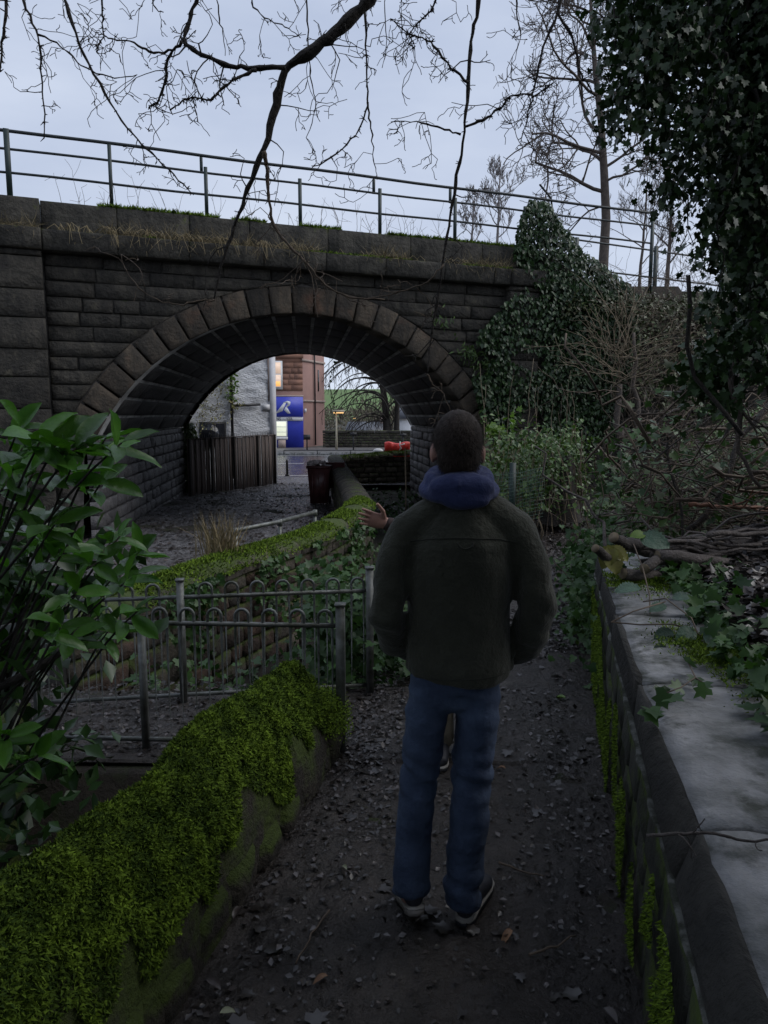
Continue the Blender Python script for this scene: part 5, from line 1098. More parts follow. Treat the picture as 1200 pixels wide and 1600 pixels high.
# ------------------------------------------------------------------ overhanging bare tree, its limbs come in from above
ot = thing('overhanging_tree', 'bare twiggy limbs of an overhanging tree reaching down across the sky', 'tree', (3.6, 1.2, .9))
mb = MB(); mb.tube([(3.7, 1.1, .7), (3.5, 1.2, 2.5), (3.2, 1.5, 4.5), (2.6, 2.0, 6.2), (1.6, 2.6, 7.4), (.6, 3.2, 7.9), (-.8, 3.6, 8.1), (-2.2, 4.0, 7.8)], [.34, .29, .25, .2, .16, .12, .08, .05], 9); mb.build('trunk', M['bark'], ot, True)
limbs = [
 ([(660, -190), (640, -120), (575, 2), (530, 45), (490, 80), (445, 105), (432, 160), (412, 235), (385, 300), (368, 350), (347, 410), (335, 470)], 3.6, .040, .004, 20),
 ([(445, 105), (400, 107), (360, 105), (310, 82), (285, 64), (300, 20), (318, -30)], 3.6, .012, .008, 14),
 ([(400, 110), (370, 122), (345, 140), (330, 158), (300, 150), (265, 172)], 3.55, .008, .003, 12),
 ([(285, 64), (262, 90), (258, 130), (248, 160), (235, 165)], 3.6, .008, .003, 16),
 ([(270, 78), (235, 85), (205, 62), (175, 62), (150, 50)], 3.6, .006, .002, 14),
 ([(412, 235), (418, 262), (418, 300), (425, 350), (450, 385), (480, 410), (500, 440), (540, 465), (600, 468)], 3.6, .010, .003, 14),
 ([(95, -40), (103, 5), (125, 75), (160, 140), (200, 203), (230, 235), (270, 272), (300, 302)], 3.9, .010, .003, 10),
 ([(30, -40), (36, 5), (62, 55), (64, 110), (68, 160), (70, 215)], 3.8, .008, .003, 9),
 ([(62, 55), (100, 75), (130, 105), (170, 122), (215, 118)], 3.8, .005, .002, 8),
 ([(12, -40), (8, 30), (3, 70), (0, 110)], 3.5, .009, .004, 5),
 ([(568, -60), (571, 40), (572, 110), (576, 165), (560, 205), (530, 238), (490, 262)], 4.0, .008, .003, 18),
 ([(575, 160), (580, 200), (585, 250), (590, 280)], 4.0, .005, .002, 6),
 ([(478, -40), (480, 40), (483, 90), (487, 130), (495, 165), (480, 215)], 3.8, .006, .002, 14),
 ([(395, -40), (392, 10), (420, 32), (450, 42), (470, 60)], 3.9, .006, .002, 10),
 ([(335, -40), (340, 20), (350, 55), (352, 85)], 3.9, .005, .002, 8),
 ([(160, -30), (160, 20), (162, 55), (150, 80)], 3.9, .007, .002, 12),
 ([(232, -30), (240, 10), (255, 20)], 3.9, .006, .002, 8),
 ([(760, -80), (748, 10), (735, 65), (731, 130), (727, 200), (716, 268), (703, 335), (692, 415), (682, 480), (672, 545), (668, 585)], 3.7, .013, .004, 18),
 ([(731, 130), (700, 100), (668, 60), (640, 55), (610, 30)], 3.7, .007, .002, 18),
 ([(727, 200), (760, 185), (785, 165), (800, 148), (838, 148), (862, 132)], 3.7, .007, .003, 12),
 ([(720, 210), (690, 200), (650, 190), (610, 190)], 3.7, .005, .002, 10),
 ([(895, -80), (878, 5), (850, 70), (835, 130), (828, 170), (815, 215)], 4.2, .011, .003, 16),
 ([(870, 20), (895, 60), (905, 110), (925, 140)], 4.2, .008, .003, 14),
 ([(800, -60), (808, 20), (815, 60), (800, 100)], 4.2, .006, .002, 12),
 ([(690, -60), (680, 10), (660, 30), (640, 50), (645, 75)], 4.0, .007, .002, 16),
 ([(620, -60), (600, 0), (605, 70), (598, 105)], 4.3, .004, .002, 6),
 ([(335, 470), (320, 468), (285, 476), (250, 470), (215, 450), (195, 420), (188, 398)], 3.6, .004, .002, 5),
 ([(668, 585), (676, 600), (690, 612), (705, 640)], 3.7, .004, .002, 5),
 ([(692, 415), (670, 440), (640, 452), (600, 462), (560, 470)], 3.7, .004, .002, 6),
]
pale = {26, 27, 28, 5}
for i, (px, y, r0, r1, nt_) in enumerate(limbs):
    yy = y + np.cumsum(RNG.normal(0, .02, len(px))); P = np.array([at(a, b, q) for (a, b), q in zip(px, yy)])
    if px[0][1] < -20:
        c = P[0]; P = np.concatenate([[V(c[0] * .5 + .35, c[1] - .45, c[2] + 2.4 + .0), c * .6 + V(c[0] * .5 + .35, c[1] - .45, c[2] + 2.4) * .4], P])
    n = max(10, len(P) * 4); t = np.linspace(0, 1, n); tt = np.linspace(0, 1, len(P)); Q = np.stack([np.interp(t, tt, P[:, k]) for k in range(3)], -1); Q[1:-1] = (Q[:-2] + 2 * Q[1:-1] + Q[2:]) / 4; Q += .0028 * RNG.normal(size=Q.shape)
    mb = MB(); rad = np.linspace(r0, r1, n) * (1 + .18 * RNG.normal(size=n)).clip(.7, 1.4); mb.tube(Q, rad, 6)
    br = mb.build('branch', M['twig'] if i in pale else M['bark'], ot, True)
    mb = MB()
    for k in range(int(nt_ * .6)):
        j = RNG.integers(int(n * .25), n); q = Q[j]
        if q[2] > 5.2: continue
        spray(mb, q, rvec(1)[0] * V(1, .6, .8) + V(0, 0, -.25), RNG.uniform(.07, .27), min(r1 * .9, .0042), 2, .10, .75, 2, 4, .0018)
    if r0 > .006:
        for k in range(70): j = RNG.integers(3, n); mb.tube([Q[j], Q[j] + unit(rvec(1)[0] + V(0, 0, -.2)) * RNG.uniform(.008, .028)], [.0038, .0014], 3)
    tw = mb.build('twigs', M['twig'] if i in pale else M['bark'], br); tw['kind'] = 'stuff'
# ------------------------------------------------------------------ right-hand bank: undergrowth, brushwood, logs, leaves
def ground_pts(n, x0, x1, y0, y1, keep):
    x = RNG.uniform(x0, x1, n); y = RNG.uniform(y0, y1, n); k = keep(x, y); x, y = x[k], y[k]; return np.stack([x, y, height(x, y)], -1)
offpath = lambda x, y: (x > np.where(y < 5.3, xwall(y) + .42, np.maximum(xpath(y) + .42, 0)))
mb = MB()
P = ground_pts(15000, .9, 7.5, 5.3, 15.5, lambda x, y: offpath(x, y) & (fbm(np.c_[x, y, 0 * x], .8, 3) > -.25 - .3 * (y > 9)))
n = len(P); P[:, 2] += RNG.uniform(.0, .28, n); leaves(mb, P, rvec(n) + V(0, -.2, .15), rvec(n) * .5 + V(0, -.35, 1), RNG.uniform(.05, .10, n), T_SIMPLE)
P = ground_pts(5000, -.6, 5, 8.5, 15.5, lambda x, y: (x < xpath(y) - .45) & (x > xpath(y) - 2.6) & (fbm(np.c_[x, y, 0 * x], .8, 3) > -.4)); n = len(P); P[:, 2] += RNG.uniform(0, .4, n) ; leaves(mb, P, rvec(n) + V(0, -.2, .15), rvec(n) * .5 + V(0, -.35, 1), RNG.uniform(.05, .10, n), T_SIMPLE)
tag(mb.build('undergrowth', M['herb']), 'low leafy undergrowth covering the bank beyond the path', 'undergrowth', None, 'stuff')
# ivy and weeds at the end of the retaining wall, along its foot
mb = MB(); n = 2200; c = V(1.80, 6.0, .33); P = c + RNG.normal(size=(n, 3)) * V(.15, .62, .22); P[:, 0] += .22 * (P[:, 1] - 6); P = P[P[:, 2] > .0]; n = len(P); leaves(mb, P, rvec(n) + V(-.2, -.3, -.2), rvec(n) * .6 + V(-.4, -.5, .8), RNG.uniform(.04, .075, n), T_LOBED)
tag(mb.build('wall_end_ivy', M['ivyl']), 'clump of ivy and weeds spilling over the far end of the coping wall', 'ivy')
# upright weeds and nettles with bright leaves near the right pier
sh = thing('wild_shrub', 'straggly yellow-green shrub growing in front of the right arch pier', 'shrub', tuple(at(850, 800, 11.5)))
mb, ms = MB(), MB()
for k in range(95):
    px, py = random.uniform(755, 915), random.triangular(652, 745, 680); e = at(px, py, random.uniform(9.6, 12.5)); b = V(e[0] + random.uniform(-.25, .25), e[1], max(h1(e[0], e[1]), -.3)); pts = wiggle(b, e, 9, .03); ms.tube(pts, np.linspace(.008, .003, 9), 3)
    for q in pts[3:]: m_ = 6; leaves(mb, q + RNG.normal(size=(m_, 3)) * .07, rvec(m_) + V(0, 0, -.2), rvec(m_) * .5 + V(0, -.3, 1), RNG.uniform(.05, .11, m_), T_SIMPLE)
mb.build('leaves', M['herb'], sh); ms.build('stem', M['paletwig'], sh)
lm = MB(); P = at(772, 672, 10.8) + RNG.normal(size=(26, 3)) * V(.09, .06, .05); leaves(lm, P, rvec(26) + V(0, 0, -.2), rvec(26) * .5 + V(0, -.6, .8), RNG.uniform(.08, .13, 26), T_LOBED); P = at(800, 662, 11) + RNG.normal(size=(14, 3)) * V(.06, .06, .08); leaves(lm, P, rvec(14), rvec(14) * .5 + V(0, -.6, .8), RNG.uniform(.07, .11, 14), T_LOBED); lm.build('lime_leaves', M['lime'], sh)
# pale stalks by the pier
st = MB()
for k in range(16): px = random.uniform(748, 905); e = at(px, random.uniform(560, 690), random.uniform(12, 14)); b = V(e[0] + random.uniform(-.4, .2), e[1], .2); st.tube(wiggle(b, e, 10, .035), np.linspace(.010, .003, 10), 4)
tag(st.build('dead_stalks', M['paletwig']), 'thin pale dead stalks standing against the ivy by the right pier', 'stalks')
# old stump
sp = thing('tree_stump', 'dark shaggy tree stump beside the path behind the man', 'stump', tuple(at(872, 800, 10.4)))
c = at(872, 792, 10.4); h0 = c[2]; mb = MB(); g = []
for i, (z, r) in enumerate(((-.2, .36), (.05, .29), (.2, .24), (.45, .21), (.66, .20), (.72, .14))):
    for k in range(20): a = k / 20 * 2 * math.pi; rr_ = r * (1 + .14 * math.sin(a * 5 + i * .3) + .08 * math.sin(a * 9)); g.append((c[0] + rr_ * math.cos(a), c[1] + rr_ * math.sin(a), h0 + z + .03 * math.sin(a * 4)))
mb.add(np.array(g), [[i * 20 + k, i * 20 + (k + 1) % 20, (i + 1) * 20 + (k + 1) % 20, (i + 1) * 20 + k] for i in range(5) for k in range(20)] + [[100 + k for k in range(20)]]); mb.build('trunk', M['bark'], sp)
mb = MB()
for k in range(60): a = random.uniform(0, 6.28); p = c + V(.24 * math.cos(a), .24 * math.sin(a), random.uniform(.3, .75)); mb.tube(wiggle(p, p + V(.1 * math.cos(a), .1 * math.sin(a), -random.uniform(.3, .75)), 6, .02), .006, 3)
mb.build('hanging_roots', M['straw'] if False else M['twig'], sp)
mb = MB(); P = c + V(0, 0, .75) + RNG.normal(size=(400, 3)) * V(.30, .25, .12); leaves(mb, P, rvec(400), rvec(400) * .5 + V(0, -.3, 1), RNG.uniform(.05, .10, 400)); mb.build('leaves', M['herb'], sp)
# green plastic netting on posts
nf = thing('netting_fence', 'green plastic netting fence with green post right of the man', 'fence', tuple(at(800, 800, 8.2)))
n0, n1 = at(752, 742, 8.2), at(850, 730, 9.2); u = n1 - n0; nh = .62
mb = MB()
for q in np.linspace(0, 1, 31): p = n0 + u * q; mb.tube([p, p + V(.02 * math.sin(q * 20), .03 * math.sin(q * 9), -nh * .5), p + V(.0, .02, -nh)], .0026, 3)
for z in np.linspace(0, 1, 15): mb.tube([n0 + u * q + V(0, .03 * math.sin(q * 9 + z * 3), -nh * z - .03 * math.sin(q * 3.1) * (1 - z)) for q in np.linspace(0, 1, 12)], .0026, 3)
nn_ = mb.build('netting', M['netting'], nf); nn_['kind'] = 'stuff'
for q in (.0, .48): p = n0 + u * q; pbox('post', M['green'], nf, (p[0], p[1] + .03, p[2] - .33), (.07, .04, .85))
# straggling shrub with pale bare shoots on the wing wall
bs = thing('bare_shrub', 'leafless shrub with fanned pale shoots against the ivy-grown wing wall', 'shrub', tuple(at(965, 620, 13.5)))
mb = MB(); c = at(968, 600, 13.6); mb.tube(wiggle(at(965, 690, 13.6), c, 7, .03), np.linspace(.07, .05, 7), 6); mb.tube(wiggle(at(985, 690, 13.8), at(990, 520, 13.8), 9, .05), np.linspace(.05, .03, 9), 6); mb.build('stem', M['bark2'], bs)
mb = MB()
for k in range(48):
    a = random.uniform(-.2, 3.2); L_ = random.uniform(.6, 1.7); p = c + V(random.uniform(-.15, .25), random.uniform(-.2, .2), random.uniform(-.1, .7)); e = p + V(math.cos(a) * L_ * random.choice((1, 1, .6)), random.uniform(-.5, .3), math.sin(a) * L_ * .75 + .1)
    pts = wiggle(p, e, 8, .035); mb.tube(pts, np.linspace(.010, .004, 8), 3)
    for j in (3, 5, 6): spray(mb, pts[j], e - p + rvec(1)[0] * L_, L_ * .35, .005, 0, 0, .2, 2, 3, .003)
mb.build('shoots', M['paletwig'], bs)
rustb = MB(); rustb.tube(wiggle(at(967, 575, 13.2), at(965, 545, 13.2), 5, .01) , .07, 6); 
# scrub along the top of the wing wall / embankment edge
mb = MB(); n = 3600; px = RNG.uniform(880, 1130, n); P = np.array([onface(a, b, o) for a, b, o in zip(px, RNG.normal(0, 9, n) + 478 - .0 * px, RNG.uniform(-.9, .6, n))]); leaves(mb, P, rvec(n) + V(0, 0, -.2), rvec(n) * .6 + V(0, -.5, .8), RNG.uniform(.06, .12, n)); 
n = 2600; q = inpoly([(985, 480), (1130, 470), (1150, 640), (1060, 660), (990, 610)], n); P = np.array([onface(a, b, o) for (a, b), o in zip(q, RNG.uniform(.1, 1.4, n))]); leaves(mb, P, rvec(n) + V(0, 0, -.5), rvec(n) * .6 + V(0, -.5, .7), RNG.uniform(.06, .12, n))
tag(mb.build('embankment_scrub', mat('embankment_leaf', (.05, .045, .02), (.07, .10, .025), .5, 20, tone=True)), 'mixed brambles and brown leaves along the top of the embankment by the railing', 'scrub', None, 'stuff')
mb = MB()
for k in range(170):
    p = onface(random.uniform(960, 1130), random.uniform(430, 640), random.uniform(0, 1.2)); spray(mb, p, V(random.uniform(-.6, .6), -.2, random.uniform(-.3, 1)), random.uniform(.5, 1.3), .007, 1, 0, .25, 3, 3, .003)
tag(mb.build('bramble_canes', M['twig']), 'tangle of thin brown bramble canes hanging on the embankment below the railing', 'brambles', None, 'stuff')
# brushwood tangle on the bank
mb = MB(); n = 1500; px = RNG.uniform(930, 1210, n); py = RNG.normal(770, 85, n).clip(600, 905); P = np.array([at(a, b, q) for a, b, q in zip(px, py, RNG.uniform(5.6, 8.6, n))]); hh = height(P[:, 0], P[:, 1]); P[:, 2] = np.maximum(P[:, 2], hh + .03); P = P[P[:, 2] < hh + 1.5]; n = len(P); leaves(mb, P, rvec(n) + V(0, 0, -.3), rvec(n) * .6 + V(0, -.4, .9), RNG.uniform(.05, .10, n), T_LOBED)
tag(mb.build('brushwood_ivy', M['ivyl']), 'ivy and bramble leaves growing up through the brushwood heap', 'ivy', None, 'stuff')
mb = MB(); pl_ = MB()
for k in range(620):
    px, py = random.uniform(925, 1230), random.gauss(770, 75); py = min(max(py, 610), 905); y = random.uniform(5.4, 8.5); p = at(px, py, y)
    h0 = h1(p[0], p[1]); 
    if p[2] < h0 + .02: p[2] = h0 + random.uniform(.02, .3)
    a = random.gauss(0, .9); L_ = random.uniform(.4, 1.5); d = V(math.cos(a), random.uniform(-.5, .5), math.sin(a) * .7); e = p + d * L_; 
    if e[2] < h0: e[2] = h0 + .05
    pts = wiggle(p, e, 9, .05 * L_); r = random.choice((.002, .003, .003, .004, .005, .006, .009, .015)); (mb if random.random() < .7 else pl_).tube(pts, np.linspace(r, r * .5, 9), 4)
    if random.random() < .5: spray(mb, pts[4], d + rvec(1)[0], L_ * .5, r * .5, 1, 0, .3, 2, 3, .002)
tag(mb.build('brushwood', M['twig']), 'heap of cut brown brushwood on the bank to the right', 'brushwood', None, 'stuff')
tag(pl_.build('dry_brushwood', M['log']), 'paler dry sticks mixed through the brushwood heap on the bank', 'brushwood', None, 'stuff')
fb = [
 ('stripped orange-brown branch lying across the brushwood heap', [(1078, 788, 5.6), (1120, 792, 5.6), (1165, 792, 5.6), (1240, 797, 5.7)], .020, M['rust']),
 ('pale slanting stick below the shrub on the far bank', [(945, 711, 8.2), (990, 724, 8.0), (1040, 738, 7.8)], .013, M['paletwig']),
 ('curved grey branch rising through the brushwood at the right edge', [(1075, 830, 5.8), (1120, 790, 5.8), (1145, 730, 5.9), (1150, 690, 6.0), (1195, 640, 6.0), (1240, 600, 6.1)], .026, M['log']),
 ('forked grey branch leaning right above the log pile', [(1130, 700, 6.2), (1140, 660, 6.2), (1155, 610, 6.2), (1152, 560, 6.3)], .018, M['log']),
 ('dark crooked branch climbing from the log pile to the trunk', [(1062, 880, 5.4), (1070, 810, 5.5), (1048, 740, 5.7), (1040, 690, 5.8), (1075, 670, 5.9), (1110, 660, 5.9)], .012, M['bark']),
 ('long thin branch arching over the logs', [(985, 905, 5.0), (1040, 880, 5.0), (1095, 842, 5.1), (1150, 805, 5.2), (1220, 800, 5.3)], .012, M['log']),
 ('sinuous grey stem in front of the ivy-clad trunk', [(1150, 560, 5.0), (1140, 600, 4.9), (1160, 650, 4.9), (1150, 700, 4.9), (1185, 760, 4.9)], .02, M['bark2']),
 ('thin bare twig lying across the pale coping in the near right corner', [(1010, 1306, 1.62), (1060, 1302, 1.60), (1110, 1300, 1.60), (1160, 1315, 1.58), (1230, 1312, 1.56)], .0045, M['log']),
]
for lab, pp, r, mt in fb:
    P = np.array([at(*q) for q in pp]); t = np.linspace(0, 1, 18); tt = np.linspace(0, 1, len(P)); Q = np.stack([np.interp(t, tt, P[:, k]) for k in range(3)], -1); Q[1:-1] = (Q[:-2] + Q[1:-1] * 2 + Q[2:]) / 4; Q += .25 * r * RNG.normal(size=Q.shape)
    mb = MB(); mb.tube(Q, np.linspace(r, r * .6, 18), 7)
    for k in range(5):
        j = RNG.integers(4, 17); spray(mb, Q[j], rvec(1)[0] + (Q[j] - Q[j - 1]) * 8, r * 14, r * .4, 0, 0, .3, 2, 4, .0015)
    tag(mb.build('fallen_branch', mt, None, True), lab, 'branch', 'branches on the right bank')
logs = [((928, 857, 4.75), (975, 870, 5.0), .028), ((957, 841, 4.9), (1010, 848, 5.0), .036), ((985, 852, 5.1), (1075, 862, 5.2), .033), ((1000, 885, 4.8), (1100, 848, 5.2), .035), ((1030, 872, 4.9), (1240, 895, 5.2), .038), ((1085, 862, 5.2), (1260, 868, 5.6), .04), ((1130, 848, 5.4), (1260, 838, 5.7), .035), ((1010, 905, 4.9), (1240, 915, 5.2), .045), ((1100, 885, 5.2), (1250, 888, 5.3), .05), ((975, 895, 4.8), (1060, 905, 5.0), .035), ((1040, 850, 5.6), (1200, 832, 5.9), .03), ((1030, 925, 4.95), (1050, 865, 5.0), .022)]
lbl = ['short sawn log end poking left over the end of the coping', 'topmost pale sawn log at the left end of the pile', 'grey log lying just right of the topmost sawn log', 'slanting log crossing the pile from lower left', 'long grey log through the middle of the pile', 'thick log leaving the picture at the right, second from top', 'uppermost long log at the right end of the pile', 'lowest dark log of the pile above the coping moss', 'stout dark log at the right below the long grey one', 'short dark log under the yellowing leaf', 'thin log at the back of the pile', 'short upright cut stub propping the log pile']
for (a, b, r), lab in zip(logs, lbl):
    p, q = at(a[0], a[1], a[2] * .88), at(b[0], b[1], b[2] * .88); pts = wiggle(p, q, 9, .012); lg = thing('log', lab, 'log', tuple((p + q) / 2), 'logs piled on the coping'); mb = MB(); mb.tube(pts, r * (1 + .08 * RNG.normal(size=9)), 9); mb.build('bark', M['log'], lg, True)
    d = unit(pts[0] - pts[1]); mb = MB(); mb.tube([pts[0] + d * .001, pts[0] + d * .004], r * .92, 9); mb.build('cut_end', M['paletwig'], lg)
for k in range(22):
    p = at(random.uniform(985, 1120), random.uniform(838, 892), random.uniform(4.3, 4.9)); q = p + V(random.uniform(.5, 1.3), random.uniform(-.05, .5), random.uniform(-.06, .12)); r = random.uniform(.008, .018); mb = MB(); mb.tube(wiggle(p, q, 9, .018), np.linspace(r, r * .6, 9), 7); tag(mb.build('cut_stick', M['log'], None, True), 'thin cut stick lying across the log pile behind the coping', 'stick', 'thin sticks on the log pile')
# brambles with big leaves hanging over the coping
def leaf_on(lab, px, py, y, s, mt, u, nrm, nm, cat, grp, tmpl):
    p = at(px, py, y); mb = MB(); uu, nn2 = unit(u), unit(nrm); leaves(mb, p[None], uu[None], nn2[None], s, tmpl, np.array([.5])); o = mb.build(nm, mt); tag(o, lab, cat, grp); return o
br = thing('bramble', 'bramble with big veined grey-green leaves drooping over the pale coping', 'bramble', tuple(at(1090, 1010, 3.3)))
T_TOOTH = []
def tooth_leaf(name):
    mb = MB(); vs = [(0, 0, 0)]; n = 16; L1, Rr = [], []
    for i in range(1, n):
        t = i / n; wv = .36 * math.sin(math.pi * t ** .8) ** .75 + (.03 if i % 2 else -.01); L1.append((-wv, t, .10 - .35 * (t - .45) ** 2 + (.03 if i % 2 else -.015))); Rr.append((wv, t, .10 - .35 * (t - .45) ** 2 + (.03 if i % 2 else -.015)))
    mid = [(0, i / n, -.02 - .35 * (i / n - .45) ** 2 + .07) for i in range(1, n)]
    vs += L1 + mid + Rr + [(0, 1, -.1)]; m = n - 1; f = [[0, 1 + m, 1], [0, 1 + 2 * m, 1 + m]]
    for i in range(m - 1): f += [[1 + i, 1 + m + i, 2 + m + i, 2 + i], [1 + m + i, 1 + 2 * m + i, 2 + 2 * m + i, 2 + m + i]]
    f += [[m, 2 * m, 3 * m + 1], [2 * m, 3 * m, 3 * m + 1]]; mb.add(np.array(vs), f); return mb.mesh(name, True)
BLV = tooth_leaf('leaf')
for px, py, y, s, u, nr in ((1075, 962, 3.25, .10, (-.3, -.5, .35), (0, -.7, .9)), (1085, 985, 3.15, .11, (-.8, -.3, -.35), (0, -.8, .7)), (1098, 990, 3.1, .13, (.75, -.35, -.35), (-.1, -.8, .7)), (1078, 1000, 3.1, .115, (-.35, -.3, -.9), (0, -.95, .35)), (1050, 985, 3.2, .10, (-.9, -.2, -.5), (0, -.7, .8)), (1120, 970, 3.3, .09, (.9, -.1, .05), (0, -.6, .9)), (1050, 935, 3.5, .10, (.9, -.2, .12), (0, -.4, 1)), (1040, 945, 3.45, .09, (-.8, -.2, -.25), (0, -.5, 1)), (1000, 918, 3.7, .13, (-.9, -.1, -.1), (0, -.3, 1)), (960, 925, 3.75, .09, (.95, 0, .05), (0, -.3, 1)), (1105, 960, 3.4, .09, (.5, .3, .5), (0, -.6, .9)), (1035, 1005, 3.1, .08, (-.4, -.4, -.7), (0, -.9, .5))):
    place_leaf(BLV, M['bramble'], at(px, py, y), V(*u), V(*nr), s, br)
mb = MB()
for pp in ([(1005, 940, 3.6), (1040, 935, 3.45), (1080, 965, 3.25), (1090, 990, 3.1)], [(955, 972, 3.2), (1000, 976, 3.2), (1050, 975, 3.2), (1085, 985, 3.15)], [(955, 972, 3.2), (990, 955, 3.3), (1040, 940, 3.45)], [(990, 850, 4.2), (1005, 890, 4.0), (1015, 930, 3.8), (1016, 960, 3.6)], [(1090, 990, 3.1), (1120, 1010, 3.2), (1160, 960, 3.5)]):
    mb.tube([at(*q) for q in pp], .0035, 5)
mb.build('stem', M['twig'], br, True)
yl = thing('yellowing_leaf', 'large yellowing bramble leaf hanging at the end of the coping wall', 'leaf', tuple(at(955, 870, 4.3)))
place_leaf(tooth_leaf('leaf'), M['yellow'], at(950, 855, 4.25), V(.25, -.3, -.85), V(.15, -.95, .4), .17, yl); yl2 = tooth_leaf('leaf'); place_leaf(yl2, M['yellow'], at(958, 853, 4.25), V(-.45, -.2, -.85), V(-.3, -.9, .4), .15, yl) ; place_leaf(tooth_leaf('leaf'), M['yellow'], at(952, 856, 4.27), V(.75, -.3, -.5), V(.2, -.9, .5), .13, yl)
gl = thing('overhanging_leaf', 'flat green leaf with lime edge on a long stem above the yellowing leaf', 'leaf', tuple(at(1000, 840, 4.1))); gm = tooth_leaf('leaf'); place_leaf(gm, M['bramble'], at(1000, 838, 4.1), V(.75, -.4, -.25), V(0, -.75, .6), .17, gl); gm2 = tooth_leaf('leaf'); place_leaf(gm2, M['lime'], at(1008, 835, 4.1), V(-.9, -.1, -.1), V(0, -.6, .8), .09, gl)
iv3 = thing('ivy_sprig', 'sprig of dark ivy leaves lying on the pale coping slab', 'ivy', tuple(at(1070, 1120, 2.5)))
mb = MB(); pp = [(1075, 1060, 2.75), (1085, 1085, 2.6), (1062, 1110, 2.5), (1040, 1118, 2.45), (1045, 1135, 2.4), (1095, 1110, 2.55), (1030, 1110, 2.5), (1100, 1130, 2.5), (1015, 1180, 2.3), (1010, 1165, 2.3)]
P = np.array([at(*q) for q in pp]); P[:, 2] = np.maximum(P[:, 2], .84); k = len(P); leaves(mb, P, rvec(k) * .5 + V(-.3, -.5, -.1), rvec(k) * .3 + V(0, -.6, .8), RNG.uniform(.06, .085, k), T_LOBED); mb.build('leaves', M['ivyl'], iv3)
mb = MB(); mb.tube([P[0], P[1], P[2], P[3]], .003, 4); mb.tube([P[5], P[1]], .003, 4); mb.build('stem', M['twig'], iv3)
# litter and small ivy on the bank next to the coping
mb = MB(); y = RNG.uniform(1.0, 5.3, 6000); o = .37 + np.abs(RNG.normal(0, .5, 6000)); x = xwall(y) + o; P = np.stack([x, y, height(x, y) + RNG.uniform(.0, .05, 6000)], -1); leaves(mb, P, rvec(6000) * V(1, 1, .3), rvec(6000) * .5 + V(0, 0, 1), RNG.uniform(.04, .09, 6000), T_SIMPLE, RNG.random(6000) ** 2)
tag(mb.build('bank_litter', M['litter']), 'brown dead leaves matted on the bank behind the coping slabs', 'leaf litter', None, 'stuff')
mb = MB(); n = 520; y = RNG.uniform(1.1, 5.0, n); o = .36 + np.abs(RNG.normal(0, .16, n)); x = xwall(y) + o; P = np.stack([x, y, np.maximum(height(x, y), .80) + RNG.uniform(.02, .10, n)], -1); leaves(mb, P, rvec(n) + V(-.4, -.2, 0), rvec(n) * .4 + V(-.2, -.3, 1), RNG.uniform(.05, .085, n), T_LOBED)
tag(mb.build('bank_ivy_fringe', M['ivyl']), 'ivy trailing along the back edge of the pale coping', 'ivy', None, 'stuff')
# leaf litter on the path and the lane
mb = MB(); n = 90; y = RNG.uniform(1.2, 5, n); x = RNG.uniform(-.6, 1.5, n); k = (x < xwall(y) - .05) & (x > np.where(y < 3.6, xmoss(y) + .03, -.2)); x, y = x[k], y[k]; n = len(x); P = np.stack([x, y, path_h(x, y) + .008], -1); leaves(mb, P, rvec(n) * V(1, 1, .15), rvec(n) * .2 + V(0, 0, 1), RNG.uniform(.04, .08, n), T_LOBED, RNG.random(n) * .14)
tag(mb.build('matted_leaves', M['litter']), 'larger dark leaves trodden flat into the mud of the path', 'leaf litter', None, 'stuff')
mb = MB(); n = 42000; y = 1.0 + 11.5 * RNG.random(n) ** 1.25; x = np.where(y < 5, RNG.uniform(-.75, 1.6, n), xpath(y) + RNG.uniform(-.65, .65, n)); k = (x < np.where(y < 5.2, xwall(y) - .02, 99)) & (x > np.where(y < 3.6, xmoss(y) - .01, -.3)); x, y = x[k], y[k]
wt = fbm(np.c_[x, y, 0 * x], 1.6, 3); k = (wt > -.5) & ((RNG.random(len(x)) < .25 + 1.3 * np.abs(x - xpath(y) - .05)) | (y > 5)) & (RNG.random(len(x)) < np.interp(y, [1, 2.5, 5], [.22, .5, 1])); x, y = x[k], y[k]; n = len(x)
P = np.stack([x, y, path_h(x, y) + RNG.uniform(.001, .012, n)], -1); leaves(mb, P, rvec(n) * V(1, 1, .35), rvec(n) * .35 + V(0, 0, 1), RNG.uniform(.008, .03, n) ** 1.0 * np.interp(y, [1, 4], [.8, 1.5]), T_SIMPLE, RNG.random(n) ** np.interp(y, [1.5, 5], [4.0, 1.8]), 1.1)  # far leaves paler: wet sheen of the distant path put into the tone
n = 2600; x = RNG.uniform(-2.6, 0, n); y = RNG.uniform(3.7, 4.75, n); P = np.stack([x, y, path_h(x, y) + .006], -1); leaves(mb, P, rvec(n) * V(1, 1, .3), rvec(n) * .35 + V(0, 0, 1), RNG.uniform(.015, .045, n), T_SIMPLE, RNG.random(n) ** 2.5, 1.1)
tag(mb.build('path_leaf_litter', M['litter']), 'dark wet trodden leaves scattered over the muddy path', 'leaf litter', None, 'stuff')
mb = MB(); n = 9000; y = RNG.uniform(6.5, 26, n); x = RNG.uniform(-6, -.4, n); k = (x < xcurve(np.minimum(y, 22)) - .25) & (x > -5.4 - .05 * (y - 12)); x, y = x[k], y[k]; n = len(x); P = np.stack([x, y, lane_h(x, y) + .012], -1); leaves(mb, P, rvec(n) * V(1, 1, .3), rvec(n) * .3 + V(0, 0, 1), RNG.uniform(.04, .10, n), T_SIMPLE, RNG.random(n) ** 1.6, 1.2)
tag(mb.build('lane_leaf_litter', M['litter']), 'wet brown leaves scattered over the lane under the arch', 'leaf litter', None, 'stuff')
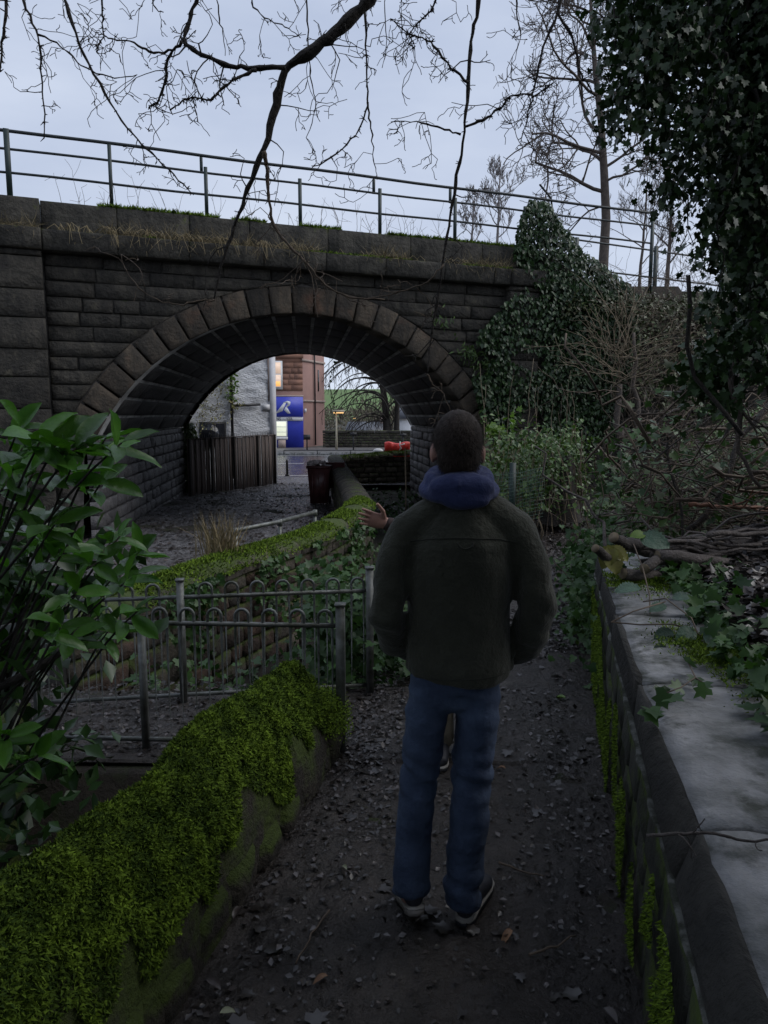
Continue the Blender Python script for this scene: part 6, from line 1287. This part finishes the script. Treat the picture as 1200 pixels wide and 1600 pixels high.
def fallen(lab, px, py, s, mt, ang, curl=.4, tm='t'):
    p = onz(px, py, .03); o = place_leaf(tooth_leaf('fallen_leaf') if tm == 't' else big_leaf_mesh('fallen_leaf', curl, .4, .55), mt, V(p[0], p[1], path_h(np.array([p[0]]), np.array([p[1]]))[0] + .012), V(math.cos(ang), math.sin(ang), .12), V(.15, -.25, 1), s, None, 'fallen_leaf') if False else None
    me = big_leaf_mesh('fallen_leaf', curl, .5, .62); me.materials.append(mt); o = bpy.data.objects.new('fallen_leaf', me); COL.objects.link(o)
    o.location = (p[0], p[1], float(path_h(np.array([p[0]]), np.array([p[1]]))[0]) + .014); o.rotation_euler = (.25, -.1, ang); o.scale = (s, s, s); tag(o, lab, 'leaf', 'single leaves lying on the path')
fallen('curled tan leaf lying right of the dark shoe', 800, 1450, .055, M['tan'], 2.4, .9)
fallen('small tan leaf on the path beside the right knee', 790, 1200, .045, M['tan'], 1.1, .7)
fallen('small pale green leaf on the mud left of the legs', 542, 1360, .035, M['paleleaf'], .6)
fallen('greyish green leaf at the bottom edge of the path', 368, 1580, .048, M['paleleaf'], 1.8, .1)
fallen('grey maple leaf in the bottom right of the path', 965, 1592, .06, M['greyleaf'], .4, .2)
fallen('pale leaf folded on the path at the lower left', 512, 1522, .045, M['tan'], 2.0, .6)
fallen('flat grey leaf near the foot of the mossy wall', 345, 1545, .06, M['greyleaf'], 1.0, .1)
fallen('yellow leaf at the foot of the coping wall', 884, 1090, .07, M['lime'], .8, .5)
fallen('broad grey leaf close to the mossy wall foot halfway along', 365, 1435, .06, M['greyleaf'], -.3, .1)
for lab, pp in (('dead twig lying on the mud at the lower left of the path', [(510, 1420), (490, 1465), (462, 1505)]), ('dead twig on the path just right of the jeans', [(778, 1350), (815, 1362), (850, 1369)]), ('short stick on the mud beyond the tan leaf', [(830, 1497), (870, 1482), (900, 1462)])):
    P = np.array([onz(a, b, .035) for a, b in pp]); mb = MB(); mb.tube(wiggle(P[0], P[-1], 8, .006), np.linspace(.005, .003, 8), 5); tag(mb.build('fallen_twig', M['twig']), lab, 'twig', 'twigs on the path')
# dead grass and moss on the bridge ledges
mb = MB(); n = 3000; s = RNG.uniform(-.5, 8.2, n); k = fbm(np.c_[s, s * 0, s * 0], 1.1, 3) > -.35 + .12 * (s > 3); s = s[k]; n = len(s); P = np.array([Fp(a, 4.75, o) for a, o in zip(s, RNG.uniform(.03, .28, n))]); U = rvec(n) * .9 + NX[None] * .5 + V(0, 0, .35); leaves(mb, P, U, rvec(n), RNG.uniform(.12, .42, n), T_STRAW, None, .022)
for k in range(110):
    s_ = random.choice([random.uniform(-.3, 3.6), random.uniform(-.3, 8)]); p = Fp(s_, 4.76, random.uniform(.1, .3)); L_ = random.uniform(.2, .5); dx_ = random.uniform(-.3, .3); mb.tube([p, p + NX * .12 * L_ + DX * dx_ * .5 + V(0, 0, .10), p + NX * .25 * L_ + DX * dx_ + V(0, 0, .02), p + NX * .35 * L_ + DX * dx_ * 1.3 + V(0, 0, -L_ * .5)], [.007, .006, .005, .003], 3, False, .8)
n = 500; s = RNG.uniform(-2.2, -.6, n); P = np.array([Fp(a, 4.76, o) for a, o in zip(s, RNG.uniform(.15, .36, n))]); leaves(mb, P, rvec(n) * .9 + NX[None] * .5 + V(0, 0, .2), rvec(n), RNG.uniform(.1, .35, n), T_STRAW, None, .022)
dg = mb.build('dead_grass', M['straw'], bridge); dg['kind'] = 'stuff'
mb = MB(); n = 12000; s = RNG.uniform(-.5, 8.9, n); k = fbm(np.c_[s, s * 0, s * 0], 1.4, 3) > -.3; s = s[k]; n = len(s); P = np.array([Fp(a, 5.25, -o) for a, o in zip(s, RNG.uniform(-.03, .3, n))]); leaves(mb, P, rvec(n) * .8 + V(0, 0, .7), rvec(n), RNG.uniform(.04, .10, n), T_BLADE, None, .35)
n = 5000; s = RNG.uniform(1, 8.2, n); k = fbm(np.c_[s, s * 0 + 4, s * 0], 1.2, 3) > -.1; s = s[k]; n = len(s); P = np.array([Fp(a, 4.745, o) for a, o in zip(s, RNG.uniform(.05, .30, n))]); leaves(mb, P, rvec(n) * .8 + V(0, 0, .4), rvec(n), RNG.uniform(.03, .07, n), T_BLADE, None, .4)
pm = mb.build('moss', M['moss'], bridge); pm['kind'] = 'stuff'
mb = MB()
for k in range(60): s = random.uniform(-.4, 8.5); p = Fp(s, 5.24, -random.uniform(.05, .4)); spray(mb, p, V(random.uniform(-.5, .5), 0, 1), random.uniform(.2, .6), .005, 1, -.05, .2, 2, 3, .0025)
ds = mb.build('dead_stalks', M['twig'], bridge); ds['kind'] = 'stuff'
# ------------------------------------------------------------------ people
def capsule_chain(mb, pts, ra, rb=None, xdir=None, n=18, cap=1.0):
    """closed tapered tube with elliptical sections and rounded ends"""
    P = np.array(pts, float); ra = np.array(ra, float); rb = ra if rb is None else np.array(rb, float)
    T = np.gradient(P, axis=0); T /= np.linalg.norm(T, axis=1)[:, None]
    P = np.concatenate([[P[0] - T[0] * min(ra[0], rb[0]) * .8 * cap, P[0] - T[0] * min(ra[0], rb[0]) * .5 * cap], P, [P[-1] + T[-1] * min(ra[-1], rb[-1]) * .5 * cap, P[-1] + T[-1] * min(ra[-1], rb[-1]) * .8 * cap]])
    ra = np.concatenate([[ra[0] * .45, ra[0] * .82], ra, [ra[-1] * .82, ra[-1] * .45]]); rb = np.concatenate([[rb[0] * .45, rb[0] * .82], rb, [rb[-1] * .82, rb[-1] * .45]])
    T = np.concatenate([[T[0], T[0]], T, [T[-1], T[-1]]]); X = np.array(xdir if xdir is not None else (1, 0, 0), float)
    A = X[None] - T * (T @ X)[:, None]; A /= np.linalg.norm(A, axis=1)[:, None]; B = np.cross(T, A); a = np.arange(n) * 2 * math.pi / n
    v = P[:, None] + ra[:, None, None] * np.cos(a)[None, :, None] * A[:, None] + rb[:, None, None] * np.sin(a)[None, :, None] * B[:, None]; m = len(P)
    f = [[i * n + k, i * n + (k + 1) % n, (i + 1) * n + (k + 1) % n, (i + 1) * n + k] for i in range(m - 1) for k in range(n)] + [list(range(n))[::-1], [(m - 1) * n + k for k in range(n)]]
    mb.add(v.reshape(-1, 3), f)
def ellipsoid(mb, c, r, n=16, rot=None):
    g = []
    for i in range(1, n):
        th = math.pi * i / n
        for k in range(2 * n): ph = math.pi * k / n; g.append(V(math.sin(th) * math.cos(ph) * r[0], math.sin(th) * math.sin(ph) * r[1], math.cos(th) * r[2]))
    g = np.array(g + [V(0, 0, r[2]), V(0, 0, -r[2])])
    if rot is not None: g = g @ np.array(rot).T
    m = 2 * n; f = [[i * m + k, (i + 1) * m + k, (i + 1) * m + (k + 1) % m, i * m + (k + 1) % m] for i in range(n - 2) for k in range(m)]
    t = (n - 1) * m; f += [[t, k, (k + 1) % m] for k in range(m)] + [[t + 1, (n - 2) * m + (k + 1) % m, (n - 2) * m + k] for k in range(m)]
    mb.add(g + np.array(c), f)
def fuse(mb, name, voxel, smooth=6, noise=0.0, nf=6.0, stretch=(1, 1, 1)):
    me = mb.mesh(name + '_raw'); o = bpy.data.objects.new('tmp', me); COL.objects.link(o)
    r = o.modifiers.new('r', 'REMESH'); r.mode = 'VOXEL'; r.voxel_size = voxel
    s = o.modifiers.new('s', 'SMOOTH'); s.factor = .5; s.iterations = smooth
    dg = bpy.context.evaluated_depsgraph_get(); ev = o.evaluated_get(dg); res = bpy.data.meshes.new_from_object(ev); bpy.data.objects.remove(o); bpy.data.meshes.remove(me); res.name = name
    n = len(res.vertices); co = np.empty(n * 3, np.float32); res.vertices.foreach_get('co', co); co = co.reshape(-1, 3).astype(float)
    if noise:
        no_ = np.empty(n * 3, np.float32); res.vertices.foreach_get('normal', no_); no_ = no_.reshape(-1, 3); co = co + no_ * (noise * fbm(co * np.array(stretch), nf, 3))[:, None]
        res.vertices.foreach_set('co', co.astype(np.float32).ravel())
    res.polygons.foreach_set('use_smooth', np.ones(len(res.polygons), bool)); res.update(); return res, co
def hand_parts(mb, w_, f, n_, t, s, spread=.12, bend=.12):
    """palm and five fingers: wrist point, finger direction, palm normal, thumb side, scale"""
    f, n_, t = unit(f), unit(n_), unit(t); pc = w_ + f * .045 * s
    capsule_chain(mb, [w_ - f * .02 * s, w_ + f * .02 * s, w_ + f * .06 * s, w_ + f * .092 * s], np.array([.026, .034, .041, .040]) * s, np.array([.018, .016, .014, .011]) * s, t, 14)
    for k, (o, L_, r) in enumerate(((.031, .070, .0088), (.0105, .079, .0090), (-.010, .073, .0086), (-.030, .057, .0078))):
        b = w_ + f * .082 * s + t * o * s; d = unit(f + t * (o * spread * 26)); seg = [b]
        for q, bl in enumerate((.46, .31, .23)): d = unit(d - 0 * d + n_ * bend * (q + .6)); seg.append(seg[-1] + d * L_ * bl * s)
        capsule_chain(mb, seg, np.array([r, r * .98, r * .9, r * .78]) * s, None, t, 9)
    b = w_ + f * .028 * s + t * .030 * s + n_ * .006 * s; d1 = unit(f * .55 + t * .8 + n_ * .2); d2 = unit(f * .8 + t * .5 + n_ * .1)
    capsule_chain(mb, [b, b + d1 * .034 * s, b + d1 * .034 * s + d2 * .028 * s, b + d1 * .034 * s + d2 * .050 * s], np.array([.0135, .0115, .0100, .0082]) * s, None, n_, 9)
def head_parts(mb, c, fy, s=1.0):
    """c: centre of the skull; fy: +1 looks away from the camera, -1 looks at it"""
    ellipsoid(mb, c + V(0, -.004 * fy, .012) * s, V(.076, .096, .100) * s); ellipsoid(mb, c + V(0, .028 * fy, -.055) * s, V(.056, .066, .065) * s); ellipsoid(mb, c + V(0, .062 * fy, -.092) * s, V(.030, .028, .024) * s)
    capsule_chain(mb, [c + V(0, .088 * fy, .004) * s, c + V(0, .104 * fy, -.026) * s, c + V(0, .100 * fy, -.036) * s], np.array([.008, .0125, .013]) * s, None, None, 10)
    ellipsoid(mb, c + V(0, .088 * fy, -.066) * s, V(.024, .012, .009) * s, 8)
    for sx in (-1, 1): ellipsoid(mb, c + V(.081 * sx, -.006 * fy, -.024) * s, V(.011, .020, .034) * s, 8); ellipsoid(mb, c + V(.030 * sx, .086 * fy, .014) * s, V(.022, .008, .008) * s, 8)
def eyes(par, c, fy, s=1.0):
    for sx in (-1, 1):
        mb = MB(); ellipsoid(mb, c + V(.031 * sx, .084 * fy, .0) * s, V(.0135, .010, .0085) * s, 8); e = mb.build('eye', M['eye'], par, True)
        mb = MB(); ellipsoid(mb, c + V(.031 * sx, .0925 * fy, .0) * s, V(.0058, .003, .0058) * s, 6); mb.build('iris', M['hair'], e, True)
def shoe(par, heel, toe_dir, L_=.285, pitch=0.0, roll=0.0, pale=True):
    u = unit(V(toe_dir[0], toe_dir[1], 0)); r = V(u[1], -u[0], 0); cp, sp = math.cos(pitch), math.sin(pitch)
    def Q(a, b, h): a2, h2 = (L_ - a), h; x = L_ - a2 * cp + h2 * sp; z = a2 * sp + h2 * cp; return heel + u * x + r * b + V(0, 0, z)   # pivots on the toe
    mb = MB(); capsule_chain(mb, [Q(.035, 0, .06), Q(.09, 0, .062), Q(.15, 0, .052), Q(.215, .004, .042), Q(L_ - .035, .006, .034)], [.036, .038, .043, .046, .034], [.045, .046, .040, .030, .022], r, 16)
    capsule_chain(mb, [Q(.055, 0, .07), Q(.06, 0, .13)], [.043, .044], [.05, .052], r, 14); me, _ = fuse(mb, 'shoe', .008, 5); sh_ = obj('shoe', me, M['shoe'], par)
    def sole(nm, h0, h1, grow_, mt):
        prof = [(.0, .0), (.008, .026), (.04, .037), (.10, .036), (.15, .041), (.21, .047), (.255, .042), (.28, .025), (.287, .0)]; k = L_ / .287; pl = [(a * k, b * grow_) for a, b in prof] + [(a * k, -b * grow_ * .92) for a, b in prof[-2:0:-1]]; n = len(pl)
        mb = MB(); mb.add([Q(a, b, h0) for a, b in pl] + [Q(a, b, h1) for a, b in pl], [list(range(n))[::-1], list(range(n, 2 * n))] + [[i, (i + 1) % n, n + (i + 1) % n, n + i] for i in range(n)]); return mb.build(nm, mt, sh_)
    sole('sole', .0, .017, 1.0, M['gsole'] if not pale else M['shoe']); sole('midsole', .0175, .026, 1.03, M['sole']); return sh_

# ---- the man seen from behind
X0, Y0 = .253, 2.42
man = thing('person', 'man seen from behind in olive wool jacket, navy hood and blue jeans walking away', 'person', (X0, Y0, 0))
J = lambda x, y, z: V(X0 + x, Y0 + y, z)
hc = J(-.012, .0, 1.695)
neck = J(-.008, -.01, 1.52)
armL = [J(-.175, -.02, 1.415), J(-.222, -.045, 1.30), J(-.246, -.05, 1.15), J(-.215, .06, 1.03), J(-.155, .15, .97)]
armR = [J(.18, -.02, 1.405), J(.232, -.04, 1.29), J(.252, -.035, 1.14), J(.235, .06, 1.01), J(.165, .15, .955)]
legL = [J(-.088, .0, .93), J(-.102, .01, .78), J(-.130, .045, .52), J(-.148, .015, .33), J(-.162, -.035, .125)]
legR = [J(.075, .0, .93), J(.068, .005, .78), J(.055, .02, .52), J(.040, .01, .30), J(.028, .0, .075)]
mb = MB(); head_parts(mb, hc, 1)
capsule_chain(mb, [J(-.01, -.012, 1.44), J(-.01, -.012, 1.52), J(-.011, .0, 1.62)], [.066, .058, .056], [.062, .060, .062])
capsule_chain(mb, [J(0, 0, .92), J(0, 0, 1.05), J(0, 0, 1.25), J(0, -.005, 1.38), J(0, -.01, 1.45)], [.125, .13, .155, .160, .10], [.095, .10, .115, .10, .07])
for A_ in (armL, armR): capsule_chain(mb, A_, [.05, .046, .040, .036, .030])
for A_ in (legL, legR): capsule_chain(mb, A_, [.052, .060, .050, .046, .036], None)
for A_, tx in ((armL, 1), (armR, -1)): d = unit(A_[-1] - A_[-2]); hand_parts(mb, A_[-1], unit(d + V(tx * .4, 0, -.2)), V(0, -1, 0) if False else unit(V(0, -.3, -1)), V(tx * .2, .9, .1), .95)
me, _ = fuse(mb, 'body', .0075, 4); obj('body', me, M['skin'], man); eyes(man, hc, 1)
mb = MB()                                                 # short cropped hair
ellipsoid(mb, hc + V(0, -.010, .018), V(.081, .097, .101), 24); ellipsoid(mb, hc + V(0, -.048, -.030), V(.070, .052, .074), 18)
me, co = fuse(mb, 'hair', .006, 4)
bm_n = np.empty(len(me.vertices) * 3, np.float32); me.vertices.foreach_get('normal', bm_n); bm_n = bm_n.reshape(-1, 3)
keepv = ~((co[:, 1] > hc[1] + .045) & (co[:, 2] < hc[2] + .055)) & (co[:, 2] > hc[2] - .085) & ~((np.abs(co[:, 0] - hc[0]) > .060) & (co[:, 2] < hc[2] - .012) & (co[:, 1] > hc[1] - .03))
polys = [list(p.vertices) for p in me.polygons]; polys = [p for p in polys if all(keepv[p])]
hb = MB(); hb.add(co, polys); idx = np.where(keepv)[0]; pick = RNG.choice(idx, 15000); Ph, Nh = co[pick] + RNG.normal(size=(15000, 3)) * .0025, bm_n[pick].astype(float)
leaves(hb, Ph - Nh * .002, Nh * .55 + V(0, -.25, -.75)[None] + rvec(15000) * .35, Nh + rvec(15000) * .3, RNG.uniform(.010, .020, 15000), T_BLADE, None, .07)
hb.build('hair', M['hair'], man, True)
mb = MB()                                                 # jacket
capsule_chain(mb, [J(.004, .01, .935), J(.004, .005, .97), J(.002, 0, 1.06), J(.0, -.004, 1.18), J(-.002, -.006, 1.30), J(-.004, -.012, 1.385), J(-.006, -.016, 1.445), J(-.008, -.016, 1.50)], [.182, .180, .170, .172, .188, .190, .150, .088], [.138, .136, .130, .134, .140, .130, .104, .080], None, 26, .12)
for A_, e in ((armL, 0), (armR, .004)): capsule_chain(mb, A_, np.array([.068, .062, .058, .054, .050]) + e, None, None, 16)
for sx in (-1, 1): capsule_chain(mb, [J(sx * .06, -.014, 1.49), J(sx * .13, -.018, 1.448), J(sx * .178, -.02, 1.41)], [.062, .066, .070])
me, co = fuse(mb, 'jacket', .009, 4, .016, 4.5, (1.2, 1, .7))
fold = .009 * np.maximum(0, np.sin((co[:, 2] * 30 + co[:, 0] * 18 + 2.0 * fbm(co, 5, 2)))) * sstep(.17, .23, np.abs(co[:, 0] - X0)) * sstep(1.32, 1.2, co[:, 2])
no_ = np.empty(len(co) * 3, np.float32); me.vertices.foreach_get('normal', no_); co = co + no_.reshape(-1, 3) * (fold - .008 * np.exp(-((np.abs(co[:, 0] - X0) - .185) / .012) ** 2) * sstep(1.38, 1.30, co[:, 2]) * (co[:, 1] < Y0))[:, None]
me.vertices.foreach_set('co', co.astype(np.float32).ravel()); me.update(); jk = obj('jacket', me, M['jacket'], man)
bvh = BVHTree.FromPolygons([tuple(c) for c in co], [tuple(p.vertices) for p in me.polygons])
def on_back(x, z, off=.001):
    h = bvh.ray_cast(Vector((x, 0.8, z)), Vector((0, 1, 0))); return None if h[0] is None else V(*h[0]) - V(0, off, 0)
def seam_line(par, pts, r, nm, mt):
    q = [on_back(a, b) for a, b in pts]; q = [p for p in q if p is not None]; mb = MB(); mb.tube(q, r, 5); return mb.build(nm, mt, par, True)
seam_line(jk, [(X0 + x, 1.402 + .010 * math.cos(x * 12) - .03 * abs(x) * (abs(x) > .12)) for x in np.linspace(-.17, .175, 26)], .0022, 'yoke_seam', M['seam'])
seam_line(jk, [(X0 + x, .945 + .01 * math.sin(x * 9)) for x in np.linspace(-.16, .16, 20)], .002, 'hem_seam', M['seam'])
lp = [on_back(X0 + .003 + .024 * math.cos(a), 1.404 - .020 * math.sin(a) - .004, .005) for a in np.linspace(0, math.pi, 12)]; mb = MB(); mb.tube([p for p in lp if p is not None], .0032, 6); mb.build('hanger_loop', M['seam'], jk, True)
mb = MB()                                                 # hood lying on the neck
ring = [J(-.008 + .088 * math.cos(a), -.012 + .082 * math.sin(a), 1.588 + .022 * math.sin(a)) for a in np.linspace(0, 2 * math.pi, 25)]; mb.tube(ring, .030, 10)
ring = [J(-.006 + .106 * math.cos(a), -.02 + .090 * math.sin(a), 1.552 + .012 * math.sin(a)) for a in np.linspace(0, 2 * math.pi, 25)]; mb.tube(ring, .028, 10)
ellipsoid(mb, J(-.004, -.088, 1.568), V(.108, .046, .050)); ellipsoid(mb, J(.006, -.100, 1.528), V(.080, .036, .032)); capsule_chain(mb, [J(-.09, -.04, 1.565), J(-.02, -.125, 1.582), J(.07, -.08, 1.578)], [.018, .016, .016])
capsule_chain(mb, [J(-.008, -.01, 1.50), J(-.008, -.01, 1.62)], [.075, .070], [.072, .072])
me, _ = fuse(mb, 'hood', .007, 5, .005, 9.0); obj('hood', me, M['hood'], man)
mb = MB()                                                 # jeans
capsule_chain(mb, [J(-.004, .0, .88), J(-.004, 0, .96)], [.148, .145], [.108, .108])
capsule_chain(mb, [legL[0], legL[1], J(-.116, .025, .64), legL[2], J(-.143, .02, .38), legL[3], legL[4]], [.070, .076, .070, .064, .066, .066, .066], [.088, .098, .086, .076, .076, .074, .072], None, 18, .12)
capsule_chain(mb, [legR[0], legR[1], J(.062, .02, .64), legR[2], J(.048, .015, .38), legR[3], legR[4]], [.072, .078, .075, .069, .070, .067, .062], [.088, .098, .088, .080, .080, .076, .074], None, 18, .12)
me, co = fuse(mb, 'jeans', .009, 6, .007, 9.0, (1, 1, 1.7))
no_ = np.empty(len(co) * 3, np.float32); me.vertices.foreach_get('normal', no_)
fold = .006 * np.sin(co[:, 2] * 74 + 30 * (co[:, 0] - X0) + 3.0 * fbm(co, 6, 2)) * (np.exp(-((co[:, 2] - .55) / .09) ** 2) + 1.2 * np.exp(-((co[:, 2] - .13) / .07) ** 2) + .6 * np.exp(-((co[:, 2] - .84) / .06) ** 2)); co = co + no_.reshape(-1, 3) * fold[:, None]
me.vertices.foreach_set('co', co.astype(np.float32).ravel()); me.update(); obj('jeans', me, M['jeans'], man)
shoe(man, J(.018, -.055, .012), (.42, .9), .29, 0.0)
shoe(man, J(-.140, -.135, .012), (-.15, 1.0), .285, .33, 0, False)

# ---- the second person, facing us, almost hidden behind the man
X1, Y1 = .36, 3.66
per = thing('person', 'person in dark green jacket behind the man, pointing left with an open hand', 'person', (X1, Y1, 0))
K_ = lambda x, y, z: V(X1 + x, Y1 + y, z)
hc2 = K_(-.005, .0, 1.47)
wr = at(604, 818, 3.50); sho = K_(-.165, .02, 1.27); elb = sho * .48 + wr * .52 + V(.01, -.03, -.05)
a2 = [sho, elb, wr]; b2 = [K_(.165, .02, 1.27), K_(.21, .05, 1.02), K_(.19, -.06, .80)]
l1 = [K_(-.085, 0, .82), K_(-.075, -.01, .44), K_(-.055, .02, .08)]; l2 = [K_(.085, 0, .82), K_(.09, .0, .44), K_(.10, .04, .08)]
hf = unit(V(-.86, -.34, .30)); hn = unit(V(.0, -1, 0) - hf * np.dot(V(0, -1, 0), hf)); ht = unit(np.cross(hf, hn)); ht = ht if ht[2] > 0 else -ht
mb = MB(); head_parts(mb, hc2, -1, .94); capsule_chain(mb, [K_(0, .0, 1.28), K_(0, .0, 1.40)], [.055, .05]); capsule_chain(mb, [K_(0, 0, .84), K_(0, 0, .98), K_(0, 0, 1.15), K_(0, 0, 1.27)], [.145, .12, .145, .13], [.10, .09, .105, .08])
for A_ in (a2, b2): capsule_chain(mb, np.array([A_[0], (A_[0] + A_[1]) / 2, A_[1], (A_[1] + A_[2]) / 2, A_[2]]), [.045, .042, .036, .033, .026])
for A_ in (l1, l2): capsule_chain(mb, A_, [.075, .052, .038])
hand_parts(mb, b2[-1], V(0, -.25, -1), V(-1, 0, 0), V(0, -1, .2), .92, .1, .25)
hand_parts(mb, wr, hf, hn, ht, .96, .13, .05)
me, _ = fuse(mb, 'body', .0045, 3); obj('body', me, M['skin'], per); eyes(per, hc2, -1, .94)
mb = MB(); ellipsoid(mb, hc2 + V(0, .012, .02), V(.084, .098, .10)); ellipsoid(mb, hc2 + V(0, .055, -.06), V(.07, .05, .10)); me, _ = fuse(mb, 'hair', .008, 4, .004, 20); obj('hair', me, M['hair'], per)
mb = MB(); capsule_chain(mb, [K_(0, 0, .80), K_(0, 0, .98), K_(0, 0, 1.15), K_(0, 0, 1.26), K_(0, 0, 1.33)], [.165, .15, .165, .15, .07], [.12, .115, .125, .10, .07])
f2 = wr + unit(elb - wr) * .055
capsule_chain(mb, [a2[0], (a2[0] + a2[1]) / 2, a2[1], (a2[1] + f2) / 2, f2], [.07, .062, .056, .050, .046]); capsule_chain(mb, b2, [.07, .058, .045]); capsule_chain(mb, [K_(-.06, 0, 1.30), a2[0]], [.07, .07]); capsule_chain(mb, [K_(.06, 0, 1.30), b2[0]], [.07, .07])
me, _ = fuse(mb, 'jacket', .009, 5, .005, 9); gj = obj('jacket', me, M['dgreen'], per)
mb = MB(); capsule_chain(mb, [f2, wr + unit(elb - wr) * .012], [.040, .036]); me, _ = fuse(mb, 'cuff', .006, 2); obj('cuff', me, M['cuff'], gj)
up = V(0, -.35, .94); mb = MB(); mb.tube([f2 + up * .047, (a2[1] + f2) / 2 + up * .052, a2[1] + up * .058, (a2[0] + a2[1]) / 2 + up * .065, a2[0] + up * .073], .0045, 6); mb.build('piping', M['piping'], gj, True)
mb = MB(); capsule_chain(mb, [K_(0, 0, .80), K_(0, 0, .90)], [.15, .15], [.11, .11])
for A_ in (l1, l2): capsule_chain(mb, [A_[0], (A_[0] + A_[1]) / 2, A_[1], (A_[1] + A_[2]) / 2, A_[2] + V(0, 0, .03)], [.088, .078, .066, .064, .066])
me, _ = fuse(mb, 'trousers', .009, 5, .006, 9); obj('trousers', me, M['khaki'], per)
shoe(per, K_(-.045, .08, .012), (-.15, -1), .255); shoe(per, K_(.10, .10, .012), (.15, -1), .255)
# ------------------------------------------------------------------ unseen evergreens added behind and above the camera to darken the foreground
def shade_evergreen(label, base, lean, h, crowns, nleaf):
    t = thing('shade_evergreen_tree', label, 'tree', tuple(base), 'unseen evergreens added for shade'); b = V(*base); mb = MB(); P = wiggle(b, b + V(lean[0], lean[1], h), 10, .05); mb.tube(P, np.linspace(.2, .07, 10), 8); mb.build('trunk', M['bark'], t, True)
    mb = MB()
    for c, r in crowns: mb.tube(wiggle(P[5], V(*c), 8, .08), np.linspace(.07, .02, 8), 5)
    mb.build('limb', M['bark'], t, True)
    mb = MB()
    for c, r in crowns:
        n = int(nleaf * (r[0] * r[1]) / sum(q[0] * q[1] for _, q in crowns)); d = rvec(n) * (RNG.random(n) ** .4)[:, None]; P = V(*c) + d * V(*r); k = fbm(P, .9, 3) > -.45; P = P[k]; n = len(P)
        leaves(mb, P, rvec(n) + V(0, 0, -.4), rvec(n) * .7 + V(0, 0, 1), RNG.uniform(.12, .22, n), T_SIMPLE)
    mb.build('crown', M['ivy'], t)
shade_evergreen('dark holly added unseen behind the camera for shade, left of the path', (-2.4, -1.6, -.4), (.4, .3, 0)[:2], 5.5, [((-1.4, -.6, 4.9), (2.2, 2.3, 1.1)), ((-3.6, .2, 4.6), (1.8, 2.2, 1.6)), ((-3.2, -2.2, 3.0), (1.6, 1.8, 1.9)), ((-.6, -2.8, 4.2), (2.0, 1.6, 1.6))], 19000)
shade_evergreen('dark holly added unseen behind the camera for shade, on the right bank', (2.7, -1.3, .8), (.0, .3), 5.0, [((1.5, -.3, 5.0), (2.0, 2.2, 1.1)), ((3.6, .9, 4.4), (1.7, 2.4, 1.6)), ((3.2, -2.2, 3.2), (1.8, 1.8, 1.9)), ((.6, -3.4, 2.6), (1.6, 1.0, 2.0))], 19000)
